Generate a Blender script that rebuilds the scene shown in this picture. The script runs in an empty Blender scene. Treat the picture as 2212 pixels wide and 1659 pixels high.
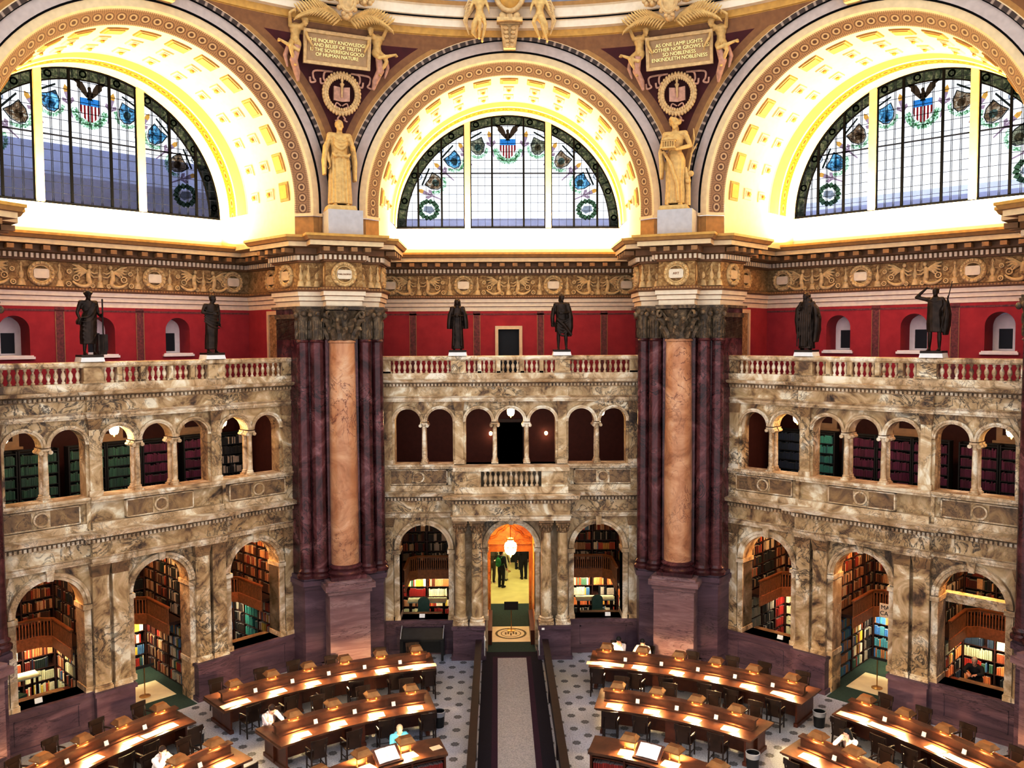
import bpy, bmesh, math, random
from math import sin, cos, pi, radians, sqrt, atan2, asin
from mathutils import Vector, Matrix
from mathutils.geometry import tessellate_polygon
random.seed(7)
SC = bpy.context.scene
COL = SC.collection

# ---------------------------------------------------------------- frames
def FM(k):
    """frame of octagon side k (-1, 0, 1) or pier (-.5, .5): x = along the wall, y = outward, z = up"""
    return Matrix.Rotation(-k * pi / 4, 4, 'Z')
def fp(k, u, w, z=0.0):
    a = k * pi / 4
    return Vector((u * cos(a) + w * sin(a), -u * sin(a) + w * cos(a), z))
def polar(r, deg, z=0.0):
    a = radians(deg)
    return Vector((r * sin(a), r * cos(a), z))

# ---------------------------------------------------------------- mesh builder
class MB:
    def __init__(s):
        s.v, s.f, s.m, s.uv = [], [], [], {}
    def add(s, vs, fs, mi=0, T=None, uvs=None):
        b = len(s.v)
        if T is not None:
            vs = [T @ Vector(p) for p in vs]
        s.v += [tuple(p) for p in vs]
        for i, f in enumerate(fs):
            if uvs:
                s.uv[len(s.f)] = uvs[i]
            s.f.append([b + j for j in f]); s.m.append(mi)
        return s
    def box(s, x0, x1, y0, y1, z0, z1, mi=0, T=None):
        vs = [(x, y, z) for z in (z0, z1) for x, y in ((x0, y0), (x1, y0), (x1, y1), (x0, y1))]
        return s.add(vs, [(3, 2, 1, 0), (4, 5, 6, 7), (0, 1, 5, 4), (1, 2, 6, 5), (2, 3, 7, 6), (3, 0, 4, 7)], mi, T)
    def frustum(s, a, b, z0, z1, mi=0, T=None):
        """a, b = (x0, x1, y0, y1) below and above"""
        vs = [(x, y, z) for z, r in ((z0, a), (z1, b)) for x, y in ((r[0], r[2]), (r[1], r[2]), (r[1], r[3]), (r[0], r[3]))]
        return s.add(vs, [(3, 2, 1, 0), (4, 5, 6, 7), (0, 1, 5, 4), (1, 2, 6, 5), (2, 3, 7, 6), (3, 0, 4, 7)], mi, T)
    def lathe(s, prof, c=(0, 0), n=16, mi=0, T=None, a0=0, a1=2 * pi, cap=True):
        full = abs(a1 - a0 - 2 * pi) < 1e-6
        k = n if full else n + 1
        vs = [(c[0] + r * cos(a0 + (a1 - a0) * i / n), c[1] + r * sin(a0 + (a1 - a0) * i / n), z) for r, z in prof for i in range(k)]
        fs = []
        for j in range(len(prof) - 1):
            for i in range(n):
                i2 = (i + 1) % k
                fs.append((j * k + i, j * k + i2, (j + 1) * k + i2, (j + 1) * k + i))
        if cap and full:
            fs.append(tuple(reversed(range(k)))); fs.append(tuple((len(prof) - 1) * k + i for i in range(k)))
        return s.add(vs, fs, mi, T)
    def sweep(s, path, prof, mi=0, closed=False, T=None, pclosed=False, capends=True, mis=None):
        """prof = [(offset to the right of travel, z)] carried along a plan path with mitred corners"""
        n = len(path); P = [Vector((p[0], p[1])) for p in path]; N = []
        for i in range(n):
            ds = []
            if i > 0 or closed: ds.append((P[i] - P[i - 1]).normalized())
            if i < n - 1 or closed: ds.append((P[(i + 1) % n] - P[i]).normalized())
            ns = [Vector((d.y, -d.x)) for d in ds]
            if len(ns) == 2:
                m = (ns[0] + ns[1]); L = m.length
                m = m / L if L > 1e-6 else ns[0]
                m = m / max(.3, m.dot(ns[0]))
            else: m = ns[0]
            N.append(m)
        q = len(prof)
        vs = [(P[i].x + N[i].x * o, P[i].y + N[i].y * o, z) for i in range(n) for o, z in prof]
        fs, ms = [], []
        for i in range(n if closed else n - 1):
            i2 = (i + 1) % n
            for j in range(q if pclosed else q - 1):
                j2 = (j + 1) % q
                fs.append((i * q + j, i2 * q + j, i2 * q + j2, i * q + j2)); ms.append(mis[j] if mis else mi)
        b = len(s.f)
        s.add(vs, fs, mi, T)
        s.m[b:] = ms
        if pclosed and not closed and capends:
            L = len(s.v) - n * q
            s.f.append([L + j for j in range(q)]); s.m.append(mi)
            s.f.append([L + (n - 1) * q + j for j in reversed(range(q))]); s.m.append(mi)
        return s
    def ring(s, cx, cz, prof, a0=0, a1=180, n=48, mi=0, T=None, mis=None, ulen=1.0, pclosed=False):
        """prof = [(radius, depth y)] carried round an upright arc, with uv along / across"""
        q = len(prof); vs, fs, uvs, ms = [], [], [], []
        for i in range(n + 1):
            a = radians(a0 + (a1 - a0) * i / n)
            vs += [(cx - r * cos(a), y, cz + r * sin(a)) for r, y in prof]
        for i in range(n):
            for j in range(q if pclosed else q - 1):
                j2 = (j + 1) % q
                fs.append((i * q + j, i * q + j2, (i + 1) * q + j2, (i + 1) * q + j))
                rm = prof[0][0] * radians(a1 - a0) / n / ulen
                uvs.append([(i * rm, 0), (i * rm, 1), ((i + 1) * rm, 1), ((i + 1) * rm, 0)])
                ms.append(mis[j] if mis else mi)
        b = len(s.f)
        s.add(vs, fs, mi, T, uvs); s.m[b:] = ms
        if pclosed and abs(a1 - a0) < 360:
            L = len(s.v) - (n + 1) * q
            s.f.append([L + j for j in range(q)]); s.m.append(mi)
            s.f.append([L + n * q + j for j in reversed(range(q))]); s.m.append(mi)
        return s
    def plate(s, loops, y0, y1, mi=0, T=None, mi_side=None):
        """loops = outer polygon and holes in (x, z); a slab from depth y0 to y1"""
        tri = tessellate_polygon([[Vector((x, z, 0)) for x, z in l] for l in loops])
        flat = [p for l in loops for p in l]; n = len(flat)
        vs = [(x, y0, z) for x, z in flat] + [(x, y1, z) for x, z in flat]
        fs = [tuple(t) for t in tri] + [tuple(n + i for i in reversed(t)) for t in tri]
        s.add(vs, fs, mi, T)
        b = 0; fs = []
        for l in loops:
            k = len(l)
            fs += [(b + i, b + (i + 1) % k, n + b + (i + 1) % k, n + b + i) for i in range(k)]
            b += k
        base = len(s.v) - 2 * n
        for f in fs:
            s.f.append([base + i for i in f]); s.m.append(mi if mi_side is None else mi_side)
        return s
    def stube(s, pts, rad, n=6, mi=0, T=None, sub=5):
        """tube along a smooth curve through the points"""
        P = [Vector(p) for p in pts]; R = rad if isinstance(rad, (list, tuple)) else [rad] * len(P)
        q, rr = [], []
        for i in range(len(P) - 1):
            a, b, c, d = P[max(i - 1, 0)], P[i], P[i + 1], P[min(i + 2, len(P) - 1)]
            for j in range(sub):
                t = j / sub
                q.append(.5 * (2 * b + (c - a) * t + (2 * a - 5 * b + 4 * c - d) * t * t + (3 * b - a - 3 * c + d) * t ** 3)); rr.append(R[i] + (R[i + 1] - R[i]) * t)
        q.append(P[-1]); rr.append(R[-1])
        return s.tube(q, rr, n, mi, T)
    def tube(s, pts, rad, n=6, mi=0, T=None, cap=True):
        pts = [Vector(p) for p in pts]; R = rad if isinstance(rad, (list, tuple)) else [rad] * len(pts)
        vs, fs = [], []; ref = None
        for i, p in enumerate(pts):
            d = (pts[min(i + 1, len(pts) - 1)] - pts[max(i - 1, 0)]).normalized()
            if ref is None: ref = Vector((0, 0, 1)) if abs(d.z) < .9 else Vector((1, 0, 0))
            a = d.cross(ref).normalized(); b = a.cross(d).normalized(); ref = b
            vs += [p + (a * cos(2 * pi * j / n) + b * sin(2 * pi * j / n)) * R[i] for j in range(n)]
        for i in range(len(pts) - 1):
            fs += [(i * n + j, i * n + (j + 1) % n, (i + 1) * n + (j + 1) % n, (i + 1) * n + j) for j in range(n)]
        if cap:
            fs += [tuple(reversed(range(n))), tuple((len(pts) - 1) * n + j for j in range(n))]
        return s.add(vs, fs, mi, T)
    def ball(s, c, r, n=10, mi=0, T=None):
        """ellipsoid; r = radius or (rx, ry, rz)"""
        rx, ry, rz = (r, r, r) if not isinstance(r, (tuple, list)) else r
        k = max(4, n // 2 + 1); prof = []
        vs = [(c[0], c[1], c[2] - rz)]
        for j in range(1, k):
            t = -pi / 2 + pi * j / k
            vs += [(c[0] + rx * cos(t) * cos(2 * pi * i / n), c[1] + ry * cos(t) * sin(2 * pi * i / n), c[2] + rz * sin(t)) for i in range(n)]
        vs.append((c[0], c[1], c[2] + rz)); top = len(vs) - 1
        fs = [(0, 1 + (i + 1) % n, 1 + i) for i in range(n)]
        for j in range(k - 2):
            fs += [(1 + j * n + i, 1 + j * n + (i + 1) % n, 1 + (j + 1) * n + (i + 1) % n, 1 + (j + 1) * n + i) for i in range(n)]
        fs += [(1 + (k - 2) * n + i, 1 + (k - 2) * n + (i + 1) % n, top) for i in range(n)]
        return s.add(vs, fs, mi, T)
    def torus(s, c, R, r, n=24, m=8, mi=0, T=None, a0=0, a1=2 * pi):
        """ring in the x-z plane about c; R may be (Rx, Rz)"""
        Rx, Rz = R if isinstance(R, (tuple, list)) else (R, R)
        full = abs(a1 - a0 - 2 * pi) < 1e-6
        pts = [(c[0] + Rx * cos(a0 + (a1 - a0) * i / n), c[1], c[2] + Rz * sin(a0 + (a1 - a0) * i / n)) for i in range(n + 1)]
        return s.tube(pts, r, m, mi, T, cap=not full)
    def merge(s, o, T=None, mi=None):
        b = len(s.v); base = len(s.f)
        s.v += [tuple(T @ Vector(p)) for p in o.v] if T is not None else o.v
        for i, f in enumerate(o.f):
            s.f.append([b + j for j in f]); s.m.append(o.m[i] if mi is None else mi)
            if i in o.uv: s.uv[base + i] = o.uv[i]
        return s
    def data(s, name, mats, smooth=None):
        me = bpy.data.meshes.new(name)
        me.from_pydata(s.v, [], s.f)
        for m in (mats if isinstance(mats, (list, tuple)) else [mats]): me.materials.append(m)
        if any(s.m): me.polygons.foreach_set('material_index', s.m)
        if s.uv:
            ul = me.uv_layers.new(name='UVMap')
            for pi_, p in enumerate(me.polygons):
                if pi_ in s.uv:
                    for li, t in zip(p.loop_indices, s.uv[pi_]): ul.data[li].uv = t
        me.update()
        bm = bmesh.new(); bm.from_mesh(me)
        bmesh.ops.recalc_face_normals(bm, faces=bm.faces); bm.to_mesh(me); bm.free()
        if smooth is not None:
            me.shade_smooth(); me.set_sharp_from_angle(angle=radians(smooth))
        return me

def link(name, me, parent=None, M=None):
    o = bpy.data.objects.new(name, me); COL.objects.link(o)
    if parent is not None: o.parent = parent
    if M is not None: o.matrix_local = M
    return o
def part(name, mb, mat, parent, smooth=None, M=None, label=None):
    o = link(name, mb.data(name, mat, smooth), parent, M)
    if label: o['label'] = label
    return o
def tag(o, label, cat, group=None, kind=None):
    o['label'] = label; o['category'] = cat
    if group: o['group'] = group
    if kind: o['kind'] = kind
    return o
def thing(name, label, cat, M=None, group=None):
    return tag(link(name, None, None, M), label, cat, group)
def struct(name, mb, mat, M=None, smooth=None, parent=None):
    o = link(name, mb.data(name, mat, smooth), parent, M)
    o['kind'] = 'structure'
    return o
def dup(o, M=None, label=None, group=None, parent=None):
    c = o.copy(); COL.objects.link(c)
    if parent is not None: c.parent = parent
    for ch in list(o.children): dup(ch, None, None, None, c)
    if M is not None: c.matrix_local = M
    if label: c['label'] = label
    if group: c['group'] = group
    return c
def TL(x, y, z=0.0): return Matrix.Translation((x, y, z))
def RZ(a): return Matrix.Rotation(a, 4, 'Z')
ORD = ['first', 'second', 'third', 'fourth', 'fifth', 'sixth', 'seventh', 'eighth', 'ninth', 'tenth', 'eleventh', 'twelfth']
# ---------------------------------------------------------------- materials
class NT:
    def __init__(s, name):
        s.mat = bpy.data.materials.new(name); s.mat.use_nodes = True
        s.t = s.mat.node_tree; s.t.nodes.clear()
        s.out = s.t.nodes.new('ShaderNodeOutputMaterial')
        s.b = s.t.nodes.new('ShaderNodeBsdfPrincipled'); s.l(s.b.outputs[0], s.out.inputs[0])
    def n(s, typ, **kw):
        x = s.t.nodes.new('ShaderNode' + typ)
        for k, v in kw.items():
            if k in x.inputs: x.inputs[k].default_value = v
            else: setattr(x, k, v)
        return x
    def l(s, a, b): s.t.links.new(a, b)
    def pos(s, scale=(1, 1, 1), obj=False):
        if obj: g = s.n('TexCoord').outputs['Object']
        else: g = s.n('NewGeometry').outputs['Position']
        m = s.n('Mapping'); m.inputs['Scale'].default_value = scale
        s.l(g, m.inputs[0]); return m.outputs[0]
    def noise(s, vec, scale, detail=4, rough=.55, dist=0.0):
        x = s.n('TexNoise'); x.inputs['Scale'].default_value = scale; x.inputs['Detail'].default_value = detail
        x.inputs['Roughness'].default_value = rough; x.inputs['Distortion'].default_value = dist
        s.l(vec, x.inputs['Vector']); return x
    def ramp(s, fac, stops, interp='LINEAR'):
        r = s.n('ValToRGB'); e = r.color_ramp.elements; r.color_ramp.interpolation = interp
        while len(e) < len(stops): e.new(.5)
        for el, (p, c) in zip(e, stops): el.position = p; el.color = (*c, 1) if len(c) == 3 else c
        s.l(fac, r.inputs[0]); return r.outputs[0]
    def mix(s, fac, a, b, typ='MIX'):
        m = s.n('MixRGB', blend_type=typ)
        for i, x in ((0, fac), (1, a), (2, b)):
            if hasattr(x, 'is_linked'): s.l(x, m.inputs[i])
            elif i == 0: m.inputs[0].default_value = x
            else: m.inputs[i].default_value = (*x, 1)
        return m.outputs[0]
    def math(s, op, a, b=None, c=None):
        m = s.n('Math', operation=op)
        for i, x in enumerate((a, b, c)):
            if x is None: continue
            if hasattr(x, 'is_linked'): s.l(x, m.inputs[i])
            else: m.inputs[i].default_value = x
        return m.outputs[0]
    def set(s, col=None, rough=.6, spec=.5, metal=0, bump=None, bstr=.3, bdist=.02, emit=None, estr=0):
        if col is not None:
            if hasattr(col, 'is_linked'): s.l(col, s.b.inputs['Base Color'])
            else: s.b.inputs['Base Color'].default_value = (*col, 1)
        s.b.inputs['Roughness'].default_value = rough; s.b.inputs['Metallic'].default_value = metal
        s.b.inputs['Specular IOR Level'].default_value = spec
        if bump is not None:
            bp = s.n('Bump'); bp.inputs['Strength'].default_value = bstr; bp.inputs['Distance'].default_value = bdist
            s.l(bump, bp.inputs['Height']); s.l(bp.outputs[0], s.b.inputs['Normal'])
        if emit is not None:
            if hasattr(emit, 'is_linked'): s.l(emit, s.b.inputs['Emission Color'])
            else: s.b.inputs['Emission Color'].default_value = (*emit, 1)
            s.b.inputs['Emission Strength'].default_value = estr
        return s.mat

def flat(name, col, rough=.6, metal=0, spec=.5, var=.12, scale=6, emit=None, estr=0):
    t = NT(name); p = t.pos()
    nz = t.noise(p, scale, 1)
    a = tuple(min(1, c * (1 + var)) for c in col); b = tuple(c * (1 - var) for c in col)
    c = t.ramp(nz.outputs[0], [(.3, b), (.7, a)])
    return t.set(c, rough, spec, metal, emit=emit, estr=estr)

def marble(name, stops, vein, scale=.8, vscale=1.3, rough=.35, vwidth=.035, vamt=.9, stretch=(1, 1, 1), spec=.4):
    t = NT(name); p = t.pos(stretch)
    n1 = t.noise(p, scale, 4, .62, 1.4)
    c = t.ramp(n1.outputs[0], stops)
    n2 = t.noise(p, vscale, 4, .6, 2.2)
    v = t.math('ABSOLUTE', t.math('SUBTRACT', n2.outputs[0], .5))
    v = t.ramp(v, [(0, (1, 1, 1)), (vwidth, (0, 0, 0))])
    n3 = t.noise(p, .5, 1)
    gate = t.ramp(n3.outputs[0], [(.42, (0, 0, 0)), (.62, (1, 1, 1))])
    c = t.mix(t.math('MULTIPLY', t.math('MULTIPLY', v, gate), vamt), c, vein)
    return t.set(c, rough, spec)

M = {}
M['siena'] = marble('siena_marble', [(.28, (.06, .038, .026)), (.35, (.2, .12, .065)), (.42, (.42, .28, .145)), (.5, (.56, .41, .235)), (.57, (.64, .49, .31)), (.66, (.88, .78, .61))], (.03, .018, .016), 1.05, 1.5, .38, vwidth=.045)
M['siena_lite'] = marble('siena_marble_pale', [(.28, (.18, .11, .065)), (.38, (.46, .32, .18)), (.5, (.64, .49, .32)), (.64, (.88, .78, .63))], (.1, .06, .04), 1.3, 2.0, .4, vamt=.7)
M['siena_dark'] = marble('siena_marble_brown', [(.25, (.07, .045, .03)), (.42, (.24, .15, .08)), (.6, (.4, .26, .13)), (.8, (.5, .38, .25))], (.04, .025, .02), 1.4, 2.0, .4)
M['capmarble_shaded'] = marble('capital_marble_shaded', [(.25, (.035, .024, .016)), (.45, (.13, .085, .05)), (.6, (.25, .175, .1)), (.8, (.42, .32, .2))], (.02, .014, .01), 2.5, 3, .4)  # darkened: shade under the architrave is put into the capital colour
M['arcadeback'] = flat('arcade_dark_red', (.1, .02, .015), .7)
M['redmarble'] = marble('red_pier_marble', [(.3, (.03, .006, .008)), (.44, (.085, .018, .02)), (.57, (.16, .045, .048)), (.7, (.3, .14, .14))], (.015, .004, .006), .9, 1.2, .22, spec=.6)
M['ochre'] = marble('column_marble', [(.25, (.3, .13, .06)), (.42, (.5, .26, .14)), (.58, (.62, .37, .22)), (.78, (.76, .56, .4))], (.18, .06, .04), .9, 1.0, .3, vwidth=.02)
M['purple'] = marble('plum_marble', [(.25, (.085, .043, .062)), (.5, (.15, .083, .108)), (.75, (.24, .15, .18))], (.05, .022, .03), .8, 1.6, .35, stretch=(.5, .5, 2.2))
M['plum_lite'] = marble('plum_marble_pale', [(.25, (.19, .105, .11)), (.5, (.3, .185, .18)), (.75, (.42, .29, .275))], (.1, .05, .055), 1.0, 1.6, .35, stretch=(.5, .5, 3))
M['cream'] = flat('cream_plaster', (.72, .55, .35), .6, var=.06)
M['pink'] = flat('pale_pink_plaster', (.8, .66, .5), .6, var=.05)
M['gold'] = flat('gold_plaster', (.55, .33, .09), .5, var=.1)
M['tan'] = flat('tan_plaster', (.42, .24, .085), .55, var=.1)
M['brown'] = flat('brown_plaster', (.27, .13, .05), .55, var=.1)
M['grey'] = flat('grey_arch_plaster', (.50, .42, .38), .6, var=.06)
M['vaultw'] = flat('vault_ivory', (.82, .66, .38), .6, var=.04)
M['coffer'] = flat('coffer_ochre', (.62, .36, .08), .6, var=.05)
M['white'] = flat('white_ledge', (.85, .8, .7), .6, var=.03)
M['statue'] = flat('old_plaster', (.62, .42, .18), .6, var=.12, scale=9)
M['plinthgrey'] = flat('grey_plinth', (.5, .47, .46), .7, var=.05)
M['dred'] = flat('pendentive_crimson', (.085, .006, .01), .7, var=.15, scale=3)
M['bronze'] = flat('dark_bronze', (.045, .026, .018), .36, .6, var=.4, scale=5)
M['black'] = flat('black_void', (.006, .006, .007), .6)
M['wood'] = None
M['brass'] = flat('old_brass', (.55, .36, .14), .35, .85)
M['hood'] = flat('lamp_hood_bronze', (.36, .2, .085), .42, .55, var=.15)
M['dwood'] = flat('dark_chair_wood', (.022, .009, .006), .35, var=.3)
M['blackm'] = flat('black_plastic', (.01, .01, .012), .4)
M['steel'] = flat('grey_liner', (.35, .35, .38), .5)
M['paper'] = flat('white_paper', (.85, .82, .78), .8, var=.03)
M['blotter'] = flat('cream_blotter', (.78, .6, .42), .8, var=.03)
M['ltwood'] = flat('gallery_oak', (.33, .13, .045), .5, var=.2, scale=12)
M['copper'] = flat('copper_rail', (.7, .3, .12), .3, .8)
M['shelf'] = flat('bookcase_brown', (.045, .014, .009), .5, var=.2)
M['orange'] = marble('orange_marble', [(.3, (.45, .17, .04)), (.5, (.66, .3, .07)), (.7, (.85, .48, .16))], (.3, .09, .02), .9, 1.4, .35)
M['green'] = flat('green_carpet', (.03, .06, .045), .9, var=.2, scale=30)
M['darkcarpet'] = flat('dark_aisle_carpet', (.012, .006, .014), .95, var=.3, scale=30)
M['plumcarpet'] = flat('plum_carpet_border', (.045, .009, .026), .95, var=.2, scale=30)
M['hallfloor'] = flat('hall_yellow_floor', (.62, .55, .26), .5, var=.06, scale=2)
M['landing'] = flat('landing_pale_floor', (.72, .66, .5), .5, var=.06, scale=3)
M['mullion'] = flat('black_lead', (.004, .004, .005), .9, spec=.1)
M['leadthin'] = flat('grey_lead_lines', (.02, .025, .045), .8, spec=.1)
M['modillion'] = flat('modillion_brown', (.34, .19, .08), .55, var=.1)
M['dome'] = flat('dome_painted', (.3, .3, .36), .7, var=.3, scale=2.5)
M['dwood2'] = flat('dark_red_wood', (.026, .008, .007), .4, var=.25)
M['skin'] = flat('skin', (.62, .36, .26), .6, var=.05)
M['skin2'] = flat('pale_skin', (.75, .5, .4), .6, var=.05)
M['hairk'] = flat('black_hair', (.008, .007, .008), .5)
M['hairb'] = flat('brown_hair', (.06, .025, .012), .5)
M['hairg'] = flat('grey_blond_hair', (.5, .42, .32), .6)

def wood(name, dark, lite, rough=.3):
    t = NT(name); p = t.pos((1, 1, 1))
    n1 = t.noise(p, 3, 5, .6, .8); n2 = t.noise(p, 40, 2)
    c = t.ramp(n1.outputs[0], [(.3, dark), (.7, lite)])
    c = t.mix(.15, c, t.ramp(n2.outputs[0], [(.3, dark), (.7, lite)]))
    return t.set(c, rough, .5)
M['wood'] = wood('desk_mahogany', (.075, .03, .017), (.17, .075, .038), .32)
M['wood2'] = wood('red_mahogany', (.07, .016, .008), (.14, .036, .014), .3)

def redwall():
    t = NT('crimson_gallery_wall'); p = t.pos()
    n = t.noise(p, 2.5, 3)
    c = t.ramp(n.outputs[0], [(.3, (.36, .03, .038)), (.7, (.44, .042, .05))])
    return t.set(c, .75, .3)
M['redwall'] = redwall()
M['redstrip'] = flat('dull_red_strip', (.2, .05, .045), .7, var=.3, scale=14)

def motif(name, base, dark, lite):
    """running band of rosettes; uv.x counts repeats, uv.y runs across"""
    t = NT(name); uv = t.n('TexCoord').outputs['UV']
    sx = t.n('SeparateXYZ'); t.l(uv, sx.inputs[0])
    fx = t.math('SUBTRACT', t.math('FRACT', sx.outputs[0]), .5); fy = t.math('SUBTRACT', sx.outputs[1], .5)
    fx = t.math('MULTIPLY', fx, .62)
    d = t.math('SQRT', t.math('ADD', t.math('MULTIPLY', fx, fx), t.math('MULTIPLY', fy, fy)))
    c = t.ramp(d, [(0, dark), (.1, dark), (.13, lite), (.18, lite), (.2, base), (.25, dark), (.29, base)], 'LINEAR')
    e = t.math('ABSOLUTE', fy)
    ed = t.ramp(e, [(.4, (0, 0, 0)), (.44, (1, 1, 1))])
    c = t.mix(ed, c, lite)
    w = t.math('SINE', t.math('MULTIPLY', sx.outputs[0], 2 * pi * 6))
    q = t.math('MULTIPLY', t.ramp(w, [(.45, (0, 0, 0)), (.6, (1, 1, 1))]), t.ramp(d, [(.3, (0, 0, 0)), (.36, (.6, .6, .6))]))
    c = t.mix(q, c, dark)
    return t.set(c, .5)
M['rosette'] = motif('rosette_band', (.29, .18, .105), (.1, .05, .03), (.46, .34, .22))
M['rosette_gold'] = motif('rosette_band_gold', (.42, .18, .02), (.16, .05, .006), (.62, .36, .08))
def leafband():
    t = NT('leaf_band'); uv = t.n('TexCoord').outputs['UV']
    sx = t.n('SeparateXYZ'); t.l(uv, sx.inputs[0])
    fx = t.math('ABSOLUTE', t.math('SUBTRACT', t.math('FRACT', sx.outputs[0]), .5))
    c = t.ramp(fx, [(.3, (.085, .055, .045)), (.42, (.4, .31, .25))])
    return t.set(c, .6)
M['leaf'] = leafband()

def frieze_mat():
    t = NT('frieze_ochre'); p = t.pos()
    n = t.noise(p, 5, 5, .65, 1.5); n2 = t.noise(p, 14, 3, .6, 2)
    c = t.ramp(n.outputs[0], [(.32, (.2, .1, .03)), (.5, (.42, .25, .09)), (.68, (.62, .44, .22))])
    return t.set(c, .6, bump=n2.outputs[0], bstr=.6, bdist=.06)
M['frieze'] = frieze_mat()
M['relief'] = flat('frieze_relief_cream', (.66, .47, .24), .6, var=.15, scale=8)
M['relief2'] = flat('plaster_relief', (.6, .42, .22), .6, var=.15, scale=8)

def floor_mat():
    """pale floor with rows of dark quatrefoil spots on a staggered grid"""
    t = NT('mosaic_floor'); g = t.n('NewGeometry').outputs['Position']
    sx = t.n('SeparateXYZ'); t.l(g, sx.inputs[0])
    r = t.math('SQRT', t.math('ADD', t.math('MULTIPLY', sx.outputs[0], sx.outputs[0]), t.math('MULTIPLY', sx.outputs[1], sx.outputs[1])))
    out = None
    ax = t.math('ABSOLUTE', sx.outputs[0])
    for ox, oy in ((0, 0), (.5, .5)):
        fx = t.math('SUBTRACT', t.math('FRACT', t.math('ADD', t.math('DIVIDE', t.math('SUBTRACT', ax, 1.34), .74), 100.5 + ox)), .5)
        fy = t.math('SUBTRACT', t.math('FRACT', t.math('ADD', t.math('DIVIDE', t.math('SUBTRACT', sx.outputs[1], 13.84), .86), 100.5 + oy)), .5)
        fx = t.math('MULTIPLY', fx, .74); fy = t.math('MULTIPLY', fy, .86)
        d = t.math('SQRT', t.math('ADD', t.math('MULTIPLY', fx, fx), t.math('MULTIPLY', fy, fy)))
        an = t.math('ARCTAN2', fy, fx)
        d = t.math('MULTIPLY', d, t.math('ADD', 1.0, t.math('MULTIPLY', t.math('COSINE', t.math('MULTIPLY', an, 8.0)), .1)))
        out = d if out is None else t.math('MINIMUM', out, d)
    p = t.pos(); nz = t.noise(p, 25, 3); big = t.noise(p, .22, 2)
    base = t.ramp(nz.outputs[0], [(.35, (.33, .35, .44)), (.65, (.53, .55, .64))])
    base = t.mix(t.ramp(big.outputs[0], [(.42, (0, 0, 0)), (.62, (.55, .55, .55))]), base, (.5, .46, .34))
    m = t.ramp(out, [(.0, (1, 1, 1)), (.04, (.75, .75, .75)), (.1, (1, 1, 1)), (.13, (0, 0, 0))])
    c = t.mix(t.math('MULTIPLY', m, .85), base, (.035, .033, .036))
    return t.set(c, .45, .4)
M['floor'] = floor_mat()

def attr_mat(name, rough=.6):
    t = NT(name); a = t.n('Attribute'); a.attribute_name = 'col'
    nz = t.noise(t.pos(), 30, 2)
    c = t.mix(.35, a.outputs[0], t.ramp(nz.outputs[0], [(.3, (.25, .25, .25)), (.7, (1, 1, 1))]), 'MULTIPLY')
    return t.set(c, rough, .3)
M['book'] = attr_mat('book_cloth')

def glow(name, col, strength):
    t = NT(name); return t.set((.8, .7, .5), .5, emit=col, estr=strength)
M['bulb'] = glow('lamp_glow', (1, .72, .32), 9)
M['lantern'] = glow('lantern_glow', (1, .8, .45), 14)

def glass(name, col, amt=.9):
    """stained glass: thin tinted pane that lets the sky through, slightly mottled pane by pane"""
    t = NT(name)
    p = t.pos(); v = t.n('TexVoronoi'); v.inputs['Scale'].default_value = 2.2; t.l(p, v.inputs['Vector'])
    n = t.noise(p, 9, 3)
    dk = tuple(c * (.93 if name == 'window_glass' else .72) for c in col)
    c = t.ramp(n.outputs[0], [(.3, dk), (.7, col)])
    tr = t.n('BsdfTransparent'); t.l(c, tr.inputs[0])
    gl = t.n('BsdfTranslucent'); t.l(c, gl.inputs[0])
    mx = t.n('MixShader'); mx.inputs[0].default_value = amt
    t.l(gl.outputs[0], mx.inputs[1]); t.l(tr.outputs[0], mx.inputs[2])
    t.l(mx.outputs[0], t.out.inputs[0])
    return t.mat
M['pane'] = glass('window_glass', (.93, .96, 1))
M['gl_border'] = glass('border_glass', (.085, .095, .055))
def border_glass():
    t = NT('olive_border_glass'); p = t.pos(); n = t.noise(p, 7, 4, .6, 1)
    c = t.ramp(n.outputs[0], [(.3, (.02, .025, .015)), (.5, (.09, .1, .05)), (.66, (.22, .2, .12)), (.8, (.35, .3, .2))])
    tr = t.n('BsdfTransparent'); t.l(c, tr.inputs[0]); t.l(tr.outputs[0], t.out.inputs[0]); return t.mat
M['gl_border'] = border_glass()
for nm, c in (('blue', (.06, .3, .62)), ('red', (.3, .01, .015)), ('whiteg', (.95, .93, .85)), ('brown', (.09, .055, .03)), ('olive', (.12, .2, .12)), ('amber', (.7, .42, .12)), ('teal', (.1, .24, .3)), ('dark', (.03, .035, .03)), ('greyg', (.35, .38, .42)), ('mauve', (.42, .32, .38)), ('tint', (.4, .33, .25)), ('tint2', (.35, .6, .7))):
    M['gl_' + nm] = glass('glass_' + nm, c)
def greenwreath():
    t = NT('glass_wreath'); p = t.pos(); n = t.noise(p, 12, 4, .6, 1)
    c = t.ramp(n.outputs[0], [(.38, (.1, .25, .12)), (.5, (.4, .6, .42)), (.62, (.85, .95, .9))])
    tr = t.n('BsdfTransparent'); t.l(c, tr.inputs[0]); t.l(tr.outputs[0], t.out.inputs[0]); return t.mat
M['gl_wreath'] = greenwreath()
def shieldglass(name, a, b, c3):
    t = NT(name); p = t.pos(); n = t.noise(p, 5, 3, .6, 1.5)
    c = t.ramp(n.outputs[0], [(.35, a), (.5, b), (.65, c3)])
    tr = t.n('BsdfTransparent'); t.l(c, tr.inputs[0]); t.l(tr.outputs[0], t.out.inputs[0]); return t.mat
M['gl_s1'] = shieldglass('glass_shield_olive', (.05, .06, .05), (.2, .2, .14), (.4, .4, .3))
M['gl_s2'] = shieldglass('glass_shield_blue', (.04, .05, .06), (.12, .3, .45), (.3, .6, .75))
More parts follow.
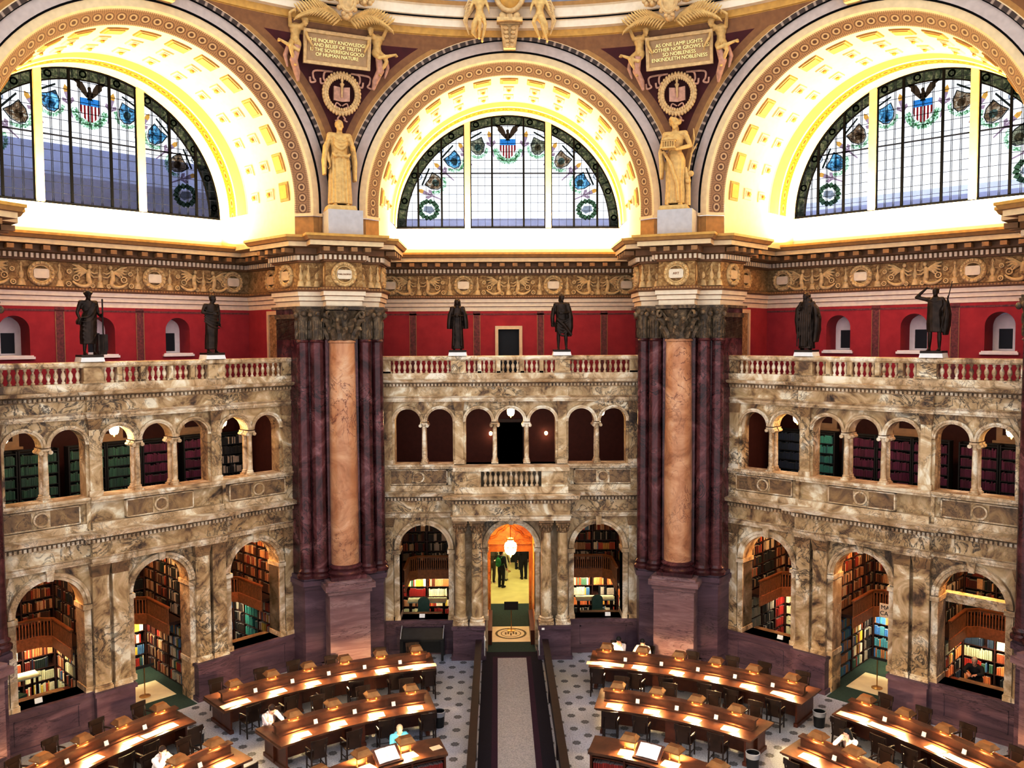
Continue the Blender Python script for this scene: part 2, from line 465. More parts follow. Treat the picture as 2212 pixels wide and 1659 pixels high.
M['gl_s3'] = shieldglass('glass_shield_brown', (.06, .04, .03), (.25, .17, .1), (.45, .42, .35))
# ---------------------------------------------------------------- setting: screens, piers, vaults
SIDE = {-1: 'left', 0: 'center', 1: 'right', -1.5: 'far_left', 1.5: 'far_right', -.5: 'left', .5: 'right'}
W0 = 15.26           # face of the marble screens
ZC, RA = 15.83, 4.53  # springing and radius of the big arches
_tn = [0]
def trim(mb, mats, M=None, smooth=None, label=None):
    _tn[0] += 1
    o = struct('trim_%d' % _tn[0], mb, mats, M, smooth)
    if label: o['label'] = label
    return o
def trim_me(me, M, label=None):
    _tn[0] += 1
    o = link('trim_%d' % _tn[0], me, None, M); o['kind'] = 'structure'
    if label: o['label'] = label
    return o

def arch_hole(uc, z0, zc, r, n=20):
    return [(uc - r, z0)] + [(uc - r * cos(pi * i / n), zc + r * sin(pi * i / n)) for i in range(n + 1)] + [(uc + r, z0)]
AU = [-3.68, -2.53, -1.145, 0, 1.145, 2.53, 3.68]      # arches of the upper arcade
AG = [(-3.68, -2.53), (-1.145, 0, 1.145), (2.53, 3.68)]
AR, AZ = .46, 8.39

# lower and upper screen wall (one slab each, arches cut out)
def lower_wall(k):
    mb = MB()
    H = [arch_hole(-3.14, 1.22, 3.8, .88), arch_hole(3.14, 1.22, 3.8, .88)]
    outer = [(-4.56, 0), (-.86, 0)] + [(-.86 * cos(pi * i / 20), 3.84 + .86 * sin(pi * i / 20)) for i in range(21)] + [(.86, 0), (4.56, 0), (4.56, 5.0), (-4.56, 5.0)]
    mb.plate([outer] + H, W0, W0 + .62, 0)
    return mb
def upper_wall():
    mb = MB()
    holes = []
    for g in AG:
        pts = [(g[0] - AR, 6.86)]
        for uc in g:
            pts += [(uc - AR * cos(pi * i / 16), AZ + AR * sin(pi * i / 16)) for i in range(17)]
        pts.append((g[-1] + AR, 6.86)); holes.append(pts)
    mb.plate([[(-4.56, 5.0), (4.56, 5.0), (4.56, 9.2), (-4.56, 9.2)]] + holes, W0, W0 + .5, 0)
    return mb
lw, uw = lower_wall(0).data('screen_lower', M['siena']), upper_wall().data('screen_upper', M['siena'])
for k in (-1, 0, 1):
    o = link('wall_' + SIDE[k], lw, None, FM(k)); o['kind'] = 'structure'; o['label'] = 'veined marble lower screen wall'
    o = link('wall_' + SIDE[k] + '_upper', uw, None, FM(k)); o['kind'] = 'structure'; o['label'] = 'veined marble upper arcade wall'

def bpath(k, proj, half=4.56, mid=2.02, w=W0 - .05):
    """plan of a screen entablature, breaking forward by proj over the middle bay"""
    return [(-half, w), (-mid, w), (-mid, w - proj), (mid, w - proj), (mid, w), (half, w)]
def dentils(mb, path, off, z0, z1, pitch=.13, size=.07, dep=.07, mi=0):
    """little blocks along a mitred plan path"""
    for i in range(len(path) - 1):
        a, b = Vector(path[i][:2]), Vector(path[i + 1][:2]); d = (b - a); L = d.length
        if L < pitch * 1.5: continue
        d /= L; nrm = Vector((d.y, -d.x))
        # extend or trim at corners by the turn
        e0 = e1 = 0
        if i > 0:
            p = (a - Vector(path[i - 1][:2])).normalized(); e0 = off * (p.cross(d) if hasattr(p, 'cross') else 0)
        if i < len(path) - 2:
            p = (Vector(path[i + 2][:2]) - b).normalized(); e1 = off * (d.cross(p))
        s0, s1 = -max(-off, min(off, e0)) * .0 + (off if e0 < -1e-3 else (-off if e0 > 1e-3 else 0)) * -1 * 0, 0
        lo = (off * abs(e0) / max(off, 1e-6)) * (1 if e0 < 0 else -1) if off else 0
        hi = (off * abs(e1) / max(off, 1e-6)) * (1 if e1 < 0 else -1) if off else 0
        a2 = a - d * (-lo if False else 0); n = max(1, int((L - (lo if lo > 0 else -lo if False else 0)) / pitch))
        t0, t1 = (lo if lo > 0 else lo), (hi if hi > 0 else hi)
        # concave corner (turn right... e<0): shorten; convex: lengthen
        st, en = t0, L - t1
        n = max(1, int(round((en - st) / pitch)))
        ang = atan2(d.y, d.x)
        for j in range(n):
            c = a + d * (st + (j + .5) * (en - st) / n) + nrm * off
            T = Matrix.Translation((c.x, c.y, 0)) @ RZ(ang)
            mb.box(-size / 2, size / 2, -dep, .03, z0, z1, mi, T)

def entab_lower(k):
    """cornice over the ground floor, and the sill zone over it"""
    pr = .68 if k == 0 else .2
    P = bpath(k, pr); mb = MB()
    prof = [(-.05, 4.96), (.05, 4.96), (.05, 5.04), (.08, 5.04), (.08, 5.12), (.13, 5.15), (.04, 5.17), (.04, 5.56), (.09, 5.58), (.09, 5.70), (.22, 5.74), (.34, 5.77), (.36, 5.84), (.38, 5.89), (-.1, 5.93)]
    mb.sweep(P, prof, 0, mis=[1, 1, 1, 1, 1, 1, 0, 1, 2, 1, 1, 1, 1, 1])
    dentils(mb, P, .09, 5.59, 5.69, .125, .07, .06, 1)
    return mb
def entab_upper(k):
    P = bpath(k, .06 if k == 0 else .1, mid=2.02); mb = MB()
    prof = [(-.05, 9.12), (.04, 9.12), (.04, 9.18), (.07, 9.18), (.07, 9.25), (.12, 9.3), (.03, 9.33), (.03, 9.64), (.08, 9.67), (.08, 9.77), (.2, 9.80), (.31, 9.83), (.33, 9.88), (.35, 9.92), (-.3, 9.94)]
    mb.sweep(P, prof, 0, mis=[1, 1, 1, 1, 1, 1, 0, 1, 2, 1, 1, 1, 1, 1])
    dentils(mb, P, .08, 9.68, 9.765, .125, .07, .06, 1)
    return mb
for k in (-1, 0, 1):
    mats = [M['siena'], M['siena_lite'], M['siena_dark']]
    trim(entab_lower(k), mats, FM(k), label='dentilled marble cornice over the ground floor arches')
    trim(entab_upper(k), mats, FM(k), label='dentilled marble cornice under the balustrade')

# plinth zones, panels, pilasters of one screen
def fluted(mb, u0, u1, w0, w1, z0, z1, mi=0):
    mb.box(u0, u1, w0, w1, z0, z1, mi)
def screen_dressings(k):
    mb = MB()       # 0 siena, 1 lite, 2 dark, 3 purple
    f = W0
    # plum wainscot with sunk panels
    for s in (-1, 1):
        a, b = (-4.56, -2.08) if s < 0 else (2.08, 4.56)
        mb.box(a, b, f - .1, f, .16, 1.1, 3)
        mb.box(a, b, f - .17, f, 0, .16, 3); mb.box(a, b, f - .16, f + .62, 1.1, 1.22, 3); mb.box(a + .5, b - .5, f + .62, f + 1.05, 1.08, 1.16, 2)
        c = (a + b) / 2
        for z0, z1, u0, u1 in ((.3, .34, c - .85, c + .85), (.94, .98, c - .85, c + .85)):
            mb.box(u0, u1, f - .125, f - .1, z0, z1, 3)
        for u in (c - .85, c + .81): mb.box(u, u + .04, f - .125, f - .1, .3, .98, 3)
        pd = .75 if k == 0 else .3
        u0, u1 = (.98, 2.08) if s > 0 else (-2.08, -.98)
        mb.box(u0, u1, f - pd, f + .62, .14, 1.08, 3)
        mb.box(u0 - .06, u1 + .06, f - pd - .07, f + .62, 0, .14, 3); mb.box(u0 - .05, u1 + .05, f - pd - .06, f + .3, 1.08, 1.2, 3)
        # end pilasters beside the piers
        for uu in ((s * 4.4, .16),):
            mb.box(uu[0] - uu[1], uu[0] + uu[1], f - .07, f, 1.22, 4.7, 0)
            mb.box(uu[0] - .2, uu[0] + .2, f - .1, f, 1.2, 1.36, 1)
            mb.frustum((uu[0] - .17, uu[0] + .17, f - .08, f), (uu[0] - .24, uu[0] + .24, f - .15, f), 4.62, 4.96, 2)
        if k != 0:   # paired flat pilasters
            for uc in (1.26, 1.82):
                u = s * uc
                mb.box(u - .225, u + .225, f - .17, f, 1.34, 4.62, 0)
                mb.box(u - .265, u + .265, f - .22, f, 1.2, 1.3, 1); mb.box(u - .245, u + .245, f - .195, f, 1.3, 1.36, 1)
                mb.frustum((u - .23, u + .23, f - .18, f), (u - .275, u + .275, f - .25, f), 4.56, 4.9, 2)
                mb.box(u - .28, u + .28, f - .26, f, 4.9, 4.97, 1)
        else:
            for uc in (1.23, 1.82):
                u = s * uc
                mb.box(u - .2, u + .2, f - .06, f, 1.2, 4.96, 0)
    # archivolts, imposts, keystones of the three lower arches
    for uc, zc, r in ((-3.14, 3.8, .88), (0, 3.84, .86), (3.14, 3.8, .88)):
        mb.ring(uc, zc, [(r, f), (r, f - .05), (r + .09, f - .05), (r + .1, f - .09), (r + .19, f - .1), (r + .21, f - .03), (r + .21, f)], 0, 180, 28, 1)
        zb = 1.22 if uc else 1.2
        for s in (-1, 1):
            u0, u1 = sorted((uc + s * r, uc + s * (r + .19)))
            mb.box(u0, u1, f - .06, f + .62, zb, zc - .16, 1)
            mb.box(u0 - .04, u1 + .04, f - .11, f + .64, zc - .16, zc - .02, 1)
            mb.box(u0 - .03, u1 + .03, f - .1, f + .63, zb, zb + .16, 1)
        mb.frustum((uc - .08, uc + .08, f - .14, f + .1), (uc - .11, uc + .11, f - .17, f + .1), zc + r - .02, 4.97, 1)
    # zone under the upper sill: panels and roundels
    for s in (-1, 0, 1):
        if s == 0 and k == 0: continue
        a, b = (-4.56, -2.04) if s < 0 else ((2.04, 4.56) if s > 0 else (-2.0, 2.0))
        fw = f - (.02 if s else .12)
        mb.box(a, b, fw - .09, f, 5.92, 6.12, 1)
        c = (a + b) / 2; h = min(b - a, 2.3) / 2 - .12
        for z in (6.14, 6.64): mb.box(c - h, c + h, fw - .045, f, z, z + .04, 1)
        for u in (c - h, c + h - .04): mb.box(u, u + .04, fw - .045, f, 6.14, 6.68, 1)
        mb.box(c - h + .04, c - .24, fw - .02, f, 6.18, 6.64, 2); mb.box(c + .24, c + h - .04, fw - .02, f, 6.18, 6.64, 2)
        mb.box(c - .24, c + .24, fw - .025, f, 6.18, 6.64, 0)
        T = Matrix.Translation((c, fw - .03, 6.41)) @ Matrix.Rotation(pi / 2, 4, 'X')
        mb.lathe([(.21, -.02), (.21, .05), (.165, .06), (.15, .02)], (0, 0), 24, 1, T, cap=False)
        mb.lathe([(.155, -.02), (.155, .035)], (0, 0), 24, 2, T)
    for s in (-1, 1):
        for u0, u1 in ((2.02, 2.12), (4.3, 4.56)):
            u0, u1 = sorted((s * u0, s * u1)); mb.box(u0, u1, f - .12, f, 5.92, 6.72, 0)
    # sill course
    for a, b, d in ((-4.56, -2.02, .16), (2.02, 4.56, .16)) + (((-2.04, 2.04, .26),) if k else ()):
        mb.box(a, b, f - d, f + .5, 6.72, 6.80, 1); mb.box(a, b, f - d - .05, f + .52, 6.80, 6.88, 1)
    # pilasters between the arch groups and archivolts of the arcade
    for u, h in ((-4.4, .17), (-1.84, .15), (1.84, .15), (4.4, .17)):
        mb.box(u - h, u + h, f - .1, f, 6.88, 8.86, 0)
        mb.box(u - h - .04, u + h + .04, f - .14, f, 6.88, 7.04, 1)
        mb.frustum((u - h, u + h, f - .11, f), (u - h - .05, u + h + .05, f - .17, f), 8.8, 9.12, 2)
    for uc in AU:
        mb.ring(uc, AZ, [(AR, f + .05), (AR, f - .04), (AR + .05, f - .045), (AR + .055, f - .075), (AR + .12, f - .08), (AR + .125, f - .01)], 0, 180, 20, 1)
    return mb
for k in (-1, 0, 1):
    trim(screen_dressings(k), [M['siena'], M['siena_lite'], M['siena_dark'], M['purple']], FM(k), label='marble pilasters, panels and plum wainscot of a screen')

# ---------------------------------------------------------------- small columns of the arcade (parts: base, shaft, capital)
def colonnette(z0, z1, r, mats, name, label, group, scroll=True):
    root = thing(name, label, 'column', None, group)
    root['kind'] = 'thing'
    h = z1 - z0
    b = MB().box(-r * 1.5, r * 1.5, -r * 1.5, r * 1.5, 0, .05).lathe([(r * 1.45, .05), (r * 1.5, .08), (r * 1.2, .11), (r * 1.3, .14), (r, .17)], n=14)
    part('base', b, mats[1], root, 40)
    part('shaft', MB().lathe([(r, .16), (r * 1.0, h * .4), (r * .86, h - .2)], n=14), mats[0], root, 40)
    c = MB().lathe([(r * .86, h - .21), (r * 1.0, h - .19), (r * .9, h - .17), (r * 1.2, h - .08), (r * 1.35, h - .06)], n=14)
    c.box(-r * 1.55, r * 1.55, -r * 1.5, r * 1.5, h - .06, h)
    if scroll:
        for s in (-1, 1):
            T = Matrix.Translation((s * r * 1.45, 0, h - .11)) @ Matrix.Rotation(pi / 2, 4, 'X')
            c.lathe([(.02, -r * 1.5), (.06, -r * 1.45), (.06, r * 1.45), (.02, r * 1.5)], n=12, T=T)
    part('capital', c, mats[1], root, 40)
    return root
_c0 = None
ARCN = {-3.105: 'between the two outermost openings at one end', -.5725: 'beside the middle opening', .5725: 'beside the middle opening', 3.105: 'between the two outermost openings at the other end'}
for k in (-1, 0, 1):
    for i, u in enumerate((-3.105, -.5725, .5725, 3.105)):
        for w, rowt in ((W0 + .1, 'front'), (W0 + .42, 'rear')):
            lab = '%s small marble column of the %s upper arcade, %s from its left end' % (rowt, {-1: 'left', 0: 'middle', 1: 'right'}[k], ORD[i])
            Mx = Matrix.Translation(fp(k, u, w, 6.88)) @ FM(k)
            if _c0 is None:
                _c0 = colonnette(6.88, 8.36, .085, (M['siena_lite'], M['siena_lite']), 'arcade_column', lab, 'small columns of the upper arcades'); _c0.matrix_local = Mx
            else: dup(_c0, Mx, lab)

# paired columns by the doorway of the middle screen
_p0 = None
for i, u in enumerate((-1.82, -1.23, 1.23, 1.82)):
    lab = 'tall veined marble column at the entrance, %s from the left' % ORD[i]
    Mx = Matrix.Translation(fp(0, u, W0 - .42, 1.2))
    if _p0 is None:
        root = thing('entrance_column', lab, 'column', Mx, 'paired columns at the entrance'); root['kind'] = 'thing'; _p0 = root
        part('base', MB().box(-.27, .27, -.27, .27, 0, .09).lathe([(.26, .09), (.275, .14), (.235, .18), (.25, .23), (.2, .27)], n=20), M['siena_lite'], root, 40)
        part('shaft', MB().lathe([(.2, .26), (.203, 1.2), (.175, 3.3)], n=20), M['siena'], root, 40)
        c = MB().lathe([(.175, 3.28), (.195, 3.3), (.175, 3.33), (.2, 3.5), (.26, 3.64)], n=20).box(-.27, .27, -.27, .27, 3.66, 3.74)
        for j in range(8):
            a = j * pi / 4 + pi / 8
            for rr, z0, z1 in ((.2, 3.33, 3.48), (.22, 3.44, 3.62)):
                aa = a + (pi / 8 if z0 > 3.4 else 0)
                c.ball((rr * cos(aa), rr * sin(aa), (z0 + z1) / 2), (.05, .05, .09), 6)
        for a in range(4):
            aa = pi / 4 + a * pi / 2
            c.ball((.27 * cos(aa), .27 * sin(aa), 3.6), .07, 8)
        part('capital', c, M['siena_dark'], root, 40)
    else: dup(_p0, Mx, lab)

# ---------------------------------------------------------------- balustrades
BPROF = [(.055, 0), (.055, .05), (.03, .07), (.035, .1), (.068, .2), (.06, .27), (.03, .33), (.028, .36), (.05, .39), (.05, .44)]
def balustrade(k):
    t = thing('balustrade', '%s marble balustrade along the gallery edge above the arches' % {-1: 'left', 0: 'middle', 1: 'right'}[k], 'balustrade', FM(k))
    w = W0 - .02
    part('plinth', MB().box(-4.56, 4.56, w - .16, w + .2, 9.93, 10.14), M['siena_lite'], t)
    part('top_rail', MB().sweep([(-4.56, w), (4.56, w)], [(-.16, 10.58), (.13, 10.58), (.17, 10.63), (.17, 10.72), (.13, 10.75), (-.16, 10.75)], pclosed=True), M['siena_lite'], t)
    posts = [(-4.4, .16), (-1.85, .27), (1.85, .27), (4.4, .16), (-1.1, .07), (-.42, .07), (.42, .07), (1.1, .07)]
    for u, h in posts:
        part('pedestal', MB().box(u - h, u + h, w - (.2 if h > .2 else .13), w + .15, 10.14, 10.58).box(u - h - .03, u + h + .03, w - (.23 if h > .2 else .13), w + .15, 10.14, 10.2), M['siena'], t)
    spans = [(-4.24, -2.12), (-1.58, -1.17), (-1.03, -.49), (-.35, .35), (.49, 1.03), (1.17, 1.58), (2.12, 4.24)]
    me = MB().lathe(BPROF, n=10).data('gallery_baluster', M['siena_lite'], 50)
    for a, b in spans:
        n = max(2, int(round((b - a) / .185)))
        for i in range(n):
            link('baluster', me, t, Matrix.Translation((a + (i + .5) * (b - a) / n, w, 10.14)))
    return t
for k in (-1, 0, 1): balustrade(k)
# little balcony over the entrance
t = thing('entrance_balcony', 'small projecting marble balcony with balusters over the entrance', 'balcony')
w = W0 - .72
part('plinth', MB().box(-2.0, 2.0, w - .05, W0, 5.93, 6.16), M['siena_lite'], t)
part('top_rail', MB().box(-2.04, 2.04, w - .1, W0 + .5, 6.72, 6.86), M['siena_lite'], t)
for s in (-1, 1):
    part('pedestal', MB().box(min(s * 1.06, s * 1.98), max(s * 1.06, s * 1.98), w, W0, 6.16, 6.72).box(min(s * 1.2, s * 1.84), max(s * 1.2, s * 1.84), w - .025, W0, 6.24, 6.64), M['siena'], t)
me = MB().lathe([(r * 1.15, z * 1.27) for r, z in BPROF], n=12).data('balcony_baluster', M['siena_lite'], 50)
for i in range(11):
    link('baluster', me, t, Matrix.Translation((-1.0 + 2.0 * (i + .5) / 11, w + .14, 6.16)))

# ---------------------------------------------------------------- great entablature carried round alcoves and piers
def facet_plan(k):
    return [fp(k, -4.53, 15.97), fp(k, -5.4, 15.97), fp(k, -5.4, 19.4), fp(k, 5.4, 19.4), fp(k, 5.4, 15.97), fp(k, 4.53, 15.97)]
def pier_plan(j):
    return [fp(j, -1.343, 15.08), fp(j, -.6, 15.0), fp(j, -.6, 14.42), fp(j, .6, 14.42), fp(j, .6, 15.0), fp(j, 1.343, 15.08)]
PLAN = []
for k in (-1.5, -1, -.5, 0, .5, 1, 1.5):
    PLAN += pier_plan(k) if k % 1 else facet_plan(k)
PLAN = [(p.x, p.y) for p in PLAN]
ENT = [(-.4, 12.44), (0, 12.45), (0, 12.62), (.05, 12.64), (.05, 12.78), (.1, 12.8), (.1, 12.94), (.17, 12.98), (.17, 13.06), (.02, 13.09), (0, 13.89), (.07, 13.91), (.07, 13.96), (.12, 13.96), (.12, 14.13), (.22, 14.17), (.22, 14.36), (.6, 14.38), (.6, 14.53), (.66, 14.55), (.72, 14.65), (.75, 14.66), (.75, 14.74), (-.4, 14.76)]
mb = MB()
mb.sweep(PLAN, ENT, 0, mis=[0, 0, 4, 0, 4, 0, 4, 4, 4, 2, 4, 4, 4, 4, 4, 4, 4, 1, 4, 5, 6, 6, 6])
dentils(mb, PLAN, .12, 13.97, 14.12, .155, .085, .09, 3)
dentils(mb, PLAN, .3, 14.2, 14.34, .5, .2, .3, 7)
dentils(mb, PLAN, .17, 13.0, 13.055, .1, .05, .02, 5)
trim(mb, [M['pink'], M['cream'], M['frieze'], M['pink'], M['brown'], M['tan'], M['gold'], M['modillion']], label='gilded entablature with figured frieze running round the room')

# back walls of the gallery and everything behind the screens
niche_u = (-2.62, 0, 2.62)
def back_wall(k):
    mb = MB(); w = 19.4
    if k: holes = [arch_hole(u, 10.88, 11.7, .44) for u in niche_u]
    else: holes = [[(-.42, 9.75), (-.42, 11.72), (.42, 11.72), (.42, 9.75)]]
    mb.plate([[(-5.6, 9.7), (5.6, 9.7), (5.6, 12.46), (-5.6, 12.46)]] + holes, w, w + .3, 0)
    for s in (-1, 1):   # returns towards the piers
        a, b = sorted((s * 5.4, s * 5.7)); mb.box(a, b, 15.99, w, 9.7, 12.46, 0)
    for u in (-3.86, -1.287, 1.287, 3.86): mb.box(u - .14, u + .14, w - .012, w, 9.7, 12.44, 1)
    mb.box(-5.4, 5.4, w - .012, w, 12.3, 12.36, 1)
    for u in (-3.86, -1.287, 1.287, 3.86):
        for d in (-.14, .12): mb.box(u + d, u + d + .02, w - .02, w, 9.7, 12.3, 2)
    return mb
for k in (-1, 0, 1):
    struct('wall_%s_gallery' % SIDE[k], back_wall(k), [M['redwall'], M['redstrip'], M['tan']], FM(k))
_wn = [3]
def niche_window(k, u):
    _wn[0] += 1
    w = 19.4
    T = FM(k) @ Matrix.Translation((u, w, 0))
    o = link('window_%d' % _wn[0], None, None, T); o['kind'] = 'structure'; o['label'] = 'deep arched niche window with pale frame and dark opening'
    rec = MB()   # red reveal
    h = arch_hole(0, 10.88, 11.7, .44); n = len(h)
    rec.add([(x, 0, z) for x, z in h] + [(x * .86, .75, z - .02) for x, z in h], [(i, (i + 1) % n, n + (i + 1) % n, n + i) for i in range(n)])
    struct('window_reveal', rec, M['redwall'], None, None, o)
    h2 = [(x, z) for x, z in arch_hole(0, 10.85, 11.69, .4)]
    fr = MB().plate([h2, [(-.2, 10.95), (-.2, 11.6), (.2, 11.6), (.2, 10.95)]], .7, .78)
    struct('window_frame', fr, M['white'], None, None, o)
    struct('window_pane', MB().box(-.21, .21, .74, .77, 10.93, 11.62), M['black'], None, None, o)
    struct('window_sill', MB().box(-.56, .56, -.1, .2, 10.77, 10.85).box(-.52, .52, -.07, .74, 10.85, 10.89), M['white'], None, None, o)
for k in (-1, 1):
    for u in niche_u: niche_window(k, u)
# dark doorway in the middle wall, side doors beside the piers
def door(n, T, w_, h_, mats, label, leaf):
    o = link('door_%d' % n, None, None, T); o['kind'] = 'structure'; o['label'] = label
    struct('door_frame', MB().plate([[(-w_ - .13, 0), (-w_ - .13, h_ + .14), (w_ + .13, h_ + .14), (w_ + .13, 0)], [(-w_, 0), (-w_, h_), (w_, h_), (w_, 0)]], -.08, .1), mats[0], None, None, o)
    struct('door_panel', leaf, mats[1], None, None, o)
door(1, Matrix.Translation((0, 19.4, 9.75)), .42, 1.97, (M['cream'], M['black']), 'dark doorway with a cream frame in the crimson gallery wall', MB().box(-.45, .45, .2, .26, 0, 2.0))
n = 2
for k in (-1, 0, 1):
    for s in (-1, 1):
        T = FM(k) @ Matrix.Translation((s * 5.4, 17.15, 9.75)) @ RZ(-s * pi / 2)
        leaf = MB().box(-.7, .7, -.03, .05, 0, 2.5)
        for z0, z1 in ((.2, 1.1), (1.25, 2.3)): leaf.box(-.5, .5, -.05, 0, z0, z1)
        door(n, T, .7, 2.5, (M['cream'], M['frieze']), 'tan gallery door in a cream frame beside a pier', leaf); n += 1
# gallery floor (also the ceiling of the arcade), arcade floor, alcove back walls
for k in (-1, 0, 1):
    struct('floor_%s_gallery' % SIDE[k], MB().box(-5.5, 5.5, W0 + .2, 19.5, 9.3, 9.72), M['redstrip'], FM(k))
    struct('floor_%s_arcade' % SIDE[k], MB().box(-5.0, 5.0, W0 + .3, 19.5, 5.4, 5.9), M['shelf'], FM(k))
    struct('ceiling_%s_arcade' % SIDE[k], MB().box(-5.0, 5.0, W0 + .4, 19.5, 9.05, 9.3), M['tan'], FM(k))
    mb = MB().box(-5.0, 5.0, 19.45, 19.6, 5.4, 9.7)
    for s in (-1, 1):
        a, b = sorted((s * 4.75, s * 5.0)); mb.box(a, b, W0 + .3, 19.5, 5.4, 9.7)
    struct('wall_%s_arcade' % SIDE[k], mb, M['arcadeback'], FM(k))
# ---------------------------------------------------------------- piers
for j in (-1.5, -.5, .5, 1.5):
    T = FM(j); nm = {-1.5: 'far left', -.5: 'left', .5: 'right', 1.5: 'far right'}[j]
    # body of the pier
    mb = MB()
    body = [(-1.42, 15.27), (-1.36, 15.12), (-.62, 15.12), (-.55, 14.95), (.55, 14.95), (.62, 15.12), (1.36, 15.12), (1.42, 15.27), (1.9, 16.6), (-1.9, 16.6)]
    mb2 = MB()
    n = len(body)
    mb2.add([(x, y, 3.0) for x, y in body] + [(x, y, 12.46) for x, y in body], [(i, (i + 1) % n, n + (i + 1) % n, n + i) for i in range(n)], 0)
    # coupled shafts
    for tx, rr, ry in ((-.82, .235, 15.02), (-1.27, .215, 15.16), (.82, .235, 15.02), (1.27, .215, 15.16)):
        mb2.lathe([(rr + .1, 3.3), (rr + .11, 3.4), (rr + .04, 3.46), (rr + .07, 3.54), (rr, 3.62), (rr, 7), (rr * .93, 11.24), (rr + .03, 11.28), (rr * .93, 11.34)], (tx, ry), 16, 0, cap=False)
    trim(mb2, M['redmarble'], T, 40, 'clustered dark red marble pier')
    # necking and capitals over the shafts
    cb = MB()
    cap = [(-1.42, 15.27), (-1.38, 15.02), (-.62, 14.9), (-.55, 14.75), (.55, 14.75), (.62, 14.9), (1.38, 15.02), (1.42, 15.27), (1.9, 16.6), (-1.9, 16.6)]
    for z0, z1, gr in ((11.34, 12.05, 0), (12.05, 12.2, .05), (12.36, 12.45, .14)):
        P = [(x * (1 + gr * .6), y - gr if y < 16 else y) for x, y in body]
        cb.add([(x, y, z0) for x, y in P] + [(x, y, z1) for x, y in P], [(i, (i + 1) % n, n + (i + 1) % n, n + i) for i in range(n)] + [tuple(range(n, 2 * n)), tuple(reversed(range(n)))], 0)
    for tx, rr, ry in ((-.82, .235, 15.02), (-1.27, .215, 15.16), (.82, .235, 15.02), (1.27, .215, 15.16)):
        cb.lathe([(rr * .93, 11.34), (rr * .98, 11.7), (rr * 1.05, 12.0), (rr * 1.4, 12.25), (rr * 1.55, 12.36)], (tx, ry), 14, 0)
        for q in range(7):
            a = pi + q * pi / 6
            for z, h, r_ in ((11.52, .17, rr * 1.0), (11.83, .16, rr * 1.05)):
                cb.ball((tx + r_ * cos(a), ry + r_ * sin(a), z), (.035, .035, h), 5)
        cb.ball((tx, ry - rr * 1.45, 12.2), (.1, .07, .09), 8)
        for q in (-1, 1): cb.ball((tx + q * rr * 1.05, ry - rr * 1.1, 12.16), (.09, .07, .1), 8)
    trim(cb, M['capmarble_shaded'], T, 40, label='leafy capitals of the dark red pier shafts')
    # plinth of the pier
    pb = MB()
    for z0, z1, g in ((0, .35, .12), (.35, 2.9, 0), (2.9, 3.05, .05), (3.05, 3.22, .14), (3.22, 3.34, .06)):
        P = [(x * (1 + g * .35), (y - .12 - g) if y < 16 else y) for x, y in body]
        pb.add([(x, y, z0) for x, y in P] + [(x, y, z1) for x, y in P], [(i, (i + 1) % n, n + (i + 1) % n, n + i) for i in range(n)] + [tuple(range(n, 2 * n)), tuple(reversed(range(n)))], 0)
    trim(pb, M['purple'], T, label='plum marble plinth of a pier')

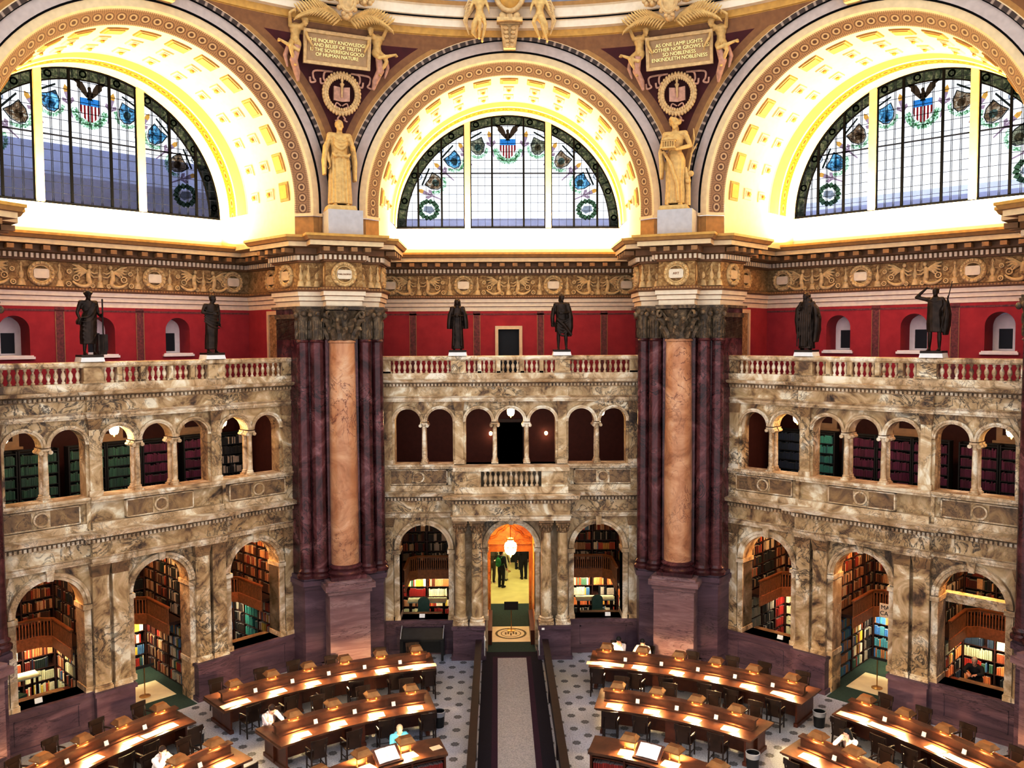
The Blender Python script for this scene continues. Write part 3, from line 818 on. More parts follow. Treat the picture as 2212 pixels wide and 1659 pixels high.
_g0 = None
for j in (-1.5, -.5, .5, 1.5):
    nm = {-1.5: 'at the far left edge', -.5: 'left of the middle arch', .5: 'right of the middle arch', 1.5: 'at the far right edge'}[j]
    lab = 'giant ochre marble column ' + nm
    Mx = Matrix.Translation(fp(j, 0, 14.9)) @ FM(j)
    if _g0 is None:
        root = thing('giant_column', lab, 'column', Mx, 'giant columns in front of the piers'); root['kind'] = 'thing'; _g0 = root
        pd = MB()
        for z0, z1, a in ((0, .35, .84), (.35, 2.85, .68), (2.85, 3.0, .74), (3.0, 3.18, .84), (3.18, 3.28, .74)):
            pd.box(-a, a, -a, .4, z0, z1)
        part('pedestal', pd, M['plum_lite'], root)
        part('base', MB().box(-.6, .6, -.6, .4, 3.28, 3.4).lathe([(.6, 3.4), (.62, 3.47), (.54, 3.53), (.5, 3.57), (.56, 3.62), (.57, 3.66), (.47, 3.74)], n=32), M['redmarble'], root, 40)
        part('shaft', MB().lathe([(.47, 3.73), (.478, 6.5), (.465, 8.0), (.43, 11.22), (.47, 11.25), (.47, 11.3), (.43, 11.33)], n=40, cap=False), M['ochre'], root, 40)
        c = MB().lathe([(.43, 11.32), (.44, 11.8), (.5, 12.1), (.6, 12.3)], n=24)
        for row, (zb, hh, lean) in enumerate(((11.36, .36, .1), (11.58, .42, .13))):
            for i in range(8):
                a = i * pi / 4 + (pi / 8 if row else 0)
                d = Vector((cos(a), sin(a), 0)); tn = Vector((-sin(a), cos(a), 0))
                c.tube([d * .44 + Vector((0, 0, zb)), d * .49 + Vector((0, 0, zb + hh * .5)), d * (.54 + lean * .4) + Vector((0, 0, zb + hh * .92)), d * (.62 + lean) + Vector((0, 0, zb + hh)), d * (.66 + lean) + Vector((0, 0, zb + hh - .07))], [.1, .12, .1, .06, .03], 6)
        for i in range(4):   # corner volutes
            a = pi / 4 + i * pi / 2; d = Vector((cos(a), sin(a), 0))
            for q in (-.5, .5):
                dq = Vector((cos(a + q * .5), sin(a + q * .5), 0))
                pts = [dq * .47 + Vector((0, 0, 11.88)), d * .56 + dq * .02 + Vector((0, 0, 12.1)), d * .74 + Vector((0, 0, 12.27))]
                for s_ in range(9):
                    t_ = s_ / 8 * 2 * pi * .95; r_ = .12 * (1 - s_ / 11)
                    pts.append(d * (.78 + r_ * sin(t_)) + Vector((0, 0, 12.15 + r_ * cos(t_))))
                c.tube(pts, [.045] * 3 + [.05] * 9, 6)
        for i in range(4):
            a = i * pi / 2; d = Vector((cos(a), sin(a), 0))
            c.ball(d * .62 + Vector((0, 0, 12.33)), (.1, .1, .09), 8); c.ball(d * .55 + Vector((0, 0, 12.1)), (.08, .08, .12), 8)
        ab = []
        for i in range(4):
            a = i * pi / 2 + pi / 4
            for q in range(6):
                f_ = q / 6; p0 = Vector((cos(a), sin(a))) * .92; p1 = Vector((cos(a + pi / 2), sin(a + pi / 2))) * .92
                p = p0.lerp(p1, f_); ab.append(p * (1 - .16 * sin(pi * f_)))
        n = len(ab)
        c.add([(p.x, p.y, 12.33) for p in ab] + [(p.x * 1.03, p.y * 1.03, 12.45) for p in ab], [(i, (i + 1) % n, n + (i + 1) % n, n + i) for i in range(n)] + [tuple(range(n, 2 * n)), tuple(reversed(range(n)))])
        part('capital', c, M['capmarble_shaded'], root, 45)
    else: dup(_g0, Mx, lab)

# ---------------------------------------------------------------- great arches
ARC = [(RA, 14.65), (4.85, 14.2), (4.9, 14.12), (5.11, 14.1), (5.13, 14.05), (5.16, 14.05), (5.48, 14.05), (5.5, 13.98), (5.62, 13.94), (5.66, 13.95)]
AMI = [0, 1, 1, 2, 2, 3, 2, 4, 1]
def great_arch():
    mb = MB()
    mb.ring(0, ZC, ARC, 0, 180, 72, 0, mis=AMI, ulen=.33)
    # stilted legs down to the impost
    q = len(ARC)
    for s in (-1, 1):
        vs = [(s * r, y, z) for z in (15.5, ZC) for r, y in ARC]
        for j in range(q - 1):
            mb.add([vs[j], vs[j + 1], vs[q + j + 1], vs[q + j]], [(0, 1, 2, 3)], AMI[j], None, [[(0, 0), (0, 1), (.8, 1), (.8, 0)]])
        L = [(s * (r + (-.06 if r < 5 else .0)), y - .08) for r, y in ARC[:-1]]
        m = len(L)
        mb.add([(x, y, z) for z in (15.42, 15.52) for x, y in L], [(j, j + 1, m + j + 1, m + j) for j in range(m - 1)], 1)
        L2 = [(s * r, y) for r, y in ARC]
        for z0, z1, mi in ((14.7, 15.42, 5),):
            mb.add([(x, y, z) for z in (z0, z1) for x, y in L2], [(j, j + 1, q + j + 1, q + j) for j in range(q - 1)], mi)
        mb.add([(x, y, 15.52) for x, y in L] + [(x, y, 15.52) for x, y in L2[:m]], [(j, j + 1, m + j + 1, m + j) for j in range(m - 1)], 1)
    return mb
_ga = great_arch()
for i_, m_ in enumerate(_ga.m):
    if m_ == 4 and i_ in _ga.uv: _ga.uv[i_] = [(a * 1.5, b) for a, b in _ga.uv[i_]]
me = _ga.data('great_arch', [M['rosette'], M['cream'], M['mullion'], M['grey'], M['leaf'], M['tan']], 30)
for k in (-1, 0, 1): trim_me(me, FM(k), 'moulded archivolt with rosette bands round a great lunette')

def vault():
    mb = MB()   # 0 ivory 1 coffer 2 rosette gold 3 gold 4 cream 5 brown edge
    prof = [(RA, 14.65), (RA, 17.7), (RA - .04, 17.75), (RA - .04, 18.42), (RA - .07, 18.46), (RA - .07, 18.96), (RA - .03, 19.0), (RA - .03, 19.9)]
    mis = [0, 0, 3, 4, 2, 4, 4]
    mb.ring(0, ZC, prof, 0, 180, 72, 0, mis=mis, ulen=.5)
    for s in (-1, 1):
        mb.add([(s * RA, y, z) for z in (14.6, ZC) for y in (14.66, 19.9)], [(0, 1, 3, 2)], 0)
    for i in range(15):
        a = radians(6 + 12 * i)
        # local frame: x along the arc, y depth, z towards the centre
        T = Matrix.Translation((-RA * cos(a), 0, ZC + RA * sin(a))) @ Matrix.Rotation(a - pi / 2 + pi, 4, 'Y')
        for y0, y1, hx, inner in ((14.9, 15.5, .33, 1), (15.85, 16.4, .2, 2), (16.85, 17.4, .2, 2)):
            mb.frustum((-hx, hx, y0, y1), (-hx + .03, hx - .03, y0 + .03, y1 - .03), -.02, .05, 5 if inner == 1 else 4, T)
            g = .09
            mb.frustum((-hx + g, hx - g, y0 + g, y1 - g), (-hx + g + .02, hx - g - .02, y0 + g + .02, y1 - g - .02), .04, .075, 1 if inner == 1 else 4, T)
            if inner == 2:
                mb.box(-hx + .12, hx - .12, y0 + .17, y1 - .17, .07, .085, 5, T)
                mb.ball((0, (y0 + y1) / 2, .1), (.06, .1, .05), 6, 3, T)
        if i < 15:
            hx = .26
    return mb
me = vault().data('arch_vault', [M['vaultw'], M['coffer'], M['rosette_gold'], M['coffer'], M['cream'], M['tan']], 30)
for k in (-1, 0, 1):
    o = link('ceiling_%s_vault' % SIDE[k], me, None, FM(k)); o['kind'] = 'structure'; o['label'] = 'coffered barrel vault lit from a cove'
    struct('wall_%s_ledge' % SIDE[k], MB().box(-RA, RA, 19.72, 20.1, 14.5, ZC - .03), M['white'], FM(k))

# ---------------------------------------------------------------- pendentives and dome ring
PA, PR = 13.95, 5.64
RS = sqrt(PA * PA + PR * PR)
def sph(az, z):
    h = z - ZC; r = sqrt(max(0, RS * RS - h * h)); return (r * sin(az), r * cos(az), z)
def pend_mesh():
    mb = MB()       # in pier frame; 0 tan 1 brown 2 crimson 3 gold
    zs = [14.7, 15.3, ZC] + [ZC + (21.5 - ZC) * i / 44 for i in range(1, 45)]
    rows = []
    for z in zs:
        h = max(0, z - ZC); r = sqrt(RS * RS - h * h); row = []
        for d in (0, .13, .34):
            t = (PR + d) ** 2 - h * h
            u = sqrt(t) if t > 0 else 0
            th = asin(min(1, u / r)) - pi / 8      # from the left neighbour's axis
            row.append(min(0, th))
        rows.append(row)
    for i in range(len(zs) - 1):
        z0, z1 = zs[i], zs[i + 1]; a, b = rows[i], rows[i + 1]
        zm = (z0 + z1) / 2
        top = 3 if zm > 21.34 else (1 if zm > 21.0 else None)
        cols = [(0, 0, 1, 1, 0), (1, 1, 2, 2, 1)]
        for (c0, c1, mi) in ((0, 1, 0), (1, 2, 1)):
            for s in (1, -1):
                P = [sph(s * a[c0], z0), sph(s * a[c1], z0), sph(s * b[c1], z1), sph(s * b[c0], z1)]
                mb.add(P, [(0, 1, 2, 3)], mi if top is None else top)
        for s in (1, -1):
            n = 6
            for q in range(n):
                f0, f1 = 1 - q / n, 1 - (q + 1) / n
                P = [sph(s * a[2] * f0, z0), sph(s * a[2] * f1, z0), sph(s * b[2] * f1, z1), sph(s * b[2] * f0, z1)]
                mb.add(P, [(0, 1, 2, 3)], 2 if top is None else top)
    return mb
me = pend_mesh().data('pendentive', [M['tan'], M['brown'], M['dred'], M['gold']])
for j in (-1.5, -.5, .5, 1.5):
    o = link('ceiling_%s_pendentive' % SIDE[j].replace('far_', 'far_'), me, None, FM(j)); o['kind'] = 'structure'; o['label'] = 'crimson pendentive between two great arches'
mb = MB()
DR = [(14.05, 21.36), (13.94, 21.4), (13.9, 21.6), (13.76, 21.63), (13.74, 21.84), (13.69, 21.86), (13.69, 21.91), (13.64, 21.93), (13.6, 22.2), (13.52, 22.24), (13.48, 22.36), (13.95, 22.4), (14.1, 23.6)]
def revolve(prof, a0, a1, n, mis):
    q = len(prof); vs = [(r * sin(radians(a0 + (a1 - a0) * i / n)), r * cos(radians(a0 + (a1 - a0) * i / n)), z) for i in range(n + 1) for r, z in prof]
    m = MB(); fs = [(i * q + j, (i + 1) * q + j, (i + 1) * q + j + 1, i * q + j + 1) for i in range(n) for j in range(q - 1)]
    m.add(vs, fs, 0); m.m = [mis[j] for i in range(n) for j in range(q - 1)]
    return m
mb = revolve(DR, -100, 100, 150, [1, 1, 0, 0, 0, 2, 0, 0, 0, 3, 3, 4])
trim(mb, [M['pink'], M['gold'], M['mullion'], M['tan'], M['dome']], label='moulded ring cornice at the foot of the dome')
# ---------------------------------------------------------------- great lunette windows
def lunette(k, num):
    T = FM(k) @ Matrix.Translation((0, 19.8, ZC))
    o = link('window_%d' % num, None, None, T); o['kind'] = 'structure'; o['label'] = 'great half-round leaded stained glass window'
    R = 4.5
    half = [(-R, 0)] + [(-R * cos(pi * i / 64), R * sin(pi * i / 64)) for i in range(1, 64)] + [(R, 0)]
    Ri = 4.14
    inner = [(-Ri, 0)] + [(-Ri * cos(pi * i / 64), Ri * sin(pi * i / 64)) for i in range(1, 64)] + [(Ri, 0)]
    mb = MB(); mb.add([(x, .03, z) for x, z in inner], [tuple(range(len(inner)))])
    struct('window_pane', mb, M['pane'], None, None, o)
    mb = MB(); mb.ring(0, 0, [(Ri, .03), (R, .03)], 0, 180, 64); struct('window_border_glass', mb, M['gl_border'], None, None, o)
    fr = MB().ring(0, 0, [(R - .04, -.06), (R - .04, .06), (R + .1, .06), (R + .1, -.06)], 0, 180, 64, pclosed=True)
    fr.ring(0, 0, [(Ri - .02, -.0), (Ri - .02, .05), (Ri + .02, .05), (Ri + .02, -.0)], 0, 180, 64, pclosed=True)
    fr.box(-R, R, -.06, .06, -.02, .05)
    # lattice
    for u in (-.64, .64, -2.68, 2.68, -3.63, 3.63): fr.box(u - .035, u + .035, -.04, .06, 0, sqrt(R * R - u * u))
    for s in (-1, 1):
        for u in (1.5, 1.77): fr.box(min(s * u - .02, s * u + .02), max(s * u - .02, s * u + .02), -.03, .05, 0, sqrt(R * R - u * u))
    struct('window_lead', fr, M['mullion'], None, None, o)
    lt = MB()
    us = [-.32 + .64 * 0]
    for a, b in ((-.64, .64), (.64, 1.5), (1.78, 2.68), (2.68, 3.63), (3.63, 4.4)):
        n = max(2, int(round((b - a) / .3)))
        for i in range(1, n):
            u = a + (b - a) * i / n
            for s in ((-1, 1) if a > 0 else (1,)):
                for dd in ((-.011, .011) if k else (0,)):
                    lt.box(s * u - .006 + dd * 2, s * u + .006 + dd * 2, .01, .04, 0, sqrt(R * R - u * u) - .05)
    z = .34
    while z < 4.3:
        h = sqrt(R * R - z * z); lt.box(-h, h, .012, .038, z - .0065, z + .0065); z += .34
    for z in (2.2,): lt.box(-sqrt(R * R - z * z), sqrt(R * R - z * z), 0, .05, z - .022, z + .022)
    struct('window_lattice', lt, M['leadthin'], None, None, o)
    for s in (-1, 1):
        struct('window_mullion', MB().box(s * 1.633 - .115, s * 1.633 + .115, -.16, .05, 0, sqrt(R * R - 1.633 ** 2) + .05), M['cream'], None, None, o)
    # heraldic glass
    P = {}
    def g(m): return P.setdefault(m, MB())
    def flatpoly(m, pts, T, y=-.012):
        g(m).add([(x, y, z) for x, z in pts], [tuple(range(len(pts)))], 0, T)
    I = Matrix.Identity(4)
    def shield(w_, h_): return [(-w_, h_), (0, h_ * .9), (w_, h_), (w_ * 1.02, 0), (w_ * .6, -h_ * .75), (0, -h_), (-w_ * .6, -h_ * .75), (-w_ * 1.02, 0)]
    Tz = Matrix.Translation((0, 0, 3.2))
    # middle shield: blue chief with stars, red and white stripes below
    flatpoly('blue', [(-.31, .12), (.31, .12), (.31, .36), (-.31, .36)], Tz)
    for i in range(11):
        x0 = -.31 + .62 * i / 11; x1 = x0 + .62 / 11
        def bot(x): return -.42 + .34 * (abs(x) / .31) ** 2.2
        flatpoly('red' if i % 2 == 0 else 'whiteg', [(x0, .12), (x0, bot(x0)), (x1, bot(x1)), (x1, .12)], Tz)
    for i in range(5):
        for zz, off in ((.3, 0), (.19, .06)):
            x = -.26 + i * .115 + off
            flatpoly('whiteg', [(x - .022, zz), (x, zz + .026), (x + .022, zz), (x, zz - .026)], Tz, -.02)
    # eagle with raised wings
    E = Matrix.Translation((0, 0, 3.6))
    for s in (-1, 1):
        flatpoly('brown', [(s * .03, .02), (s * .12, .3), (s * .22, .46), (s * .5, .56), (s * .48, .46), (s * .4, .4), (s * .4, .3), (s * .3, .2), (s * .24, .12), (s * .1, -.02)][::s], E)
    flatpoly('brown', [(-.1, 0), (-.09, .12), (-.05, .2), (-.07, .3), (-.02, .35), (.05, .33), (.05, .24), (.1, .12), (.1, 0), (.07, -.05), (.1, -.1), (-.1, -.1), (-.07, -.05)], E, -.016)
    for a in range(18):
        t_ = radians(190 + a * 160 / 17); r_ = .47
        for q in (0, 1):
            c = Vector((cos(t_) * (r_ + q * .09) * .95, sin(t_) * (r_ + q * .09)))
            flatpoly('wreath', [(c.x - .09, c.y), (c.x, c.y + .1), (c.x + .09, c.y), (c.x, c.y - .1)], Tz, -.006 - q * .002)
    sh = [('s1', 's1'), ('s2', 's3'), ('s3', 's2')] if k == 0 else ([('s2', 's2'), ('s3', 's2'), ('s2', 's3')] if k < 0 else [('s2', 's3'), ('s3', 's3'), ('s2', 's1')])
    for i, a in enumerate((20.6, 39, 58.2, 77)):
        for s in (-1, 1):
            TT = Matrix.Rotation(radians(s * a), 4, 'Y') @ Matrix.Translation((0, 0, 3.46 if i < 3 else 3.3))
            if i < 3:
                ol = shield(.27, .3); n_ = len(ol)
                for q in range(n_):
                    (x0, z0), (x1, z1) = ol[q], ol[(q + 1) % n_]
                    flatpoly('dark', [(x0, z0), (x1, z1), (x1 * 1.12, z1 * 1.11), (x0 * 1.12, z0 * 1.11)], TT, -.01)
                flatpoly(sh[i][0 if s < 0 else 1], shield(.27, .3), TT, -.02)
                c = [(.13 * cos(2 * pi * q / 10) , .15 * sin(2 * pi * q / 10) - .02) for q in range(10)]
                flatpoly('tint' if (i + (s > 0)) % 2 else 'tint2', c, TT, -.024)
                flatpoly('dark', [(-.36, .36), (.36, .47), (.37, .53), (-.37, .43)] if s < 0 else [(-.36, .47), (.36, .36), (.37, .43), (-.37, .53)], TT, -.012)
                for q in range(10):
                    t_ = radians(200 + q * 14); c_ = Vector((cos(t_) * .38, sin(t_) * .4))
                    flatpoly('wreath', [(c_.x - .08, c_.y), (c_.x, c_.y + .09), (c_.x + .08, c_.y), (c_.x, c_.y - .09)], TT, -.004)
                cx = -.14 * s * -1
                g('greyg').ring(cx, .68, [(.09, -.01), (.14, -.01)], 0, 360, 14, 0, TT)
            else:
                for q in range(14):
                    t_ = 2 * pi * q / 14; c_ = Vector((cos(t_) * .33, sin(t_) * .35))
                    flatpoly('olive', [(c_.x - .12, c_.y), (c_.x, c_.y + .13), (c_.x + .12, c_.y), (c_.x, c_.y - .13)], TT, -.006 - .001 * (q % 3))
                flatpoly('greyg', [(-.16, -.1), (-.1, .2), (.1, .2), (.16, -.1), (0, -.25)], TT, -.02)
    for i, a in enumerate((11.2, 30, 48.8, 67)):
        for s in (-1, 1):
            TT = Matrix.Rotation(radians(s * a), 4, 'Y') @ Matrix.Translation((0, 0, 3.5))
            flatpoly('amber', [(-.07, .22), (-.08, .34), (0, .47), (.08, .34), (.07, .22)], TT)
            flatpoly('mauve', [(-.08, .22), (.08, .22), (.04, -.05), (.1, -.12), (.03, -.2), (.02, -.6), (-.02, -.6), (-.03, -.2), (-.1, -.12), (-.04, -.05)], TT)
            for d in (-1, 1): flatpoly('mauve', [(d * .05, -.0), (d * .17, .06), (d * .19, -.06), (d * .08, -.14)][::d], TT, -.008)
    # crown ornaments in the border
    for i in range(12):
        a = radians(-80 + 160 * i / 11)
        TT = Matrix.Rotation(a, 4, 'Y') @ Matrix.Translation((0, 0, 4.31))
        flatpoly('greyg', [(-.05, .14), (.05, .14), (.02, 0), (.05, -.14), (-.05, -.14), (-.02, 0)], TT)
        g('dark').ring(.35, 0, [(.07, -.01), (.13, -.01)], 0, 360, 12, 0, TT)
    for m, b in P.items(): struct('window_painted_glass', b, M['gl_' + m], None, None, o)
for i, k in enumerate((-1, 0, 1)): lunette(k, i + 1)
# building outside, as added blocks whose stepped shades paint the fade in the glass
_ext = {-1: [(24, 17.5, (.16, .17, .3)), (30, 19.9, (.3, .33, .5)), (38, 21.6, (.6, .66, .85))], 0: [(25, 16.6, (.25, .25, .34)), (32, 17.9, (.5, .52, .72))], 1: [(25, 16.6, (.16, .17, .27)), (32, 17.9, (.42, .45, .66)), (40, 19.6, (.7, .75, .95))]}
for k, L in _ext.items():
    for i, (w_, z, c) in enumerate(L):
        m = flat('outside_stone_graded', c, .9, var=.12, scale=.8)
        o = struct('exterior_%s_roof' % SIDE[k], MB().box(-14, 14, w_, w_ + 1, 12, z), m, FM(k)); o['label'] = 'added roof block outside the window, shaded in steps'
# ---------------------------------------------------------------- alcoves behind the ground floor arches
BOOKS = []      # (matrix, (width, depth, height), colour, label)
PAL = {'dark': [(.03, .025, .03), (.05, .012, .01), (.02, .03, .025), (.09, .02, .015), (.12, .05, .03), (.02, .025, .05), (.25, .18, .12), (.45, .12, .05), (.55, .4, .25), (.16, .03, .02)],
       'brown': [(.25, .09, .04), (.35, .16, .07), (.12, .04, .02), (.5, .3, .16), (.08, .03, .02), (.6, .45, .3), (.3, .05, .03)],
       'bright': [(.75, .7, .55), (.6, .12, .06), (.75, .45, .12), (.12, .25, .45), (.8, .75, .6), (.1, .2, .14), (.5, .06, .04), (.85, .8, .7), (.3, .1, .05), (.7, .55, .1)],
       'black': [(.02, .02, .022), (.03, .03, .035), (.04, .035, .03), (.5, .45, .4)],
       'red': [(.3, .03, .025), (.36, .04, .03), (.26, .025, .02)], 'green': [(.05, .14, .1), (.06, .17, .12), (.045, .11, .09)],
       'teal': [(.05, .26, .24), (.06, .3, .28), (.04, .18, .2)], 'maroon': [(.13, .025, .07), (.16, .03, .085), (.1, .02, .05)], 'navy': [(.035, .05, .09), (.03, .045, .07)],
       'pale': [(.6, .6, .42), (.5, .52, .38), (.7, .68, .5)], 'orange': [(.7, .28, .1), (.75, .35, .15), (.6, .2, .08)], 'blue': [(.08, .22, .5), (.1, .3, .4), (.5, .25, .12)]}
CN = {'dark': 'dark cloth', 'brown': 'brown leather', 'bright': 'brightly bound', 'black': 'black bound', 'red': 'red bound', 'green': 'dark green', 'teal': 'teal', 'maroon': 'maroon', 'navy': 'navy', 'pale': 'pale green', 'orange': 'orange', 'blue': 'blue and rust'}
RB = random.Random(3)
def fill(T, x0, x1, z, h, dep, kind, where, wmin=.03, wmax=.07, gap=.06):
    """a run of books on one shelf; local x along, y = 0 spines, y > 0 back"""
    x = x0 + .01; pal = PAL[kind]
    while x < x1 - wmax:
        if RB.random() < gap: x += RB.uniform(.04, .16); continue
        if RB.random() < .22: c = RB.choice(pal); nrun = RB.randint(2, 5)
        else: c = RB.choice(pal); nrun = 1
        hh = h * RB.uniform(.66, .92); ww = RB.uniform(wmin, wmax)
        for _ in range(nrun):
            if x + ww > x1: break
            BOOKS.append((T @ Matrix.Translation((x + ww / 2, RB.uniform(0.012, .035), z + .002)), (ww * .94, dep * .75, hh), c, '%s book, %s' % (CN[kind], where)))
            x += ww
def bookcase(T, L, z0, nsh, sh, dep, label, kinds, mat='shelf', where='', wmin=.03, wmax=.07, uprights=None, gap=.06):
    """thing: back, sides, shelves; opens towards -y"""
    t = thing('bookcase', label, 'bookcase', T, 'bookcases in the alcoves')
    H = nsh * sh + .12
    n = uprights or max(1, int(round(L / .95)))
    c = MB().box(0, L, dep, dep + .03, z0, z0 + H)
    part('back_board', c, M[mat], t)
    for i in range(n + 1):
        x = L * i / n; x = min(max(x, .02), L - .02)
        part('upright', MB().box(x - .02, x + .02, 0, dep, z0, z0 + H), M[mat], t)
    for j in range(nsh + 1):
        zz = z0 + .06 + j * sh
        part('shelf', MB().box(.02, L - .02, .01, dep, zz - .025, zz), M[mat], t)
        if j < nsh:
            for i in range(n):
                kd = kinds[(j * 3 + i * 2) % len(kinds)] if isinstance(kinds, list) else kinds
                w_ = where or label
                fill(T, L * i / n + .045, L * (i + 1) / n - .045, zz, sh - .03, dep, kd, '%s shelf, %s' % (ORD[min(j, 11)], w_.replace(' seen through the', ',').replace(' of the', ' of')), wmin, wmax, gap)
    return t
def railing(P, label, z0=1.86, z1=2.74, lit='ltwood'):
    t = thing('gallery_railing', label, 'railing', None, 'slatted gallery railings in the alcoves')
    part('slat_panel', _slats(P, z0, z1), M[lit], t)
    part('fascia', MB().sweep(P, [(0, z0 + .02), (.05, z0 + .02), (.05, z0 + .36), (0, z0 + .36)], pclosed=True), M[lit], t)
    part('handrail', MB().sweep(P, [(-.03, z1), (.05, z1), (.06, z1 + .05), (-.04, z1 + .05)], pclosed=True), M['copper'], t)
def _slats(P, z0, z1):
    mb = MB()
    mb.sweep(P, [(.0, z0), (.03, z0), (.03, z0 + .06), (0, z0 + .06)], pclosed=True)
    mb.sweep(P, [(.0, z1 - .05), (.03, z1 - .05), (.03, z1), (0, z1)], pclosed=True)
    for i in range(len(P) - 1):
        a, b = Vector(P[i]), Vector(P[i + 1]); L = (b - a).length; d = (b - a) / L
        n = int(L / .085)
        for j in range(n):
            c = a + d * (j + .5) * L / n
            mb.box(-.016, .016, -.012, .012, z0 + .05, z1 - .02, 0, Matrix.Translation((c.x, c.y, 0)) @ RZ(atan2(d.y, d.x)) @ Matrix.Translation((0, -.015, 0)))
    return mb
def W(k, pts): return [tuple(fp(k, u, w)[:2]) for u, w in pts]
SN = {-1: 'left screen', 0: 'middle screen', 1: 'right screen'}
BAYN = {-1: 'left arch', 0: 'middle arch', 1: 'right arch'}
def bay(k, b, ua, ub, lowk, upk, lside, rside, light, lowlight):
    """one alcove bay of side k between partitions at ua and ub"""
    where = '%s of the %s' % (BAYN[b], SN[k])
    F = FM(k); D = .32; wb = 19.42
    zb = 2.2
    # back cases, lower and upper
    A = ua + (D + .015 if lside else .01); B = ub - (D + .015 if rside else .01)
    def T(u, w, rot=0): return F @ Matrix.Translation((u, w, 0)) @ RZ(rot)
    bookcase(T(A, wb - D), B - A, 0.0, 5, .41, D, 'lower back bookcase seen through the ' + where, lowk, gap=.05)
    bookcase(T(A, wb - D), B - A, zb + .1, 5, .4, D, 'upper back bookcase seen through the ' + where, upk, gap=.05)
    cut, e = .3, .42
    if lside:
        for z0, kd, nm in ((0.0, lowk, 'lower'), (zb + .1, upk, 'upper')):
            bookcase(T(ua + D, 16.4, pi / 2), wb - 16.4, z0, 5, .4, D, '%s left side bookcase seen through the %s' % (nm, where), kd)
    if rside:
        for z0, kd, nm in ((0.0, lowk[::-1], 'lower'), (zb + .1, upk[::-1], 'upper')):
            bookcase(T(ub - D, wb, -pi / 2), wb - 16.4, z0, 5, .4, D, '%s right side bookcase seen through the %s' % (nm, where), kd)
    wf = wb - D - .85
    pts = []
    if lside: pts += [(ua + D + e, 16.3), (ua + D + e, wf - cut), (ua + D + e + cut, wf)]
    else: pts += [(ua, wf)]
    if rside: pts += [(ub - D - e - cut, wf), (ub - D - e, wf - cut), (ub - D - e, 16.3)]
    else: pts += [(ub, wf)]
    # travel so that 'right of travel' is the open side
    P = W(k, pts)
    deck = [(ua, 16.3)] + ([] if lside else [(ua, wf)]) + pts + [(ub, 16.3)] if lside else [(ua, wf)] + pts[1:]
    poly = list(pts) + [(ub, 16.3) if rside else (ub, wf), (ub, wb), (ua, wb), (ua, 16.3) if lside else (ua, wf)]
    cl = []
    for p in poly:
        if not cl or (abs(p[0] - cl[-1][0]) + abs(p[1] - cl[-1][1])) > 1e-4: cl.append(p)
    mb = MB(); n = len(cl)
    vs = [(u, w, z) for z in (zb - .02, zb + .08) for u, w in cl]
    from mathutils.geometry import tessellate_polygon as tp
    tri = tp([[Vector((u, w, 0)) for u, w in cl]])
    mb.add(vs, [tuple(t) for t in tri] + [tuple(n + i for i in t) for t in tri] + [(i, (i + 1) % n, n + (i + 1) % n, n + i) for i in range(n)])
    struct('floor_%s_mezzanine' % SIDE[k], mb, M['shelf'], F)
    railing(P, 'slatted wooden gallery railing behind the ' + where)
    uc = (ua + ub) / 2
    area('alcove_light', k, uc, 17.2, 5.25, (ub - ua) * .6, .5, light * .7, (1, .62, .28), Matrix.Identity(4))
    L = bpy.data.lights.new('jamb_fill_light', 'POINT'); L.energy = light * .55; L.color = (1, .62, .24); L.shadow_soft_size = .12
    o = bpy.data.objects.new('jamb_fill_light', L); COL.objects.link(o); o.location = fp(k, uc * .98, 16.35, 4.78)  # added unseen point light, warms the arch jambs
    area('shelf_light', k, uc, wf + .1, 2.1, (ub - ua) * .6, .15, lowlight, (1, .86, .6), Matrix.Rotation(radians(25), 4, 'X'))
def area(name, k, u, w_, z, sx, sy, power, col, rot, spread=None):
    L = bpy.data.lights.new(name, 'AREA'); L.shape = 'RECTANGLE'; L.size = sx; L.size_y = sy; L.energy = power; L.color = col
    if spread: L.spread = spread
    o = bpy.data.objects.new(name, L); COL.objects.link(o)
    o.matrix_local = FM(k) @ Matrix.Translation((u, w_, z)) @ rot
    return o
LL, UL = 75, 85
bay(-1, -1, -4.72, -1.5, ['bright', 'brown', 'dark', 'pale'], ['dark', 'brown', 'dark'], False, True, UL, LL)
bay(-1, 0, -1.42, 1.42, ['brown', 'bright', 'dark'], ['dark', 'black', 'brown'], False, True, UL, LL)
bay(-1, 1, 1.5, 4.72, ['teal', 'bright', 'black'], ['brown', 'brown', 'dark'], False, True, UL * 1.2, LL)
bay(0, -1, -4.72, -1.3, ['pale', 'bright', 'red', 'brown'], ['dark', 'brown', 'black'], True, False, UL * .3, LL * .8)
bay(0, 1, 1.3, 4.72, ['bright', 'orange', 'black', 'bright'], ['dark', 'brown', 'black', 'bright'], False, True, UL * .35, LL * .8)
bay(1, -1, -4.72, -1.5, ['pale', 'red', 'black'], ['dark', 'brown', 'black'], True, False, UL * 1.2, LL)
bay(1, 0, -1.42, 1.42, ['blue', 'black', 'bright'], ['brown', 'dark', 'brown'], True, False, UL, LL)
bay(1, 1, 1.5, 4.72, ['orange', 'pale', 'black', 'bright', 'navy'], ['dark', 'brown', 'black'], True, False, UL, LL)
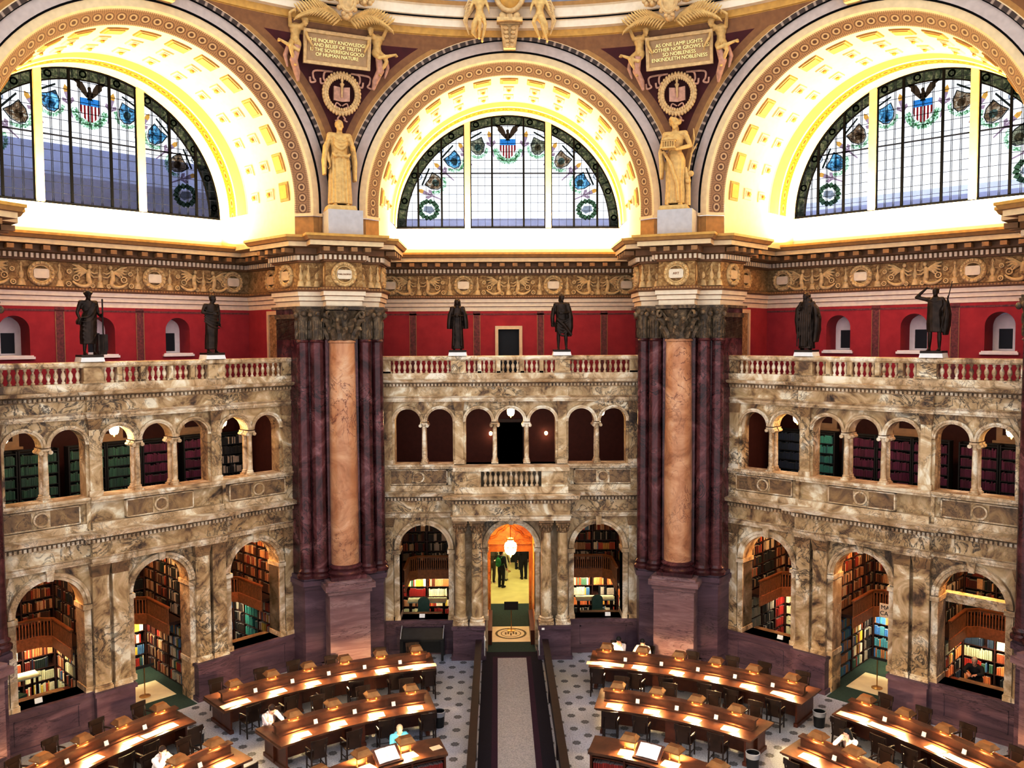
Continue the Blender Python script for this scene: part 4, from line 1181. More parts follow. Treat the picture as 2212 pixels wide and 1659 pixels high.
# partitions, back walls, floors, ceilings of the alcoves
for k in (-1, 0, 1):
    mb = MB()
    pu = 1.46 if k else 1.12
    for s in (-1, 1):
        a, b = sorted((s * (pu - (.04 if k else .2)), s * (pu + (.04 if k else .22))))
        mb.box(a, b, W0 + .62, 19.45, 0, 5.4)
        a, b = sorted((s * 4.72, s * 4.95)); mb.box(a, b, W0 + .5, 19.6, 0, 5.4)
    if k: mb.box(-4.9, 4.9, 19.45, 19.6, 0, 5.4)
    else:
        for s in (-1, 1):
            a, b = sorted((s * 1.28, s * 4.9)); mb.box(a, b, 19.45, 19.6, 0, 5.4)
    struct('wall_%s_alcove' % SIDE[k], mb, M['wood2'], FM(k))
    struct('ceiling_%s_alcove' % SIDE[k], MB().box(-4.9, 4.9, W0 + .6, 19.6, 5.28, 5.4), M['tan'], FM(k))
    fl = MB()
    if k:
        for s in (-1, 1):
            a, b = sorted((s * 1.5, s * 4.9)); fl.box(a, b, W0 + .62, 19.6, -.05, .012, 0); fl.box(a, b, W0 + .61, 18.2, 0, .42, 2)
        fl.box(-1.42, 1.42, W0 + .62, 19.6, -.05, .012, 0)
        fl.box(-.72, .72, W0 + .75, 17.6, -.02, .025, 1)
        fl.box(-.86, .86, 14.85, W0 + .62, -.02, .012, 0)
    else:
        for s in (-1, 1):
            a, b = sorted((s * 1.32, s * 4.9)); fl.box(a, b, W0 + .62, 19.6, -.05, .012, 0); fl.box(a, b, W0 + .61, 18.2, 0, .42, 2)
    struct('floor_%s_alcove' % SIDE[k], fl, [M['green'], M['landing'], M['wood2']], FM(k))

# passage behind the entrance, and the hall beyond
mb = MB()
for s in (-1, 1):
    a, b = sorted((s * .88, s * 1.1)); mb.box(a, b, W0 + .6, 19.4, 0, 3.9)
mb.ring(0, 3.84, [(.87, W0 + .55), (.87, 19.45)], 0, 180, 24)
op = [(-.79, 0), (-.79, 2.62), (.79, 2.62), (.79, 0)]
outer = [(-1.0, 0), (-1.0, 5.0), (1.0, 5.0), (1.0, 0)]
mb.plate([outer[:1] + [(-.79, 0), (-.79, 2.62), (.79, 2.62), (.79, 0)] + outer[3:] + [(1.0, 5.0), (-1.0, 5.0)]], 19.4, 19.75)
mb.box(-.95, .95, 19.3, 19.42, 2.95, 3.05); mb.box(-.92, .92, 19.34, 19.42, 3.05, 3.1)
# scrolled pediment over the inner door
for s in (-1, 1):
    mb.tube([(s * .8, 19.36, 3.2), (s * .55, 19.36, 3.28), (s * .45, 19.36, 3.45), (s * .25, 19.36, 3.55), (s * .1, 19.36, 3.72), (0, 19.36, 3.74)], [.04, .05, .05, .06, .06, .05], 6)
struct('wall_passage', mb, M['orange'], None, 30)
wd = MB()
for s in (-1, 1):
    a, b = sorted((s * .72, s * .9)); wd.box(a, b, 15.9, 18.3, 0, .5); wd.box(a - .01, b + .01, 15.88, 18.3, .5, .56)
struct('baseboard_passage', wd, M['wood2'])
struct('floor_landing', MB().box(-.74, .74, 16.2, 17.9, -.05, .02), M['landing'])
struct('floor_green_carpet', MB().box(-.88, .88, 17.9, 20.8, -.05, .016).box(-.95, .95, 15.2, 16.2, -.05, .014), M['green'])
struct('floor_hall', MB().box(-5, 5, 20.8, 28, -.05, .016), M['hallfloor'])
mb = MB().box(-5, 5, 27.6, 27.8, .45, 4.5)
struct('wall_hall', mb, M['white']); struct('baseboard_hall', MB().box(-5, 5, 27.5, 27.65, 0, .5), M['black'])
struct('ceiling_hall', MB().box(-5, 5, 19.8, 28, 4.5, 4.6), M['cream'])
mb = MB()
for s in (-1, 1):
    a, b = sorted((s * 5, s * 5.2)); mb.box(a, b, 19.7, 28, 0, 4.6)
struct('wall_hall_sides', mb, M['cream'])
area('hall_light', 0, 0, 23.5, 4.4, 6, 4, 220, (1, .93, .6), Matrix.Identity(4))
area('passage_light', 0, 0, 18.0, 4.3, .5, .8, 26, (1, .7, .3), Matrix.Identity(4))
# ring emblem let into the landing
em = MB()
T = Matrix.Translation((0, 17.1, .024))
em.lathe([(.52, 0), (.6, 0)], n=40, T=T, cap=False); em.lathe([(.36, 0), (.39, 0)], n=40, T=T, cap=False)
for i in range(36):
    a = 2 * pi * i / 36; em.lathe([(0.0, .002), (.05, .002)], (.56 * cos(a) * 1.0, .56 * sin(a)), 6, 0, T, cap=False)
for x, y in ((-.2, 0), (-.1, .05), (.1, .05), (.2, 0), (0, -.1)): em.box(x - .03, x + .03, y - .12, y + .12, 0, .003, 0, T)
struct('floor_emblem', em, flat('emblem_olive', (.16, .14, .06), .7))

# ---------------------------------------------------------------- arcade of the upper floor: bookcases of bound sets
UP = {-1: ['green', 'green', 'green', 'green', 'maroon', 'maroon', 'black'], 1: ['navy', 'teal', 'maroon', 'maroon', 'maroon', 'maroon', 'maroon']}
for k in (-1, 1):
    for i, uc in enumerate(AU):
        u0 = uc - .56
        kd = UP[k][i]
        T_ = FM(k) @ Matrix.Translation((u0, 17.75, 5.9))
        L = 1.12 if i not in (1, 4) else 1.25
        t = bookcase(T_, 1.12, 0, 6, .34, .35, 'bookcase of %s volumes behind the %s upper arch of the %s' % (CN[kd], ORD[i], SN[k]), kd, 'black', 'bookcase behind the %s upper arch of %s' % (ORD[i], SN[k]), .035, .05, 1, 0)
        t['group'] = 'bookcases in the upper arcades'
    mb = MB()
    for u in (-3.2, 0, 3.2):
        mb.plate([[(u - .6, 8.0), (u - .6, 9.1), (u + .6, 9.1), (u + .6, 8.0)], [(u - .42, 8.2), (u - .42, 9.0), (u + .42, 9.0), (u + .42, 8.2)]], 19.38, 19.44)
        mb.box(u - .7, u + .7, 19.33, 19.45, 7.94, 8.02)
    trim(mb, M['cream'], FM(k), label='cream window frames on the back wall of the arcade')
    area('arcade_light', k, 0, 16.6, 9.0, 7, .5, 60, (1, .6, .35), Matrix.Identity(4))
area('arcade_light', 0, 0, 16.6, 9.0, 7, .5, 22, (1, .4, .25), Matrix.Identity(4))
door(8, Matrix.Translation((0, 19.45, 5.9)), .55, 2.05, (M['shelf'], M['black']), 'dark doorway behind the middle upper arch', MB().box(-.58, .58, .0, .06, 0, 2.1))
# hanging lanterns
def lantern(name, label, P, s=1.0, power=12, drop=.25, group='hanging lanterns'):
    t = thing(name, label, 'lantern', Matrix.Translation(P), group)
    part('canopy', MB().lathe([(.02 * s, .02 * s), (.09 * s, .0), (.1 * s, -.03 * s), (.06 * s, -.07 * s)], n=12).tube([(0, 0, 0), (0, 0, drop)], .012 * s, 6), M['brass'], t, 40)
    part('glass_globe', MB().lathe([(.06 * s, -.07 * s), (.13 * s, -.12 * s), (.15 * s, -.2 * s), (.13 * s, -.32 * s), (.09 * s, -.38 * s)], n=12), M['lantern'], t, 40)
    part('frame', MB().lathe([(.155 * s, -.19 * s), (.16 * s, -.2 * s), (.155 * s, -.21 * s)], n=12, cap=False).lathe([(.09 * s, -.38 * s), (.05 * s, -.41 * s), (.015 * s, -.46 * s)], n=12), M['brass'], t, 40)
    L = bpy.data.lights.new(name, 'POINT'); L.energy = power; L.color = (1, .7, .35); L.shadow_soft_size = .12
    o = bpy.data.objects.new(name + '_light', L); COL.objects.link(o); o.parent = t; o.location = (0, 0, -.62 * s)
    return t
for k, u, lab in ((0, -3.2, 'glowing lantern in the left pair of upper arches, middle screen'), (0, 0.02, 'glowing lantern in the middle upper arch of the middle screen'), (0, 3.35, 'glowing lantern in the right pair of upper arches, middle screen'),
                  (-1, 2.5, 'glowing lantern in the sixth upper arch of the left screen'), (-1, -.9, 'glowing lantern in the third upper arch of the left screen'), (-1, -3.9, 'glowing lantern in the first upper arch of the left screen'),
                  (1, -2.5, 'glowing lantern in the second upper arch of the right screen'), (1, 3.8, 'glowing lantern in the last upper arch of the right screen')):
    w_ = {(-1, 2.5): 16.0, (1, -2.5): 16.0}.get((k, u), 16.2)
    lantern('hanging_lantern', lab, fp(k, u, w_, 8.87), .95, 10, .2)
for u in (-.75, 1.49): lantern('wall_sconce', 'small glowing sconce on the back wall of the middle arcade, %s of its door' % ('left' if u < 0 else 'right'), (u, 19.2, 7.62), .45, 2, .05, 'wall sconces')
lantern('entrance_lantern', 'large glass lantern hanging in the entrance passage', (0, 17.0, 3.75), 1.6, 30, .9, None)
# ---------------------------------------------------------------- floor and aisle
mb = MB()
oct_ = [fp(k, u, 15.5) for k in (-2, -1, 0, 1, 2) for u in (-6.42, 6.42)]
P = [(p.x, p.y) for p in oct_] + [(15.5, -12), (-15.5, -12)]
mb.add([(x, y, 0) for x, y in P], [tuple(range(len(P)))])
struct('floor', mb, M['floor'])
struct('floor_aisle', MB().box(-1.05, 1.05, 3, 15.2, -.02, .008, 0).box(-.68, .68, 3, 14.75, -.02, .012, 1).box(-.51, .51, 3, 14.62, -.02, .016, 2), [M['darkcarpet'], M['plumcarpet'], flat('grey_runner', (.4, .38, .38), .9, var=.2, scale=30)])
for s, nm in ((-1, 'left'), (1, 'right')):
    t = thing('aisle_parapet', 'low dark wood parapet along the %s side of the carpeted aisle' % nm, 'parapet', Matrix.Translation((s * 1.17, 0, 0)))
    part('panel', MB().box(-.05, .05, 3, 14.35, 0, .72), M['dwood2'], t)
    part('cap_rail', MB().box(-.11, .11, 2.95, 14.35, .72, .78), M['dwood2'], t)
    for y in (3.2, 7.4, 11.0): part('post', MB().box(-.09, .09, y - .14, y + .14, 0, .72), M['dwood2'], t)
    part('handrail', MB().tube([(-s * .24, 14.1, .84), (-s * .2, 14.5, .84), (-s * .2, 15.0, .84)], .025, 6).tube([(-s * .2, 14.5, .0), (-s * .2, 14.5, .84)], .02, 6).tube([(-s * .2, 15.0, .0), (-s * .2, 15.0, .84)], .02, 6), M['paper'], t, label='pale metal handrail at the inner end')

# ---------------------------------------------------------------- curved reading desks
def arcseg(mb, r0, r1, a0, a1, z0, z1, n=None, mi=0):
    """solid arc about the room's middle; angles in degrees from straight ahead"""
    n = n or max(2, int(abs(a1 - a0) / 1.5))
    vs = []
    for i in range(n + 1):
        a = radians(a0 + (a1 - a0) * i / n)
        for r, z in ((r0, z0), (r1, z0), (r1, z1), (r0, z1)): vs.append((r * sin(a), r * cos(a), z))
    fs = [(0, 1, 2, 3), tuple(n * 4 + j for j in (3, 2, 1, 0))]
    for i in range(n):
        b = i * 4
        for j in range(4): fs.append((b + j, b + (j + 1) % 4, b + 4 + (j + 1) % 4, b + 4 + j))
    return mb.add(vs, fs, mi)
def desk(rc, a0, a1, label, seats):
    t = thing('reading_desk', label, 'desk', None, 'curved reading desks')
    d = .72
    part('desktop', arcseg(arcseg(MB(), rc - d, rc + d, a0, a1, .735, .775), rc - d + .05, rc + d - .05, a0 + .2, a1 - .2, .69, .735), M['wood'], t)
    ia, ib = a0 + (1.6 if a1 > a0 else -1.6), a1 - (1.6 if a1 > a0 else -1.6)
    ia, ib = a0 + math.copysign(degr(.22, rc), a1 - a0), a1 - math.copysign(degr(.22, rc), a1 - a0)
    part('partition', arcseg(MB(), rc - .06, rc + .06, ia, ib, .775, 1.02), M['wood'], t)
    cap = arcseg(MB(), rc - .12, rc + .12, ia - math.copysign(degr(.04, rc), a1 - a0), ib + math.copysign(degr(.04, rc), a1 - a0), 1.02, 1.06)
    part('partition_cap', cap, M['wood'], t)
    for s in (-1, 1):
        part('ledge', arcseg(MB(), rc + s * .06, rc + s * .2, ia, ib, .775, .81), M['wood'], t)
    part('modesty_panel', arcseg(MB(), rc - .03, rc + .03, a0 + (ib - ia) * .03, a1 - (ib - ia) * .03, .05, .69), M['wood2'], t)
    sg = math.copysign(1, a1 - a0); q = degr(.4, rc) * sg
    ends = [(a0 + degr(.2, rc) * sg, a0 + degr(.26, rc) * sg), (a1 - degr(.26, rc) * sg, a1 - degr(.2, rc) * sg)]
    for x, y in ends:
        part('end_panel', arcseg(arcseg(MB(), rc - .6, rc + .6, x, y, .1, .69, 2), rc - .64, rc + .64, x - degr(.03, rc) * sg, y + degr(.03, rc) * sg, 0, .1, 2), M['wood2'], t)
    for i in range(1, len(seats)):
        if i % 2 == 0 or len(seats) < 3:
            m = (seats[i] + seats[i - 1]) / 2
            part('cabinet', arcseg(arcseg(MB(), rc - .5, rc + .5, m - degr(.2, rc), m + degr(.2, rc), .08, .69, 3), rc - .53, rc + .53, m - degr(.23, rc), m + degr(.23, rc), 0, .08, 3), M['wood2'], t)
    return t
def degr(L, r): return math.degrees(L / r)
LN = []
ROWS = [  # name, radius, from, to, seats
    ('rear desk left of the aisle', 12.8, -12.0, -43.2, [-14.4 - 5.22 * i for i in range(6)]),
    ('rear desk right of the aisle', 12.8, 11.6, 43.2, [14.0 + 5.3 * i for i in range(6)]),
    ('inner desk left of the aisle', 9.75, -14.6, -42.8, [-18.1 - 6.78 * i for i in range(4)]),
    ('inner desk right of the aisle', 9.75, 14.5, 42.8, [18.05 + 6.78 * i for i in range(4)]),
    ('outer desk at the far left', 12.8, -47.4, -78, [-50.4 - 4.95 * i for i in range(5)]),
    ('outer desk at the far right', 12.8, 47.4, 78, [50.4 + 5.0 * i for i in range(5)]),
    ('inner desk at the far left', 9.75, -48.0, -75, [-51.8 - 6.1 * i for i in range(3)]),
    ('inner desk at the far right', 9.75, 48.0, 75, [52.0 + 5.9 * i for i in range(3)])]
# lamp: a bronze hood on two posts astride the partition
def make_lamp(M0, label, group):
    t = thing('desk_lamp', label, 'lamp', M0, group)
    for s in (-1, 1):
        part('post', MB().lathe([(.03, 0), (.03, .012), (.012, .02), (.012, .13)], (s * .13, 0), 8), M['brass'], t, 40)
    h = MB()
    h.frustum((-.205, .205, -.19, .19), (-.15, .15, -.1, .1), .14, .225); h.box(-.21, .21, -.195, .195, .11, .14)
    h.frustum((-.155, .155, -.105, .105), (-.14, .14, -.09, .09), .225, .245)
    part('hood', h, M['hood'], t)
    part('bulb', MB().box(-.17, .17, -.025, .025, .075, .1).box(-.17, -.12, -.018, .018, .1, .115).box(.12, .17, -.018, .018, .1, .115), M['bulb'], t)
    L = bpy.data.lights.new('desk_lamp_light', 'POINT'); L.energy = 5; L.color = (1, .72, .38); L.shadow_soft_size = .05
    o = bpy.data.objects.new('desk_lamp_light', L); COL.objects.link(o); o.parent = t; o.location = (0, -.17, .06)
    L = bpy.data.lights.new('desk_lamp_spot', 'SPOT'); L.energy = LAMP_W; L.color = (1, .76, .42); L.shadow_soft_size = .06; L.spot_size = radians(125); L.spot_blend = .9
    for s in (-1, 1):
        o = bpy.data.objects.new('desk_lamp_spot', L); COL.objects.link(o); o.parent = t; o.location = (0, s * .14, .085); o.rotation_euler = (radians(42) * s, 0, 0)
    return t
LAMP_W = 105.0
def make_chair():
    t = thing('wooden_armchair', 'x', 'chair', None, None)
    part('seat', MB().frustum((-.22, .22, -.2, .22), (-.23, .23, -.21, .23), .42, .455), M['dwood'], t)
    for x in (-.19, .19):
        part('leg', MB().tube([(x, .18, .43), (x, .2, 0)], [.026, .02], 6), M['dwood'], t)
        part('leg', MB().tube([(x, -.18, .44), (x * 1.05, -.22, 0)], [.026, .02], 6), M['dwood'], t)
        part('back_post', MB().tube([(x, -.18, .44), (x * 1.02, -.22, .7), (x * 1.04, -.27, .93)], [.024, .022, .02], 6), M['dwood'], t)
        part('arm', MB().tube([(x * 1.02, -.22, .66), (x * 1.2, 0, .67), (x * 1.2, .14, .65), (x * 1.15, .16, .44)], [.02, .024, .024, .018], 6), M['dwood'], t)
    part('crest_rail', MB().sweep([(.23, -.25), (.1, -.275), (-.1, -.275), (-.23, -.25)], [(-.015, .8), (.02, .8), (.02, .95), (-.015, .95)], pclosed=True), M['dwood'], t)
    part('splat', MB().plate([[(-.15, .46), (-.15, .82), (.15, .82), (.15, .46)]], -.235, -.215), M['dwood'], t)
    part('stretcher', MB().tube([(-.19, .19, .18), (-.19, -.2, .18)], .013, 5).tube([(.19, .19, .18), (.19, -.2, .18)], .013, 5).tube([(-.19, 0, .18), (.19, 0, .18)], .013, 5), M['dwood'], t)
    return t
_lamp = _chair = _blot = _tag = None
OCC = {}
RC = random.Random(11)
def seat_m(r, a, z=0, face=0):
    """frame at polar (r, a): y points outward (face = pi turns it inward)"""
    p = polar(r, a, z); return Matrix.Translation(p) @ RZ(-radians(a) + face)
EMPTY_FAR = set()
for nm, rc, a0, a1, seats in ROWS:
    desk(rc, a0, a1, 'curved mahogany reading desk, the ' + nm, seats)
    for i, a in enumerate(seats):
        o_ = ORD[i] + ' from the aisle' if 'aisle' in nm else ORD[i] + ' from its near end'
        lab = 'bronze hooded desk lamp, %s on the %s' % (ORD[i] + (' from the aisle' if 'aisle' in nm else ''), nm)
        Mx = seat_m(rc, a, 1.06)
        if _lamp is None: _lamp = make_lamp(Mx, lab, 'hooded lamps on the reading desks')
        else: dup(_lamp, Mx, lab)
        lab = 'pale blotter at the %s seat of the %s' % (ORD[i], nm)
        Mx = seat_m(rc - .47 + RC.uniform(-.03, .03), a + RC.uniform(-.25, .25), .777) @ RZ(RC.uniform(-.12, .12))
        if _blot is None:
            _blot = tag(link('blotter', MB().box(-.22, .22, -.15, .15, 0, .006).data('blotter', M['blotter']), None, Mx), lab, 'blotter', 'blotters on the reading desks')
        else: dup(_blot, Mx, lab)
        for side, rr, face in (('near', rc - 1.02, 0), ('far', rc + (.9 if abs(abs(a) % 45 - 22.5) < 5 and rc > 11 else 1.06), pi)):
            lab = 'dark armchair, %s side, %s seat of the %s' % (side, ORD[i], nm)
            jit = RC.uniform(-.1, .1)
            Mx = seat_m(rr + (RC.uniform(-.12, .05) if side == 'near' else RC.uniform(-.05, .04)), a + RC.uniform(-.8, .8) + (-.5 if a > 0 and side == 'near' else (.9 if side == 'near' else 0)), 0, face) @ RZ(jit)
            if _chair is None:
                _chair = make_chair(); _chair.matrix_local = Mx; _chair['label'] = lab; _chair['group'] = 'armchairs at the reading desks'
            else: dup(_chair, Mx, lab, 'armchairs at the reading desks')
    for i in range(len(seats) - 1):
        a = (seats[i] + seats[i + 1]) / 2
        lab = 'small white card after the %s seat of the %s' % (ORD[i], nm)
        Mx = seat_m(rc - .13, a + .15, .81)
        if _tag is None:
            _tag = tag(link('seat_card', MB().frustum((-.055, .055, -.02, .02), (-.055, .055, .03, .045), 0, .11).data('seat_card', M['paper']), None, Mx), lab, 'card', 'seat number cards')
        else: dup(_tag, Mx, lab)
# ---------------------------------------------------------------- inner counters with shelves of red volumes
def counter(s, nm):
    a0, a1 = s * 17.6, s * 62
    r0, r1 = 5.75, 6.6
    t = thing('bookshelf_counter', 'curved mahogany counter with shelves of red volumes, %s of the aisle' % nm, 'counter')
    part('worktop', arcseg(arcseg(MB(), r0 - .04, r1 + .04, a0, a1, 1.08, 1.13), r0, r1, a0 + s * .3, a1 - s * .3, 1.04, 1.08), M['wood'], t)
    part('back_panel', arcseg(MB(), r1 - .06, r1, a0 + s * .4, a1, 0, 1.05), M['wood2'], t)
    for j in range(6):
        a = a0 + s * .7 + (a1 - a0) * j / 5.3
        part('upright', arcseg(MB(), r0, r1 - .05, a - .25, a + .25, 0, 1.05, 2), M['wood2'], t)
    for z in (.12, .56, 1.0):
        part('shelf', arcseg(MB(), r0 + .02, r1 - .05, a0 + s * .5, a1, z - .03, z), M['wood2'], t)
    for z in (.12, .56):
        for j in range(5):
            b0 = a0 + s * .7 + (a1 - a0) * j / 5.3 + s * .4; b1 = a0 + s * .7 + (a1 - a0) * (j + 1) / 5.3 - s * .4
            n = 13
            for i in range(n):
                a = b0 + (b1 - b0) * (i + .5) / n
                wd_ = radians(abs(b1 - b0)) / n * (r0 + .05) * .93
                c = RB.choice(PAL['red'])
                BOOKS.append((seat_m(r0 + .04, a, z + .002), (wd_, .22, RB.uniform(.3, .33)), c, 'dark red law volume, %s shelf of the counter %s of the aisle' % ('upper' if z > .3 else 'lower', nm)))
    for i, a in enumerate((s * 26.7, s * 37.45, s * 48.3)):
        lab = 'bronze hooded lamp standing on the counter %s of the aisle, %s from its end' % (nm, ORD[i])
        Mx = seat_m(6.2, a, 1.13)
        l_ = dup(_lamp, Mx, lab, 'hooded lamps on the counters')
        for ch in l_.children:
            if ch.name.startswith('post') or ch.name.startswith('hood') or ch.name.startswith('bulb'):
                ch.matrix_local = Matrix.Translation((0, 0, .16)) @ ch.matrix_local if not ch.name.startswith('post') else ch.matrix_local @ Matrix.Diagonal((1, 1, 2.25, 1))
            else: ch.location.z += .16
        tag(link('sheet', MB().box(-.21, .21, -.16, .16, 0, .006).data('sheet', M['blotter']), None, seat_m(6.0, a, 1.132) @ RZ(.1)), 'paper sheet under the %s lamp of the counter %s of the aisle' % (ORD[i], nm), 'paper', 'sheets on the counters')
    # open book on a sloping stand
    a = s * 31.75
    t2 = thing('book_stand', 'sloping wooden stand on the counter %s of the aisle' % nm, 'book stand', seat_m(6.15, a, 1.13))
    R_ = Matrix.Rotation(radians(32), 4, 'X')
    part('slope', MB().box(-.34, .34, -.24, .24, .14, .165, 0, R_), M['wood'], t2)
    part('support', MB().box(-.3, .3, .05, .09, 0, .14).box(-.3, .3, -.2, -.17, 0, .06), M['wood'], t2)
    part('lip', MB().box(-.34, .34, -.26, -.22, .16, .2, 0, R_), M['wood'], t2)
    t3 = thing('open_book', 'large white book lying open on the stand %s of the aisle' % nm, 'book', seat_m(6.15, a, 1.13) @ R_ @ Matrix.Translation((0, 0, .172)))
    for q in (-1, 1):
        pg = MB(); pts = []
        for i in range(7):
            x = q * .27 * i / 6; pts.append((x, .006 + .03 * sin(pi * min(1, i / 6 + .12)) * (1 - i / 9)))
        vs = [(x, y, z) for y in (-.19, .19) for x, z in pts] + [(x, y, 0) for y in (-.19, .19) for x, z in pts]
        n = 7; fs = [(i, i + 1, n + i + 1, n + i) for i in range(6)] + [(2 * n + i, 3 * n + i, 3 * n + i + 1, 2 * n + i + 1) for i in range(6)]
        fs += [(i, 2 * n + i, 2 * n + i + 1, i + 1) for i in range(6)] + [(n + i, n + i + 1, 3 * n + i + 1, 3 * n + i) for i in range(6)] + [(6, 2 * n + 6, 3 * n + 6, n + 6)]
        part('page', pg.add(vs, fs), M['paper'], t3)
    part('cover', MB().box(-.285, .285, -.2, .2, -.004, .002), M['wood2'], t3)
counter(-1, 'left'); counter(1, 'right')
tag(link('note_pad', MB().box(-.14, .14, -.1, .1, 0, .012).data('note_pad', M['blotter']), None, seat_m(6.1, -19.6, 1.132) @ RZ(.2)), 'pale note pad at the aisle end of the left counter', 'note pad')
# loose sheets on the desks
for i, (r, a, nm) in enumerate(((12.35, -12.9, 'aisle end of the left rear desk'), (12.35, -16.2, 'left rear desk beside its first lamp'), (12.35, 12.4, 'aisle end of the right rear desk'), (12.35, 15.6, 'right rear desk beside its first lamp'), (12.35, 39.6, 'right rear desk near its outer end'), (12.35, -42.0, 'outer end of the left rear desk'), (12.3, -52.8, 'far left outer desk between two lamps'), (12.3, 49.0, 'far right outer desk at its near end'), (12.3, 53.2, 'far right outer desk between two lamps'), (12.3, 63.2, 'far right outer desk beyond the third lamp'))):
    tag(link('loose_sheet', MB().box(-.26, .26, -.14, .14, 0, .004).data('loose_sheet', M['blotter']), None, seat_m(r, a, .784)), 'cream sheet lying on the ' + nm, 'paper', 'loose sheets on the desks')
# ---------------------------------------------------------------- waste bins
_bin = None
for r, a, lab in ((9.63, -13.4, 'black waste bin at the aisle end of the left inner desk'), (12.7, 44.4, 'black waste bin at the outer end of the right rear desk'), (9.1, 43.0, 'black waste bin with grey liner at the outer end of the right inner desk'), (12.3, -46.6, 'black waste bin with grey liner beside the far left outer desk')):
    Mx = seat_m(r, a)
    if _bin is None:
        _bin = thing('waste_bin', lab, 'bin', Mx, 'waste bins beside the desks')
        part('body', MB().lathe([(.15, 0), (.175, .42), (.185, .43), (.185, .45), (.16, .45), (.14, .04)], n=20), M['blackm'], _bin, 40)
        part('liner', MB().lathe([(.183, .33), (.192, .46), (.17, .47), (.15, .3)], n=20, cap=False), M['steel'], _bin, 40)
    else: dup(_bin, Mx, lab)
# ---------------------------------------------------------------- figures: overlapping limbs fused into one surface
def fuse(mb, name, mat, voxel, smooth=3, parent=None, M0=None, fac=.5):
    me = mb.data('tmp', mat)
    o = bpy.data.objects.new('tmp', me); COL.objects.link(o)
    r = o.modifiers.new('r', 'REMESH'); r.mode = 'VOXEL'; r.voxel_size = voxel; r.use_smooth_shade = True
    if smooth:
        s = o.modifiers.new('s', 'SMOOTH'); s.iterations = smooth; s.factor = fac
    dg = bpy.context.evaluated_depsgraph_get()
    m2 = bpy.data.meshes.new_from_object(o.evaluated_get(dg)); m2.name = name
    bpy.data.objects.remove(o); bpy.data.meshes.remove(me)
    if not m2.materials: m2.materials.append(mat)
    m2.shade_smooth()
    return link(name, m2, parent, M0)
V = Vector
def limb(mb, a, b, ra, rb, n=10):
    a, b = V(a), V(b)
    mb.tube([a, a.lerp(b, .3), a.lerp(b, .7), b], [ra, ra * 1.04, (ra + rb * 1.3) / 2.2, rb], n); mb.ball(a, ra * 1.0, 8); mb.ball(b, rb * 1.0, 8)
def loft(mb, secs, n=40):
    """secs = [(z, cx, cy, rx, ry, fold amplitude, fold count, phase)]"""
    vs = []
    for z, cx, cy, rx, ry, am, k, ph in secs:
        for i in range(n):
            t = 2 * pi * i / n
            f = 1 + am * 1.5 * (1.4 * abs(sin(k * t / 2 * 2 + ph)) - .8 + .4 * sin((k * 2 - 1) * t + ph * 2.3))
            vs.append((cx + rx * f * cos(t), cy + ry * f * sin(t), z))
    fs = [(j * n + i, j * n + (i + 1) % n, (j + 1) * n + (i + 1) % n, (j + 1) * n + i) for j in range(len(secs) - 1) for i in range(n)]
    fs += [tuple(reversed(range(n))), tuple((len(secs) - 1) * n + i for i in range(n))]
    mb.add(vs, fs)
def head(mb, c, yaw=0, tilt=0, s=1.0, beard=False):
    T = Matrix.Translation(c) @ RZ(yaw) @ Matrix.Rotation(tilt, 4, 'X')
    mb.ball((0, .01 * s, .02 * s), (.078 * s, .095 * s, .105 * s), 14, 0, T)
    mb.ball((0, -.03 * s, -.05 * s), (.056 * s, .062 * s, .07 * s), 12, 0, T)
    mb.tube([(0, -.085 * s, .03 * s), (0, -.108 * s, -.018 * s), (0, -.085 * s, -.03 * s)], [.012 * s, .019 * s, .012 * s], 6, 0, T)
    for q in (-1, 1):
        mb.ball((q * .078 * s, .015 * s, -.005 * s), (.012 * s, .02 * s, .03 * s), 6, 0, T)
        mb.ball((q * .032 * s, -.075 * s, .05 * s), (.03 * s, .018 * s, .01 * s), 6, 0, T)
        mb.ball((q * .04 * s, -.068 * s, -.02 * s), (.022 * s, .02 * s, .02 * s), 6, 0, T)
    mb.ball((0, -.082 * s, -.062 * s), (.026 * s, .012 * s, .009 * s), 6, 0, T); mb.ball((0, -.078 * s, -.098 * s), (.025 * s, .02 * s, .02 * s), 6, 0, T)
    if beard: mb.ball((0, -.06 * s, -.12 * s), (.06 * s, .05 * s, .075 * s), 10, 0, T)
def hand(mb, w, d, up, s=1.0, curl=.5, side=1):
    """palm and five bent fingers from wrist w towards d, palm facing -up"""
    w, d, up = V(w), V(d).normalized(), V(up).normalized(); x = d.cross(up).normalized() * side; up = x.cross(d).normalized() * side
    for i in range(4):
        o = x * (.033 - .022 * i) * s
        mb.tube([w + o * .6, w + o + d * .045 * s, w + o + d * .085 * s], [.016 * s, .016 * s, .013 * s], 6)
        L = (.07, .08, .075, .06)[i] * s
        k = w + o + d * .085 * s
        k2 = k + (d * cos(curl * .8) - up * sin(curl * .8)) * L * .5
        k3 = k2 + (d * cos(curl * 1.9) - up * sin(curl * 1.9)) * L * .5
        mb.tube([k, k2, k3], [.0115 * s, .0105 * s, .009 * s], 6); mb.ball(k3, .0095 * s, 6)
    b = w + x * .028 * s + d * .03 * s
    t1 = b + (x * .8 + d * .5 - up * .25).normalized() * .038 * s; t2 = t1 + (d * .9 + x * .15 - up * .35).normalized() * .032 * s
    mb.tube([b - x * .01, t1, t2], [.015 * s, .0125 * s, .01 * s], 6); mb.ball(t2, .0105 * s, 6)
